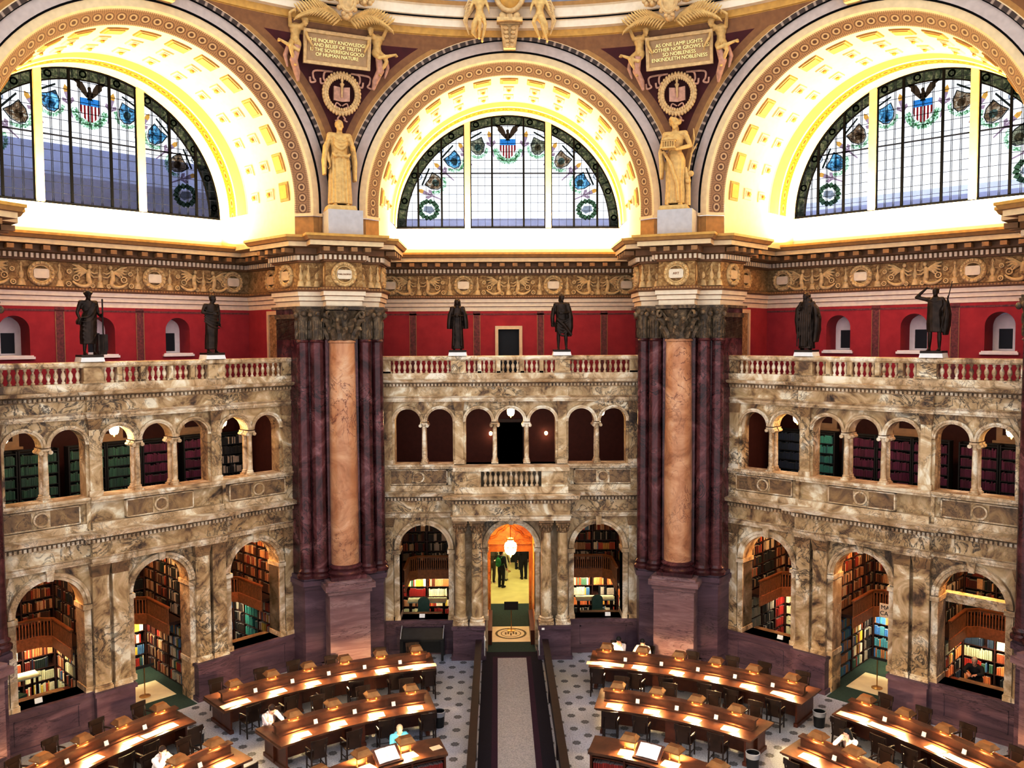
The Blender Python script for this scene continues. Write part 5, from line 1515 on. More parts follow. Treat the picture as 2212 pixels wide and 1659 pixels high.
DJ = dict(head=(0, -.02, 1.6), hyaw=0, htilt=0, neck=(0, 0, 1.44), chest=(0, 0, 1.27), waist=(0, .01, 1.05), hip=(0, 0, .93),
          sl=(-.19, 0, 1.4), sr=(.19, 0, 1.4), el=(-.25, .02, 1.13), er=(.25, .02, 1.13), wl=(-.26, -.04, .88), wr=(.26, -.04, .88),
          kl=(-.11, -.02, .5), kr=(.11, -.02, .5), al=(-.12, .02, .09), ar=(.12, .02, .09), hl=(-.09, 0, .92), hr=(.09, 0, .92))
def torso(mb, J, f=1.0):
    c, w_, h = V(J['chest']), V(J['waist']), V(J['hip']); n = V(J['neck'])
    mb.ball(c, (.165 * f, .115 * f, .19 * f), 16); mb.ball(w_, (.135 * f, .1 * f, .16 * f), 14); mb.ball(h, (.165 * f, .12 * f, .14 * f), 14)
    mb.tube([c, w_, h], [.125 * f, .115 * f, .13 * f], 14)
    for s_ in ('sl', 'sr'): limb(mb, n - V((0, 0, .06)), J[s_], .07 * f, .066 * f)
    mb.tube([c, c.lerp(n, .6), n], [.14 * f, .1 * f, .055 * f], 12)
def bodymesh(J, hands=(.5, .5), hd=((0, -.4, -1), (0, -.4, -1)), feet=True, s_arm=1.0, beard=False, legs=True, palms=((1, 0, 0), (-1, 0, 0))):
    mb = MB(); torso(mb, J)
    hc = V(J['head']); limb(mb, V(J['neck']) - V((0, 0, .03)), hc - V((0, -.01, .05)), .058, .052)
    head(mb, hc, J['hyaw'], J['htilt'], 1.0, beard)
    for a, (s_, e, w_) in enumerate((('sl', 'el', 'wl'), ('sr', 'er', 'wr'))):
        limb(mb, J[s_], J[e], .055 * s_arm, .041 * s_arm); limb(mb, J[e], J[w_], .042 * s_arm, .029 * s_arm)
        if hands[a] is not None: hand(mb, J[w_], hd[a], palms[a], 1.0, hands[a], 1 if a == 0 else -1)
    if legs:
        for h, k, a in (('hl', 'kl', 'al'), ('hr', 'kr', 'ar')):
            limb(mb, J[h], J[k], .088, .055); limb(mb, J[k], J[a], .056, .036)
            ank = V(J[a]); mid = V(J[k]).lerp(ank, .3) + V((0, .02, 0)); mb.ball(mid, (.05, .055, .1), 8)
            if feet:
                mb.tube([ank + V((0, .03, -.04)), ank + V((0, -.07, -.045)), ank + V((0, -.16, -.062))], [.04, .042, .028], 8); mb.ball(ank + V((0, -.17, -.066)), (.04, .05, .022), 8)
    return mb
def J_(**k):
    d = dict(DJ); d.update(k); return d

# ---------------------------------------------------------------- bronze statues on the balustrade
STW = W0 + .0
def statue(k, u, name_label, body, robe=None, extras=(), h=1.86, yaw=0, base=True, mat='bronze', vox=.022):
    s = h / 1.73
    T = Matrix.Translation(fp(k, u, STW, 10.93)) @ FM(k) @ RZ(yaw)
    t = thing('bronze_statue', name_label, 'statue', T, 'bronze statues on the balustrades')
    S = Matrix.Scale(s, 4)
    part('plinth', MB().frustum((-.33, .33, -.26, .26), (-.3, .3, -.24, .24), -.18, -.04), M['paper'], t, label='pale stone plinth')
    part('base', MB().box(-.3, .3, -.25, .25, -.05, .02), M[mat], t)
    b2 = MB().merge(body, S)
    fuse(b2, 'body', M[mat], vox, 2, t, None, .4)
    if robe is not None:
        fuse(MB().merge(robe, S), 'robe', M[mat], vox * .8, 1, t, None, .3)
    for nm, mb in extras: part(nm, MB().merge(mb, S), M[mat], t, 40)
    return t
SP = 16
def robe_long(top=1.42, foot=.06, w=.24, fold=.05, k=9, ph=0, dep=.18, lean=0):
    mb = MB()
    loft(mb, [(foot, lean, 0, w * 1.0, dep * 1.05, fold * 1.3, k, ph), (.3, lean * .8, 0, w * .95, dep, fold * 1.2, k, ph + .3), (.6, lean * .5, 0, w * .88, dep * .95, fold, k, ph + .7), (.9, 0, 0, w * .85, dep * .92, fold * .8, k, ph + 1),
              (1.1, 0, 0, w * .78, dep * .85, fold * .6, k, ph + 1.1), (1.3, 0, 0, w * .92, dep * .85, fold * .5, k, ph + 1.2), (top, 0, 0, w * .75, dep * .62, fold * .2, k, ph + 1.2), (top + .06, 0, 0, w * .35, dep * .4, 0, k, 0)], 72)
    return mb
def swag(mb, a, b, drop, r=.03, n=8, y=-.16):
    pts = [V(a).lerp(V(b), i / n) + V((0, y * .25 * sin(pi * i / n), -drop * sin(pi * i / n))) for i in range(n + 1)]
    mb.tube(pts, [r * (.7 + .5 * sin(pi * i / n)) for i in range(n + 1)], 7)
# 1: laurelled poet with a staff, robe off one shoulder
J = J_(head=(0, -.03, 1.6), el=(-.27, .03, 1.14), wl=(-.24, -.08, .93), er=(.24, -.02, 1.12), wr=(.27, -.16, 1.02), kr=(.12, -.07, .5), ar=(.13, 0, .09))
b = bodymesh(J, hd=((0, -.3, -1), (0, -.4, .9)))
r = MB(); loft(r, [(.3, -.03, 0, .19, .16, .05, 7, 0), (.5, -.02, 0, .2, .17, .06, 7, .5), (.8, 0, 0, .2, .17, .05, 7, .9), (1.05, .02, 0, .185, .15, .04, 7, 1.2), (1.22, .06, 0, .15, .15, .03, 7, 1.4), (1.4, .13, .01, .1, .11, .02, 7, 1.5), (1.44, .14, .01, .05, .06, 0, 7, 0)], 64)
for i in range(6): swag(r, (-.2, -.1, 1.0 - i * .1), (.17, -.1, 1.32 - i * .14), .1 + .02 * i, .026)
loft(r, [(.82, -.27, -.02, .04, .09, .1, 4, 0), (.9, -.27, -.02, .05, .1, .1, 4, 0), (1.0, -.22, -.02, .04, .08, .1, 4, 0)], 24)
lw = MB()
for i in range(14):
    a = 2 * pi * i / 14; lw.ball((.095 * cos(a), -.02 + .105 * sin(a), 1.66 + .02 * cos(3 * a)), (.03, .03, .035), 6)
b.merge(lw)
statue(-1, -1.87, 'bronze statue of a laurelled robed poet holding a tall staff', b, r, (('staff', MB().tube([(.3, -.17, .02), (.3, -.17, 1.44)], .02, 8).ball((.3, -.17, 1.46), (.026, .026, .05), 8)), ('book_stack', MB().box(.2, .45, -.08, .16, .12, .56).box(.22, .43, -.06, .14, .02, .12))))
# 2: bareheaded man with folded cloak looking to his left
J = J_(head=(.03, -.03, 1.6), hyaw=.7, el=(-.29, -.02, 1.2), wl=(-.08, -.19, 1.16), er=(.25, .02, 1.13), wr=(.22, -.06, .9))
b = bodymesh(J, hd=((1, -.2, 0), (0, -.2, -1)), palms=((0, 1, 0), (-1, 0, 0)))
b.ball((.03, 0, 1.66), (.095, .11, .07), 10)
r = MB(); loft(r, [(.12, -.03, .02, .17, .15, .05, 6, 0), (.35, -.02, .02, .17, .15, .06, 6, .4), (.7, 0, .02, .17, .14, .05, 6, .9), (1.0, 0, 0, .175, .14, .04, 6, 1.1), (1.25, -.01, 0, .2, .14, .03, 6, 1.2), (1.42, 0, 0, .16, .1, .02, 6, 1.2), (1.47, 0, 0, .07, .07, 0, 6, 0)], 64)
for i in range(6): swag(r, (-.26, -.06, 1.3 - i * .07), (.2, -.1, 1.24 - i * .1), .06, .026)
statue(-1, 1.83, 'bronze statue of a bareheaded man, one arm folded, head turned to the right', b, r)
# 3: hooded figure in a long open coat
J = J_(head=(0, -.05, 1.57), htilt=.25, el=(-.25, -.02, 1.14), wl=(-.06, -.2, 1.13), er=(.25, -.02, 1.14), wr=(.06, -.2, 1.15))
b = bodymesh(J, hd=((1, -.2, .1), (-1, -.2, .1)), beard=True, palms=((0, 1, 0), (0, 1, 0)))
r = robe_long(1.42, .06, .2, .045, 8)
r.ball((0, .03, 1.6), (.105, .12, .13), 12); r.ball((0, .03, 1.5), (.12, .11, .1), 10)
for s in (-1, 1):
    loft(r, [(.72, s * .28, 0, .075, .12, .06, 4, 0), (.95, s * .27, 0, .08, .12, .05, 4, 0), (1.2, s * .24, 0, .08, .11, .03, 4, 0), (1.4, s * .17, 0, .06, .09, 0, 4, 0)], 24)
    r.tube([(s * .07, -.12, 1.42), (s * .1, -.17, 1.1), (s * .12, -.2, .7), (s * .13, -.21, .15)], [.02, .025, .03, .035], 6)
statue(0, -1.87, 'bronze statue of a cowled figure in a long open coat, hands clasped', b, r)
# 4: man in short tunic with crossed arm and hanging cloak
J = J_(head=(0, -.02, 1.61), hyaw=.35, el=(-.27, .03, 1.14), wl=(-.27, -.02, .88), er=(.27, -.05, 1.16), wr=(.02, -.2, 1.13), kl=(-.1, -.03, .5), kr=(.12, -.06, .5), al=(-.1, .02, .09), ar=(.14, -.03, .09))
b = bodymesh(J, hd=((0, -.2, -1), (-1, -.1, .1)), palms=((1, 0, 0), (0, 1, 0)))
b.ball((0, .03, 1.66), (.09, .1, .075), 10); b.ball((-.05, .07, 1.54), (.05, .05, .08), 8)
r = MB(); loft(r, [(.56, 0, 0, .19, .15, .07, 7, 0), (.75, 0, 0, .2, .16, .06, 7, .3), (1.0, 0, 0, .165, .13, .04, 7, .6), (1.2, 0, 0, .185, .13, .03, 7, .8), (1.4, 0, 0, .17, .1, .02, 7, .8), (1.45, 0, 0, .08, .07, 0, 7, 0)], 64)
loft(r, [(.42, .24, -.02, .06, .1, .1, 4, 0), (.7, .25, -.02, .1, .12, .1, 4, .4), (1.0, .26, -.02, .09, .13, .08, 4, .8), (1.3, .22, .02, .07, .1, .05, 4, 1), (1.42, .16, .02, .04, .06, 0, 4, 0)], 32)
loft(r, [(.72, -.27, .05, .05, .08, .1, 4, 0), (1.0, -.28, .05, .06, .1, .08, 4, .8), (1.3, -.24, .05, .06, .1, .05, 4, 1), (1.42, -.16, .04, .04, .06, 0, 4, 0)], 32)
for i in range(6): swag(r, (-.16, -.12, 1.0 - i * .07), (.24, -.12, .98 - i * .05), .1 + .03 * i, .024)
r.tube([(-.15, -.14, .95), (.05, -.19, .78), (.3, -.12, .46)], [.03, .05, .04], 8)
statue(0, 1.83, 'bronze statue of a man in a short tunic, arm across his waist, cloak trailing', b, r, h=2.0)
# 5: heavy hooded cloak
J = J_(head=(-.03, -.04, 1.58), htilt=.2, hyaw=-.2, el=(-.27, 0, 1.15), wl=(-.12, -.2, 1.2), er=(.28, .02, 1.15), wr=(.36, -.1, 1.02))
b = bodymesh(J, hd=((.4, -.5, .6), (.6, -.6, .1)), beard=True)
r = robe_long(1.42, .06, .23, .05, 8, .5, .2)
r.ball((-.03, .03, 1.61), (.115, .125, .13), 12); r.ball((0, .03, 1.48), (.15, .13, .12), 10)
loft(r, [(.25, .24, .04, .08, .14, .1, 5, 0), (.6, .3, .02, .1, .15, .1, 5, .4), (.95, .32, .0, .1, .14, .08, 5, .8), (1.25, .26, .02, .09, .12, .05, 5, 1), (1.42, .16, .02, .05, .07, 0, 5, 0)], 32)
loft(r, [(.5, -.25, .02, .07, .13, .1, 5, 0), (.9, -.28, .0, .09, .13, .08, 5, .8), (1.25, -.25, .0, .1, .13, .05, 5, 1), (1.42, -.16, .0, .06, .08, 0, 5, 0)], 32)
for i in range(7): r.tube([(-.18 + .06 * i, -.15, 1.32), (-.2 + .065 * i, -.2, .8), (-.2 + .07 * i, -.22, .12)], [.018, .026, .02], 6)
statue(1, -1.87, 'bronze statue of a bearded figure wrapped in a heavy hooded mantle', b, r)
# 6: traveller shading his eyes, long staff in the other hand
J = J_(head=(.02, -.02, 1.6), el=(-.46, -.06, 1.46), wl=(-.16, -.14, 1.71), er=(.34, .02, 1.16), wr=(.36, -.12, 1.36), kl=(-.08, -.08, .5), kr=(.14, -.02, .5), al=(-.13, .04, .09), ar=(.13, .02, .09))
b = bodymesh(J, hd=((1, -.1, -.15), (0, -.3, 1)), palms=((0, 0, 1), (-1, 0, 0)))
b.ball((.02, .01, 1.66), (.092, .1, .06), 10)
r = MB(); loft(r, [(.52, .03, 0, .2, .17, .07, 7, 0), (.75, .02, 0, .21, .17, .06, 7, .3), (1.0, .01, 0, .19, .15, .04, 7, .6), (1.2, .02, 0, .2, .15, .03, 7, .8), (1.38, .02, 0, .19, .12, .02, 7, .8), (1.46, .02, 0, .1, .09, 0, 7, 0)], 64)
loft(r, [(.44, .26, .08, .06, .12, .1, 4, 0), (.7, .28, .06, .1, .14, .1, 4, .4), (1.0, .3, .05, .1, .14, .08, 4, .8), (1.28, .28, .04, .08, .1, .05, 4, 1), (1.4, .2, .03, .04, .06, 0, 4, 0)], 32)
for i in range(5): swag(r, (-.15, -.08, 1.4 - i * .02), (.22, -.08, 1.38 - i * .03), .05 + .05 * i, .022)
statue(1, 1.97, 'bronze statue of a traveller shading his eyes and holding a slanting spear', b, r, (('spear', MB().tube([(.18, -.12, .5), (.36, -.14, 1.36), (.47, -.15, 1.86)], [.014, .014, .01], 6)),))

# ---------------------------------------------------------------- plaster statues above the piers
def big_statue(j, label, body, robe, extras, h):
    T = Matrix.Translation(fp(j, -.08, 14.45, 15.56)) @ FM(j)
    t = thing('plaster_statue', label, 'statue', T)
    S = Matrix.Translation((0, 0, .14)) @ Matrix.Scale(h / 1.73, 4)
    part('base', MB().frustum((-.5, .5, -.34, .34), (-.44, .44, -.3, .3), 0, .16), M['statue'], t)
    fuse(MB().merge(body, S), 'body', M['statue'], .02, 1, t, None, .3)
    fuse(MB().merge(robe, S), 'robe', M['statue'], .022, 0, t)
    for nm, mb in extras: part(nm, MB().merge(mb, S), M['statue'], t, 40)
    trim(MB().box(-.57, .57, 14.0, 15.2, 14.74, 15.56), M['plinthgrey'], FM(j), label='grey painted pedestal block above a pier')
J = J_(head=(0, -.03, 1.59), el=(-.26, .02, 1.12), wl=(-.22, -.08, .86), er=(.28, 0, 1.14), wr=(.2, -.2, 1.16))
b = bodymesh(J, hd=((.1, -.2, -1), (-.2, -.7, -.5)), legs=True); b.ball((0, .02, 1.63), (.09, .105, .09), 10); b.ball((0, .1, 1.6), (.05, .05, .05), 8)
def chiton(w=.2, ph=0):
    r = MB(); loft(r, [(.05, 0, 0, w * 1.08, .19, .13, 8, ph), (.3, 0, 0, w * 1.03, .18, .13, 8, ph), (.6, 0, 0, w * 1.0, .17, .12, 8, ph + .05), (.9, 0, 0, w * .99, .165, .09, 8, ph + .1), (1.08, 0, 0, w * .77, .125, .03, 8, ph + .15), (1.25, 0, 0, w * .86, .135, .02, 11, ph), (1.38, 0, 0, w * .8, .1, .015, 11, ph), (1.43, 0, 0, w * .42, .07, 0, 11, 0)], 96)
    return r
r = chiton()
for i in range(3): swag(r, (-.13, -.1, 1.32 - i * .05), (.14, -.1, 1.32 - i * .05), .07 + .02 * i, .022)
for x in (-.1, 0, .11): swag(r, (x - .07, -.13, 1.04), (x + .07, -.13, 1.04), .07, .03, 6)
for s in (-1, 1): loft(r, [(.62 + (s > 0) * -.1, s * .3, .02, .035, .1, .1, 4, 0), (.9, s * .3, .02, .05, .11, .1, 4, .4), (1.2, s * .26, .02, .06, .1, .06, 4, 1), (1.4, s * .17, .02, .04, .07, 0, 4, 0)], 28)
big_statue(-.5, 'tall plaster statue of a draped woman, one hand raised to her waist', b, r, (), 2.85)
J = J_(head=(0, -.02, 1.6), htilt=.12, el=(-.26, -.02, 1.16), wl=(-.12, -.24, 1.08), er=(.3, .0, 1.16), wr=(.06, -.22, 1.06))
b = bodymesh(J, hd=((1, -.5, .1), (-1, -.5, .05)), palms=((0, 0, -1), (0, 0, -1)))
for i in range(16):
    a = 2 * pi * i / 16; b.ball((.095 * cos(a), .02 + .09 * sin(a), 1.62 + .05 * sin(2 * a) + .03), (.04, .04, .045), 6)
b.ball((0, .05, 1.5), (.07, .06, .1), 8)
r = MB(); loft(r, [(.05, 0, 0, .18, .16, .13, 7, 0), (.35, .01, 0, .17, .15, .13, 7, .1), (.65, .01, 0, .18, .155, .1, 7, .2), (.9, .01, 0, .185, .15, .06, 7, .25), (1.02, 0, 0, .155, .125, .03, 7, .3), (1.08, 0, 0, .12, .1, 0, 9, 0)], 90)
loft(r, [(.55, -.26, -.02, .03, .08, .1, 4, 0), (.8, -.24, -.06, .05, .08, .1, 4, .4), (1.05, -.26, -.12, .04, .07, .06, 4, 1), (1.12, -.26, -.14, .02, .04, 0, 4, 0)], 28)
r.tube([(-.2, -.16, 1.06), (-.05, -.2, .8), (.08, -.2, .4), (.1, -.18, .08)], [.03, .035, .035, .03], 8)
tm = MB().box(-.2, .06, -.36, -.2, 1.07, 1.1)
for i in range(6): tm.lathe([(.012, 1.1), (.01, 1.2)], (-.185 + i * .046, -.345), 8)
tm.box(-.2, .06, -.34, -.22, 1.2, 1.23).box(-.175, .035, -.32, -.22, 1.1, 1.2)
tm.add([(-.21, -.36, 1.23), (.07, -.36, 1.23), (-.07, -.36, 1.29), (-.21, -.2, 1.23), (.07, -.2, 1.23), (-.07, -.2, 1.29)], [(0, 1, 2), (5, 4, 3), (0, 2, 5, 3), (1, 4, 5, 2), (0, 3, 4, 1)])
st = MB().tube([(.24, .05, .02), (.25, .04, .3), (.24, .02, .55), (.2, 0, .75)], [.06, .05, .06, .03], 8).ball((.31, 0, .62), (.06, .05, .06), 8).ball((.26, -.03, .48), (.06, .05, .06), 8)
for a in ((.24, .02, .55, .36, .06, 1.3), (.36, .06, 1.3, .34, .08, 1.5), (.3, .05, 1.0, .42, .05, 1.2)): st.tube([a[:3], a[3:]], [.018, .01], 6)
big_statue(.5, 'tall plaster statue of a woman holding a small temple model', b, r, (('temple_model', tm), ('tree_stump', st)), 2.93)
# ---------------------------------------------------------------- lettering
_font = None
def text(name, s, size, T, mat, parent=None, ext=.008, align='CENTER', space=1.0):
    c = bpy.data.curves.new(name, 'FONT'); c.body = s; c.size = size; c.extrude = ext; c.align_x = align; c.align_y = 'CENTER'; c.space_line = space
    o = bpy.data.objects.new(name, c); COL.objects.link(o)
    dg = bpy.context.evaluated_depsgraph_get(); me = bpy.data.meshes.new_from_object(o.evaluated_get(dg))
    bpy.data.objects.remove(o); me.materials.clear(); me.materials.append(M[mat] if isinstance(mat, str) else mat)
    return link(name, me, parent, T)
UP_ = Matrix.Rotation(pi / 2, 4, 'X')
# ---------------------------------------------------------------- frieze: winged figures, candelabra, medallions
def winged(mb, x, s, z0=13.1):
    """figure facing +s direction, base z0, in the plane y = 0, standing out to -y"""
    def P(dx, z): return (x + s * dx, -.05, z0 + z)
    mb.ball(P(.05, .68), (.07, .06, .08), 10)
    mb.tube([P(.03, .6), P(0, .5), P(-.01, .36), P(.0, .22)], [.04, .09, .075, .09], 10)
    mb.stube([P(0, .25), P(.03, .13), P(-.05, .05), P(-.25, .04), P(-.42, .12), P(-.5, .2)], [.09, .075, .07, .06, .045, .03], 8)
    mb.tube([P(.05, .52), P(.18, .46), P(.3, .5)], [.035, .03, .022], 6); mb.tube([P(.03, .46), P(.16, .34), P(.3, .35)], [.035, .03, .022], 6)
    for i in range(5):
        a = radians(25 - i * 16); L = .48 - .05 * i
        mb.tube([P(-.06, .52), P(-.06 - L * .6 * cos(a), .5 + L * .6 * sin(a) + .06), P(-.06 - L * cos(a), .5 + L * sin(a) + .02)], [.05, .055, .02], 6)
    for cx, cz, r in ((-.38, .3, .09), (-.62, .1, .07), (.12, .06, .06), (-.6, .5, .06)):
        mb.torus(P(cx, cz), r, .028, 12, 5); mb.ball(P(cx, cz), .03, 6)
def candel(mb, x, z0=13.1, s=1.0):
    T = Matrix.Translation((x, 0, z0)) @ Matrix.Diagonal((1, .6, 1, 1))
    mb.lathe([(.13 * s, 0), (.09 * s, .16), (.1 * s, .18), (.04, .22), (.07, .3), (.075, .38), (.03, .5), (.02, .62), (.05, .64), (.03, .7), (0.01, .74)], n=10, T=T)
def medal(mb, x, z=13.49, R=.34, tab=1, mi=0):
    T = Matrix.Translation((x, 0, z))
    mb.torus((0, -.03, 0), R, .07, 28, 8, mi, T); mb.torus((0, -.05, 0), R * .76, .025, 28, 6, mi, T)
    for i in range(16):
        a = 2 * pi * i / 16; mb.ball((R * cos(a), -.08, R * sin(a)), .06, 6, mi, T)
    mb.box(-R * .66, R * .66, -.09, 0, -.12, .12, tab, T); mb.box(-R * .58, R * .58, -.085, 0, -.15, .15, tab, T)
def frieze_side():
    mb = MB()
    for xm in (-1.81, 1.81):
        medal(mb, xm)
        for d in (-.56, .56): candel(mb, xm + d)
    for xc in (-3.62, 0, 3.62):
        candel(mb, xc, s=.9)
        for s in (-1, 1): winged(mb, xc + s * .38, -s)
    for x in (-4.75, 4.75): medal(mb, x)
    return mb
me = frieze_side().data('frieze_figures', [M['relief'], M['pink']], 45)
for k in (-1, 0, 1): trim_me(me, FM(k) @ Matrix.Translation((0, 19.38, 0)), 'plaster frieze of winged figures and medallions')
def pier_frieze():
    mb = MB()
    a = MB(); medal(a, 0, R=.36); mb.merge(a, Matrix.Translation((0, 14.41, 0)))
    for s in (-1, 1):
        for x in (s * .78, s * 1.05, s * 1.3):
            c = MB(); candel(c, 0); mb.merge(c, Matrix.Translation((x, 15.02 + abs(x) * .02, 0)))
        mb.ball((s * .6, 14.72, 13.5), (.04, .12, .3), 8)
    return mb
me = pier_frieze().data('pier_frieze', [M['relief'], M['pink']], 45)
for j in (-1.5, -.5, .5, 1.5):
    trim_me(me, FM(j), 'medallion and candelabra on the frieze above a pier')
for j, s in ((-.5, 'PHILOSOPHY'), (.5, 'ART')):
    o = text('medallion_lettering', s, .075 if j < 0 else .11, FM(j) @ Matrix.Translation((0, 14.315, 13.49)) @ UP_, 'brown'); o['kind'] = 'structure'
for k in (-1, 0, 1):      # medallions on the flanks of the piers
    for s in (-1, 1):
        mb = MB(); a = MB(); medal(a, 0, R=.33)
        mb.merge(a, Matrix.Translation((s * 4.53, 15.2, 0)) @ RZ(-s * pi / 2)); mb.merge(a, Matrix.Translation((s * 5.38, 17.6, 0)) @ RZ(-s * pi / 2))
        trim(mb, [M['relief'], M['cream']], FM(k), 45, 'medallion on the flank of a pier')
# ---------------------------------------------------------------- pendentive sculpture
def pend_T(j, tau, z, lift=.0):
    """frame on the pendentive at tangential offset tau and height z, y pointing outward along the surface normal"""
    h = max(0, z - ZC); r = sqrt(RS * RS - h * h) - lift
    az = tau / r; p = Vector((r * sin(az), r * cos(az), z))
    tilt = asin(min(1, h / RS)) * .55
    return FM(j) @ Matrix.Translation(p) @ RZ(-az) @ Matrix.Rotation(tilt, 4, 'X')
PT = {-.5: 'THE INQUIRY KNOWLEDGE\nAND BELIEF OF TRUTH\nIS THE SOVEREIGN GOOD\nOF HUMAN NATURE', .5: 'AS ONE LAMP LIGHTS\nANOTHER NOR GROWS LESS\nSO NOBLENESS\nENKINDLETH NOBLENESS'}
M['letter'] = flat('gilt_letter_glow', (1.0, .86, .45), .4, var=.03, emit=(1, .8, .4), estr=.12)  # slight emission added to brighten the gilding
M['plaque'] = flat('plaque_tan', (.42, .28, .15), .5, var=.08)
M['pinkrelief'] = flat('rosy_relief', (.5, .3, .22), .6, var=.15, scale=8)
for j in (-.5, .5):
    nm = 'left' if j < 0 else 'right'
    T = pend_T(j, -.2 if j < 0 else .12, 20.62, .25)
    t = thing('inscription_plaque', 'framed gilt inscription tablet on the %s pendentive' % nm, 'plaque', T)
    part('panel', MB().box(-.98, .98, -.02, .06, -.42, .42), M['plaque'], t)
    part('frame', MB().sweep([(-1.08, -.52), (1.08, -.52), (1.08, .52), (-1.08, .52)], [(-.12, 0), (-.1, .07), (0, .09), (.0, -.05), (-.12, -.05)], closed=True, pclosed=True, T=Matrix.Rotation(pi / 2, 4, 'X')), M['relief2'], t)
    text('lettering', PT[j], .148 if j < 0 else .155, Matrix.Translation((0, -.045, .0)) @ UP_, 'letter', t, .015, space=.95)
    # wreath with open book
    T = pend_T(j, .0, 19.36, .2)
    t = thing('wreath_relief', 'oval laurel wreath round an open book on the %s pendentive' % nm, 'relief', T)
    w_ = MB().torus((0, -.02, 0), (.53, .58), .1, 40, 8)
    for i in range(36):
        a = 2 * pi * i / 36
        for r_ in (.47, .6): w_.ball((r_ * cos(a + (r_ > .5) * .08), -.09, r_ * 1.08 * sin(a + (r_ > .5) * .08)), (.05, .05, .07), 6)
    part('wreath', w_, M['relief2'], t, 50)
    bk = MB()
    for s in (-1, 1): bk.add([(0, -.06, -.25), (s * .26, -.12, -.22), (s * .26, -.12, .22), (0, -.06, .2), (0, .04, -.25), (s * .26, .04, -.22), (s * .26, .04, .22), (0, .04, .2)], [(0, 1, 2, 3), (7, 6, 5, 4), (0, 4, 5, 1), (1, 5, 6, 2), (2, 6, 7, 3)])
    part('book', bk, M['pinkrelief'], t)
    part('torch', MB().lathe([(.02, -.12), (.04, .2), (.08, .3), (.03, .34), (.05, .42), (.01, .5)], (0, -.12), 8), M['relief2'], t)
    def RP(rb): part('ribbon', rb, M['pinkrelief'], t, 50)
    for s in (-1, 1):
        rb = MB(); rb.stube([(s * .02, -.08, -.38), (s * .16, -.1, -.3), (s * .2, -.1, -.4), (s * .06, -.08, -.46)], .025, 6); RP(rb)
        for q in range(2):
            x0 = .55 + q * .33
            rb = MB(); rb.stube([(s * .3, -.04, .66), (s * x0, -.1, .62), (s * (x0 + .04), -.08, .42), (s * (x0 - .03), -.08, .3), (s * (x0 + .12), -.08, .26), (s * (x0 + .15), -.08, .42)], .035, 6); RP(rb)
        rb = MB(); rb.stube([(s * .03, -.06, -.66), (s * .12, -.08, -.78), (s * .1, -.06, -.82), (s * .2, -.06, -.87)], .03, 6); RP(rb)
    # cartouche with crossed palms
    T = pend_T(j, -.05, 21.55, .25)
    t = thing('palm_cartouche', 'oval cartouche with crossed palm branches on the ring cornice, %s' % nm, 'relief', T)
    c = MB().ball((0, -.45, .45), (.24, .12, .36), 14).torus((0, -.5, .47), (.24, .34), .06, 24, 6)
    for i in range(10):
        a = 2 * pi * i / 10; c.ball((.3 * cos(a), -.45, .46 + .42 * sin(a)), .09, 8)
    c.ball((0, -.38, .0), (.16, .14, .14), 8)
    part('cartouche', c, M['relief2'], t, 50)
    for s in (-1, 1):
        pl = MB(); pl.tube([(s * .1, -.2, -.1), (s * .6, -.25, .1), (s * 1.15, -.22, .12), (s * 1.45, -.15, -.05)], [.05, .05, .04, .02], 6)
        for i in range(16):
            f = i / 15; bx = s * (.15 + 1.2 * f); bz = -.08 + .26 * sin(pi * min(1, f * 1.0)) * .85
            for d in (1, -1):
                pl.tube([(bx, -.24, bz), (bx + s * .16, -.28, bz + d * .15), (bx + s * .24, -.22, bz + d * .24)], [.03, .04, .012], 5)
        part('palm_branch', pl, M['statue'], t, 50)
        g_ = MB().ball((s * .55, -.4, .55), (.22, .14, .2), 8)
        for i in range(7): g_.ball((s * (.4 + .06 * i), -.5, .55 + .1 * sin(i * 2.1)), .09, 6)
        part('fruit_garland', g_, M['relief2'], t, 50)
    # youths seated beside the tablet
    for s in (-1, 1):
        Jx = J_(head=(-s * .22, -.2, 1.36), htilt=.5, hyaw=-s * .7, neck=(-s * .1, -.1, 1.27), chest=(0, 0, 1.15), waist=(0, .02, .95), hip=(0, 0, .82), sl=(-.2 - s * .04, -.05, 1.22), sr=(.2 - s * .04, -.05, 1.22),
                el=(-.28, -.22, .98) if s > 0 else (-.25, -.3, 1.5), wl=(-.4, -.3, .76) if s > 0 else (-.1, -.35, 1.62), er=(.28, -.22, .98) if s < 0 else (.25, -.3, 1.5), wr=(.4, -.3, .76) if s < 0 else (.1, -.35, 1.62),
                hl=(-.09, -.02, .8), hr=(.09, -.02, .8), kl=(-.12 + s * .12, -.4, .62), kr=(.12 + s * .12, -.35, .55), al=(-.1 + s * .62, -.25, .78) if s > 0 else (-.05, -.2, .22), ar=(.1 + s * .62, -.25, .78) if s < 0 else (.05, -.2, .22))
        b = bodymesh(Jx, hands=(.4, .4))
        for i in range(8): b.ball((-s * .22 + .07 * cos(i * .8), -.16 + .06 * sin(i * .8), 1.43), .04, 6)
        r = MB(); r.tube([(s * .0, -.3, .7), (s * .08, -.2, .3), (-s * .05, -.1, -.0), (-s * .1, -.06, -.25)], [.1, .12, .1, .04], 8); r.tube([(s * .2, -.2, .72), (s * .3, -.12, .4), (s * .22, -.1, .1)], [.08, .07, .03], 8)
        T = pend_T(j, (-.2 if j < 0 else .12) + s * 1.32, 20.15, .28)
        t = thing('plaster_youth', 'plaster youth seated at the %s side of the %s inscription tablet' % ('left' if s < 0 else 'right', nm), 'statue', T)
        S_ = Matrix.Translation((0, .1, -.35)) @ Matrix.Scale(1.12, 4)
        fuse(MB().merge(b, S_), 'body', M['statue'], .022, 2, t, None, .4)
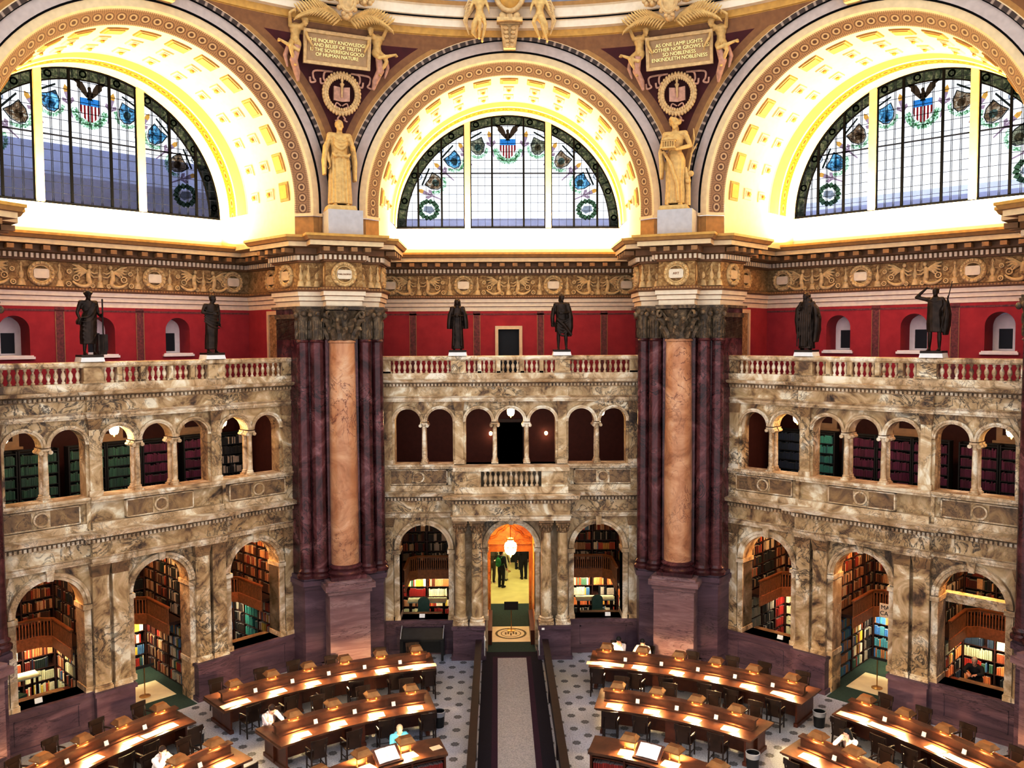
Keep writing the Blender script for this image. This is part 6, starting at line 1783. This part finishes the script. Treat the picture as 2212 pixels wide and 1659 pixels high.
        fuse(MB().merge(r, S_), 'drapery', M['pinkrelief'], .022, 2, t, None, .4)
# keystone consoles and the big cartouche with two figures over the middle arch
def console():
    mb = MB().frustum((-.2, .2, 13.72, 14.1), (-.3, .3, 13.5, 14.1), 20.98, 21.68).box(-.33, .33, 13.45, 14.1, 21.66, 21.74)
    for s in (-1, 1):
        mb.tube([(s * .24, 13.5, 21.62), (s * .2, 13.62, 21.3), (s * .12, 13.7, 21.0)], [.06, .06, .05], 6)
        for i in range(5): mb.ball((s * (.13 - i * .012), 13.48 + i * .05, 21.55 - i * .12), (.1, .05, .08), 6)
    return mb
me = console().data('keystone', M['relief2'], 45)
for k in (-1, 0, 1): trim_me(me, FM(k), 'leaf carved keystone console')
t = thing('crowning_cartouche', 'large gilded cartouche above the middle arch', 'relief', Matrix.Translation((0, 13.4, 22.35)))
c = MB().ball((0, -.15, .28), (.42, .3, .62), 18)
part('shield', c, M['gold'], t, 50)
c = MB().torus((0, -.2, .28), (.46, .64), .09, 30, 8)
for i in (-1, 0, 1): c.ball((i * .22, -.1, -.5), (.14, .12, .16), 8)
c.box(-.42, .42, -.2, .2, -.66, -.55)
part('scroll_frame', c, M['relief2'], t, 50)
for s in (-1, 1):
    Jx = J_(head=(-s * .12, -.1, 1.55), htilt=.2, el=(-.28, -.1, 1.15), wl=(-.3, -.25, 1.0), er=(.28, -.1, 1.15), wr=(.3, -.25, 1.0), kl=(-.1 - s * .12, -.28, .62), kr=(.12 - s * .06, -.2, .56), al=(-.02 + s * .0, -.1, .2), ar=(.16 + s * .08, -.05, .12))
    b = bodymesh(Jx, hands=(.4, .4))
    t = thing('plaster_genius', 'plaster winged youth perched on the ring cornice, %s of the crowning cartouche' % ('left' if s < 0 else 'right'), 'statue', Matrix.Translation((s * .98, 13.3, 20.95)))
    fuse(b, 'body', M['statue'], .022, 2, t, None, .4)
    wg = MB()
    for i in range(6): wg.tube([(s * .1, .12, 1.35), (s * (.35 + .03 * i), .12, 1.4 - .12 * i), (s * (.5 - .03 * i), .1, 1.15 - .16 * i)], [.05, .07, .02], 6)
    part('wing', wg, M['relief2'], t, 50)
    d = MB(); d.tube([(0, -.12, .85), (s * .15, -.15, .6), (s * .2, -.05, .35), (s * .1, 0, .2)], [.14, .12, .09, .03], 8)
    fuse(d, 'drapery', M['statue'], .022, 2, t, None, .4)
# ---------------------------------------------------------------- readers and visitors
def seated(T, label, shirt, trousers, skin, hair, long_hair=False, face_hand=False, bow=.45, stripes=None, lean=0, bald=False):
    J = J_(head=(lean, -.27, 1.17), htilt=bow, hyaw=0, neck=(lean * .8, -.2, 1.03), chest=(lean * .5, -.13, .87), waist=(0, -.03, .68), hip=(0, 0, .57), sl=(-.18 + lean * .7, -.17, .98), sr=(.18 + lean * .7, -.17, .98),
           el=(-.26, -.38, .87), er=(.26, -.38, .87), wl=(-.12, -.54, .86), wr=(.12, -.52, .86), hl=(-.09, -.02, .55), hr=(.09, -.02, .55), kl=(-.12, -.44, .53), kr=(.12, -.44, .53), al=(-.12, -.4, .09), ar=(.12, -.4, .09))
    hd = [(.6, -.6, -.1), (-.6, -.6, -.1)]; pal = [(0, 0, 1), (0, 0, 1)]
    if face_hand:
        J['wr'] = (.09 + lean, -.4, 1.02); J['er'] = (.22, -.46, .87); hd[1] = (-.25, .25, 1); pal[1] = (0, -1, 0)
        if face_hand == 2: J['wl'] = (-.09 + lean, -.4, 1.02); J['el'] = (-.22, -.46, .87); hd[0] = (.25, .25, 1); pal[0] = (0, -1, 0)
    t = thing('person', label, 'person', T)
    fuse(bodymesh(J, hands=(.5, .5), hd=hd, palms=pal), 'body', skin, .011, 2, t, None, .35)
    c = MB(); torso(c, J, 1.1)
    for s_, e, w_ in (('sl', 'el', 'wl'), ('sr', 'er', 'wr')):
        m = V(J[e]).lerp(V(J[w_]), .82); limb(c, J[s_], J[e], .066, .056); limb(c, J[e], m, .056, .042)
    fuse(c, 'shirt', shirt, .014, 3, t)
    c = MB(); c.ball(J['hip'], (.18, .145, .12), 12)
    for h, k, a in (('hl', 'kl', 'al'), ('hr', 'kr', 'ar')): limb(c, J[h], J[k], .1, .075); limb(c, J[k], V(J[a]) + V((0, 0, .05)), .075, .055)
    fuse(c, 'trousers', trousers, .016, 3, t)
    H = MB(); Th = Matrix.Translation(J['head']) @ Matrix.Rotation(bow, 4, 'X')
    H.ball((0, .022, .04), (.088, .1, .1), 14, 0, Th); H.ball((0, .06, -.02), (.075, .06, .09), 10, 0, Th)
    if long_hair:
        for s in (-1, 1): H.tube([(s * .075, .02, .03), (s * .095, .03, -.1), (s * .09, .03, -.26), (s * .08, .0, -.36)], [.035, .045, .045, .02], 8, 0, Th)
        H.tube([(0, .07, .03), (0, .1, -.12), (0, .12, -.3)], [.08, .08, .05], 8, 0, Th)
    fuse(H, 'hair', hair, .012, 2, t)
    return t
def standing(T, label, shirt, trousers, skin, hair, arms='down', pack=None, bald=False):
    J = J_(el=(-.27, .03, 1.13), wl=(-.25, -.08, .9), er=(.27, .03, 1.13), wr=(.25, -.08, .9), al=(-.1, .02, .09), ar=(.1, .02, .09))
    hd = [(.1, -.4, -1), (-.1, -.4, -1)]; pal = [(1, 0, 0), (-1, 0, 0)]
    if arms == 'bent': J['wr'] = (.1, -.28, 1.1); hd[1] = (-.6, -.6, .2); pal[1] = (0, 0, 1)
    t = thing('person', label, 'person', T)
    fuse(bodymesh(J, hd=hd, palms=pal), 'body', skin, .012, 2, t, None, .35)
    c = MB(); torso(c, J, 1.1)
    for s_, e, w_ in (('sl', 'el', 'wl'), ('sr', 'er', 'wr')):
        m = V(J[e]).lerp(V(J[w_]), .85); limb(c, J[s_], J[e], .066, .054); limb(c, J[e], m, .054, .042)
    fuse(c, 'shirt', shirt, .016, 3, t)
    c = MB(); c.ball(J['hip'], (.18, .135, .13), 12)
    for h, k, a in (('hl', 'kl', 'al'), ('hr', 'kr', 'ar')): limb(c, J[h], J[k], .1, .075); limb(c, J[k], J[a], .075, .06)
    fuse(c, 'trousers', trousers, .016, 3, t)
    c = MB()
    for a in ('al', 'ar'):
        p = V(J[a]); c.tube([p + V((0, .05, -.05)), p + V((0, -.07, -.05)), p + V((0, -.17, -.06))], [.045, .05, .035], 8)
    part('shoes', MB().merge(c), M['blackm'], t, 50)
    H = MB(); H.ball((0, .005, 1.645), (.09, .1, .095), 12); H.ball((0, .05, 1.58), (.075, .06, .08), 10)
    fuse(H, 'hair', hair, .012, 2, t)
    if pack is not None:
        b = MB().ball((0, .2, 1.2), (.15, .1, .22), 14); b.ball((0, .26, 1.1), (.11, .07, .1), 10)
        for s in (-1, 1): b.tube([(s * .1, .15, 1.38), (s * .11, .02, 1.46), (s * .12, -.12, 1.36), (s * .14, -.1, 1.15), (s * .12, .12, 1.05)], .022, 6)
        fuse(b, 'backpack', pack, .016, 2, t)
    return t
sh = {n: flat('cloth_' + n, c, .8, var=.08) for n, c in (('white', (.8, .74, .74)), ('blue', (.12, .42, .62)), ('cream', (.85, .75, .65)), ('black', (.012, .011, .013)), ('olive', (.1, .08, .04)), ('pale', (.7, .68, .5)), ('green', (.03, .22, .05)), ('jeans', (.03, .045, .09)), ('darkblue', (.03, .04, .06)), ('pink', (.75, .62, .6)))}
def striped():
    t = NT('striped_shirt'); x = t.n('SeparateXYZ'); t.l(t.n('TexCoord').outputs['Object'], x.inputs[0])
    s = t.math('SINE', t.math('MULTIPLY', x.outputs[0], 75))
    return t.set(t.ramp(s, [(.25, (.5, .42, .45)), (.5, (.85, .74, .68)), (.8, (.9, .85, .82))]), .8)
def P(r, a): return seat_m(r, a, 0, 0)
seated(P(13.8, 15.2), 'reader in a white top bent over the rear desk, dark hair, arm across the face', sh['white'], sh['jeans'], M['skin'], M['hairk'], face_hand=1, bow=.6, lean=.03)
seated(P(13.8, 18.7), 'dark haired reader in a cream shirt behind the second lamp of the right rear desk', sh['cream'], sh['black'], M['skin'], M['hairk'], bow=.5)
seated(P(10.77, -40.0), 'reader in a pale striped shirt bent low over the left inner desk', striped(), sh['jeans'], M['skin2'], M['hairb'], bow=.95, face_hand=1)
seated(P(7.62, -24.6), 'grey blond reader in a light blue shirt behind the left counter', sh['blue'], sh['jeans'], M['skin2'], M['hairg'], bow=.25)
seated(P(10.76, -57.2), 'reader in a white shirt hiding the face in both hands at the far left desk', sh['white'], sh['black'], M['skin2'], M['hairb'], face_hand=2, bow=.25)
seated(P(10.76, 54.0), 'reader with long black hair and white blouse, hands at the mouth, far right desk', sh['white'], sh['black'], M['skin2'], M['hairk'], long_hair=True, face_hand=2, bow=.3)
seated(FM(1) @ Matrix.Translation((2.85, 17.0, .42)), 'dark clothed reader leaning at the sill of the right alcove window', sh['black'], sh['black'], M['skin'], M['hairg'], bow=.3)
standing(Matrix.Translation((-.34, 23.2, .016)) @ RZ(radians(140)), 'visitor in black carrying a green backpack in the hall beyond the entrance', sh['black'], sh['black'], M['skin'], M['hairk'], pack=sh['green'])
standing(Matrix.Translation((-.78, 24.0, .016)) @ RZ(radians(20)), 'visitor in an olive jacket beside the one with the green backpack', sh['olive'], sh['olive'], M['skin2'], M['hairb'], arms='bent')
standing(Matrix.Translation((-.2, 24.3, .016)) @ RZ(radians(160)), 'visitor in pale clothes half hidden behind the green backpack', sh['pale'], sh['pale'], M['skin2'], M['hairk'])
standing(Matrix.Translation((.72, 24.5, .016)) @ RZ(radians(200)), 'visitor in a black coat standing alone at the right side of the hall', sh['black'], sh['black'], M['skin'], M['hairk'])
standing(Matrix.Translation((.5, 26.2, .016)) @ RZ(radians(150)), 'visitor in grey and black farther back in the hall', sh['darkblue'], sh['black'], M['skin'], M['hairb'])
# ---------------------------------------------------------------- dark display desk against the wainscot
t = thing('display_desk', 'dark wooden display desk with a sloping glazed lid against the plum wainscot', 'desk', FM(0) @ Matrix.Translation((-3.18, 14.72, 0)))
mb = MB(); mb.add([(-.76, -.3, .78), (.76, -.3, .78), (.76, .3, 1.0), (-.76, .3, 1.0), (-.76, -.3, .7), (.76, -.3, .7), (.76, .3, .7), (-.76, .3, .7)], [(0, 1, 2, 3), (7, 6, 5, 4), (0, 4, 5, 1), (1, 5, 6, 2), (2, 6, 7, 3), (3, 7, 4, 0)])
part('case', mb, M['blackm'], t)
gm = flat('dark_glass_lid', (.03, .03, .035), .45, spec=.3)
mb = MB(); mb.add([(-.7, -.27, .80), (.7, -.27, .80), (.7, .27, 1.0), (-.7, .27, 1.0), (-.7, -.27, .79), (.7, -.27, .79), (.7, .27, .99), (-.7, .27, .99)], [(0, 1, 2, 3), (7, 6, 5, 4), (0, 4, 5, 1), (1, 5, 6, 2), (2, 6, 7, 3), (3, 7, 4, 0)])
part('glass_lid', mb, gm, t)
for x in (-.72, .72):
    for y in (-.26, .26): part('leg', MB().frustum((x - .04, x + .04, y - .04, y + .04), (x - .05, x + .05, y - .05, y + .05), 0, .7), M['blackm'], t)
for x in (-.75, .75): part('side_bracket', MB().tube([(x, -.28, .8), (x, -.1, .95), (x, .28, 1.08), (x, .28, .98)], .018, 6), M['steel'], t)
part('back_panel', MB().box(-.72, .72, .24, .28, .1, .7), M['blackm'], t)
# ---------------------------------------------------------------- stanchion signs
def stanchion(T, label, h, board=None, base='brass'):
    t = thing('sign_stand', label, 'sign stand', T)
    part('base', MB().lathe([(.17, 0), (.17, .02), (.05, .04), (.02, .06)], n=20), M[base], t, 40)
    part('pole', MB().lathe([(.018, .05), (.018, h)], n=10), M[base], t, 40)
    if board: part('board', MB().box(-board[0], board[0], -.045, -.02, h - board[1], h + .02), M['black'], t)
    return t
stanchion(Matrix.Translation((.02, 17.45, .02)), 'brass stand with a black notice board on the pale landing of the entrance', 1.12, (.27, .3))
stanchion(Matrix.Translation((-.04, 25.8, .016)), 'brass stand at the back of the hall beyond the entrance', 1.15, (.24, .06))
for k, nm in ((-1, 'left'), (1, 'right')):
    stanchion(FM(k) @ Matrix.Translation((-.06 * -k, 16.55, .026)), 'tall brass post on the pale floor inside the middle arch of the %s screen' % nm, 1.0, (.3, .06))
# paper sign hung on the gallery railing
t = thing('paper_sign', 'white paper sign with large letters hung on the gallery railing', 'sign', FM(1) @ Matrix.Translation((-.17, 18.06, 2.13)) @ RZ(0))
part('sheet', MB().box(-.29, .29, -.02, .0, -.24, .24), M['paper'], t)
text('lettering', 'MAIN\nCARD', .2, Matrix.Translation((0, -.022, 0)) @ UP_, 'black', t, .003)
# pale wooden crossbar in the right-hand arch
trim(MB().box(2.2, 4.1, 15.9, 16.15, 3.5, 3.74).box(2.2, 4.1, 15.86, 16.18, 3.7, 3.78), M['siena_lite'], FM(1), label='pale crossbar across the last ground floor arch')
# speaker boxes beside the piers
for i, (k, s, nm) in enumerate(((-1, 1, 'left'), (1, -1, 'right'))):
    t = thing('speaker_box', 'small black loudspeaker box by the capitals of the %s pier' % nm, 'loudspeaker', FM(k) @ Matrix.Translation((s * 4.98, 15.9, 12.62)))
    part('cabinet', MB().box(-.2, .2, -.14, .14, 0, .26), M['blackm'], t)
    part('grille', MB().box(-.17, .17, -.155, -.14, .03, .23), M['black'], t)
    part('bracket', MB().box(-.04, .04, .12, .2, .08, .18), M['blackm'], t)
# reading chairs and small tables in the alcoves
gc = flat('green_leather', (.07, .14, .1), .5)
def alcove_chair(T, label):
    t = thing('green_chair', label, 'chair', T)
    part('seat', MB().box(-.24, .24, -.22, .24, .4, .48), gc, t)
    b = []
    n = 12; pts = [(-.22, .45)] + [(-.22 * cos(pi * i / n), .82 + .2 * sin(pi * i / n)) for i in range(n + 1)] + [(.22, .45)]
    part('backrest', MB().plate([pts], .2, .27), gc, t)
    for x in (-.2, .2):
        for y in (-.18, .2): part('leg', MB().box(x - .02, x + .02, y - .02, y + .02, 0, .4), M['dwood'], t)
def alcove_table(T, label, L=.8):
    t = thing('alcove_table', label, 'table', T)
    part('tabletop', MB().box(-L, L, -.3, .3, .72, .76), flat('pale_green_top', (.45, .5, .38), .5), t)
    for x in (-L + .1, L - .1):
        for y in (-.24, .24): part('leg', MB().box(x - .03, x + .03, y - .03, y + .03, 0, .72), M['dwood'], t)
for k, u, w_, rot, nm, dz in ((0, -3.35, 17.0, 0, 'left arch of the middle screen', .38), (0, 3.42, 17.1, .3, 'right arch of the middle screen', .42), (-1, -3.55, 17.3, .5, 'left arch of the left screen', .42), (1, -2.85, 17.2, -.4, 'left arch of the right screen', .5)):
    dz = .42
    alcove_chair(FM(k) @ Matrix.Translation((u, w_, dz)) @ RZ(rot), 'green leather chair inside the ' + nm)
    alcove_table(FM(k) @ Matrix.Translation((u + (.1 if u < 0 else -.1), w_ + .7, dz)), 'pale topped table inside the ' + nm, .75)
    c = tag(link('sill_card', MB().frustum((-.1, .1, -.03, .03), (-.1, .1, .02, .04), 0, .13).data('sill_card', M['paper']), None, FM(k) @ Matrix.Translation((u + .1, W0 + .2, 1.222))), 'white card on the sill of the ' + nm, 'card')
tag(link('wall_label', MB().frustum((-.05, .05, -.03, .0), (-.05, .05, -.02, 0), 0, .07).data('wall_label', M['paper']), None, FM(0) @ Matrix.Translation((1.1, 14.45, 1.08))), 'tiny white label on the plum pedestal right of the entrance', 'label')
# ---------------------------------------------------------------- sky, lamps, added fill lights, camera
w = bpy.data.worlds.new('sky'); SC.world = w; w.use_nodes = True
bg = w.node_tree.nodes['Background']; bg.inputs[0].default_value = (.95, .965, 1, 1); bg.inputs[1].default_value = 1.0
def area_unused(name, k, u, w_, z, sx, sy, power, col, rot, spread=None):
    L = bpy.data.lights.new(name, 'AREA'); L.shape = 'RECTANGLE'; L.size = sx; L.size_y = sy; L.energy = power; L.color = col
    if spread: L.spread = spread
    o = bpy.data.objects.new(name, L); COL.objects.link(o)
    o.matrix_local = FM(k) @ Matrix.Translation((u, w_, z)) @ rot
    return o
for k in (-1, 0, 1):
    area('cove_light', k, 0, 18.9, 14.85, 8.6, .4, 1250, (1, .8, .46), Matrix.Rotation(pi + .12, 4, 'X'))
for k in (-1, 1): area('gallery_fill_light', k, 0, 16.4, 12.3, 8, .3, 26, (.8, .55, 1), Matrix.Rotation(radians(50), 4, 'X'))  # added violet fill on the red side walls, no fixture there
area('gallery_fill_light', 0, 0, 16.4, 12.3, 8, .3, 16, (1, .8, .75), Matrix.Rotation(radians(50), 4, 'X'))  # weaker added fill for the middle wall
cam = bpy.data.cameras.new('camera'); co = bpy.data.objects.new('camera', cam); COL.objects.link(co)
cam.sensor_width = 36; cam.lens = 36 * 1838.9 / 2212; cam.clip_end = 300; cam.clip_start = .1
yaw, pitch, roll = .0166, -.0545, -.0045
r_ = Vector((cos(yaw), -sin(yaw), 0)); f_ = Vector((sin(yaw) * cos(pitch), cos(yaw) * cos(pitch), sin(pitch))); u_ = r_.cross(f_)
r2 = r_ * cos(roll) + u_ * sin(roll); u2 = u_ * cos(roll) - r_ * sin(roll)
mat = Matrix((r2, u2, -f_)).transposed().to_4x4(); mat.translation = Vector((-.4488, -15.0749, 11.3864))
co.matrix_world = mat
SC.camera = co
SC.view_settings.view_transform = 'Standard'
SC.view_settings.look = 'None'
SC.view_settings.exposure = .62
SC.view_settings.use_curve_mapping = True
_cm = SC.view_settings.curve_mapping
_c = _cm.curves[3]
_c.points.new(.12, .075); _c.points.new(.5, .53); _c.points.new(.8, .88)
_cm.update()
SC.cycles.max_bounces = 4; SC.cycles.diffuse_bounces = 2; SC.cycles.glossy_bounces = 2; SC.cycles.transmission_bounces = 4; SC.cycles.transparent_max_bounces = 12
SC.cycles.caustics_reflective = False; SC.cycles.caustics_refractive = False
SC.cycles.sample_clamp_indirect = 4
SC.cycles.use_adaptive_sampling = True; SC.cycles.adaptive_threshold = .15
# ---------------------------------------------------------------- books: the 300 that show largest are things of their own, the rest one mass
def make_books():
    bpy.context.view_layer.update()
    dg = bpy.context.evaluated_depsgraph_get()
    cp = co.matrix_world.translation
    f = (co.matrix_world.to_3x3() @ Vector((0, 0, -1)))
    scored = []
    for i, (T, (w_, d, h), c, lab) in enumerate(BOOKS):
        p = T @ Vector((0, -.02, h * .6)); v = p - cp; L = v.length; v /= L
        hit, loc, *_ = SC.ray_cast(dg, cp, v, distance=L - .02)
        n = (T.to_3x3() @ Vector((0, -1, 0)))
        q = co.matrix_world.inverted() @ p
        x, y = q.x / -q.z * 1838.9 + 1106, 829.5 - q.y / -q.z * 1838.9
        inside = 0 < x < 2212 and 0 < y < 1659
        s = w_ * h * max(.05, -n.dot(v)) / L ** 2 if (not hit and inside) else 0
        scored.append((s, i))
    scored.sort(reverse=True)
    keep = [i for s, i in scored[:300] if s > 0]; ks = set(keep)
    shared = {}
    for i in keep:
        T, (w_, d, h), c, lab = BOOKS[i]
        key = (c, int(w_ * 100), int(h * 25))
        if key not in shared:
            mb = MB(); ww, hh = int(w_ * 100) / 100, int(h * 25) / 25
            ww = max(.02, ww)
            book_shape(mb, ww, d, hh)
            me = mb.data('book', M['book']); setcol(me, [c] * len(me.polygons), [5] if False else None, c)
            shared[key] = me
        o = link('book', shared[key], None, T); o['label'] = lab; o['category'] = 'book'; o['group'] = lab.replace(' book,', ' books,').replace(' volume,', ' volumes,')
    mb = MB(); cols = []
    for i, (T, (w_, d, h), c, lab) in enumerate(BOOKS):
        if i in ks: continue
        b0 = len(mb.f); mb.box(-w_ / 2, w_ / 2, 0, d, 0, h, 0, T); cols += [c] * (len(mb.f) - b0)
    if cols:
        me = mb.data('books', M['book']); setcol(me, cols)
        o = link('shelved_books', me); tag(o, 'mass of smaller books filling the alcove shelves', 'books', None, 'stuff')
def book_shape(mb, w_, d, h):
    """boards, rounded spine and a paler page block in one closed shape"""
    prof = [(-w_ / 2, .012), (-w_ / 4, 0), (w_ / 4, 0), (w_ / 2, .012), (w_ / 2, d), (-w_ / 2, d)]
    n = len(prof)
    mb.add([(x, y, 0) for x, y in prof] + [(x, y, h) for x, y in prof], [(i, (i + 1) % n, n + (i + 1) % n, n + i) for i in range(n)] + [tuple(reversed(range(n))), tuple(range(n, 2 * n))])
def setcol(me, cols, _=None, c=None):
    a = me.color_attributes.new('col', 'FLOAT_COLOR', 'CORNER')
    buf = []
    for p in me.polygons:
        q = cols[p.index]
        # page tops and a band of gilt on the spine are lighter
        if abs(p.normal.z) > .8: q = tuple(min(1, x * .4 + .3) for x in q)
        for _ in p.loop_indices: buf += [*q, 1]
    a.data.foreach_set('color', buf)
make_books()
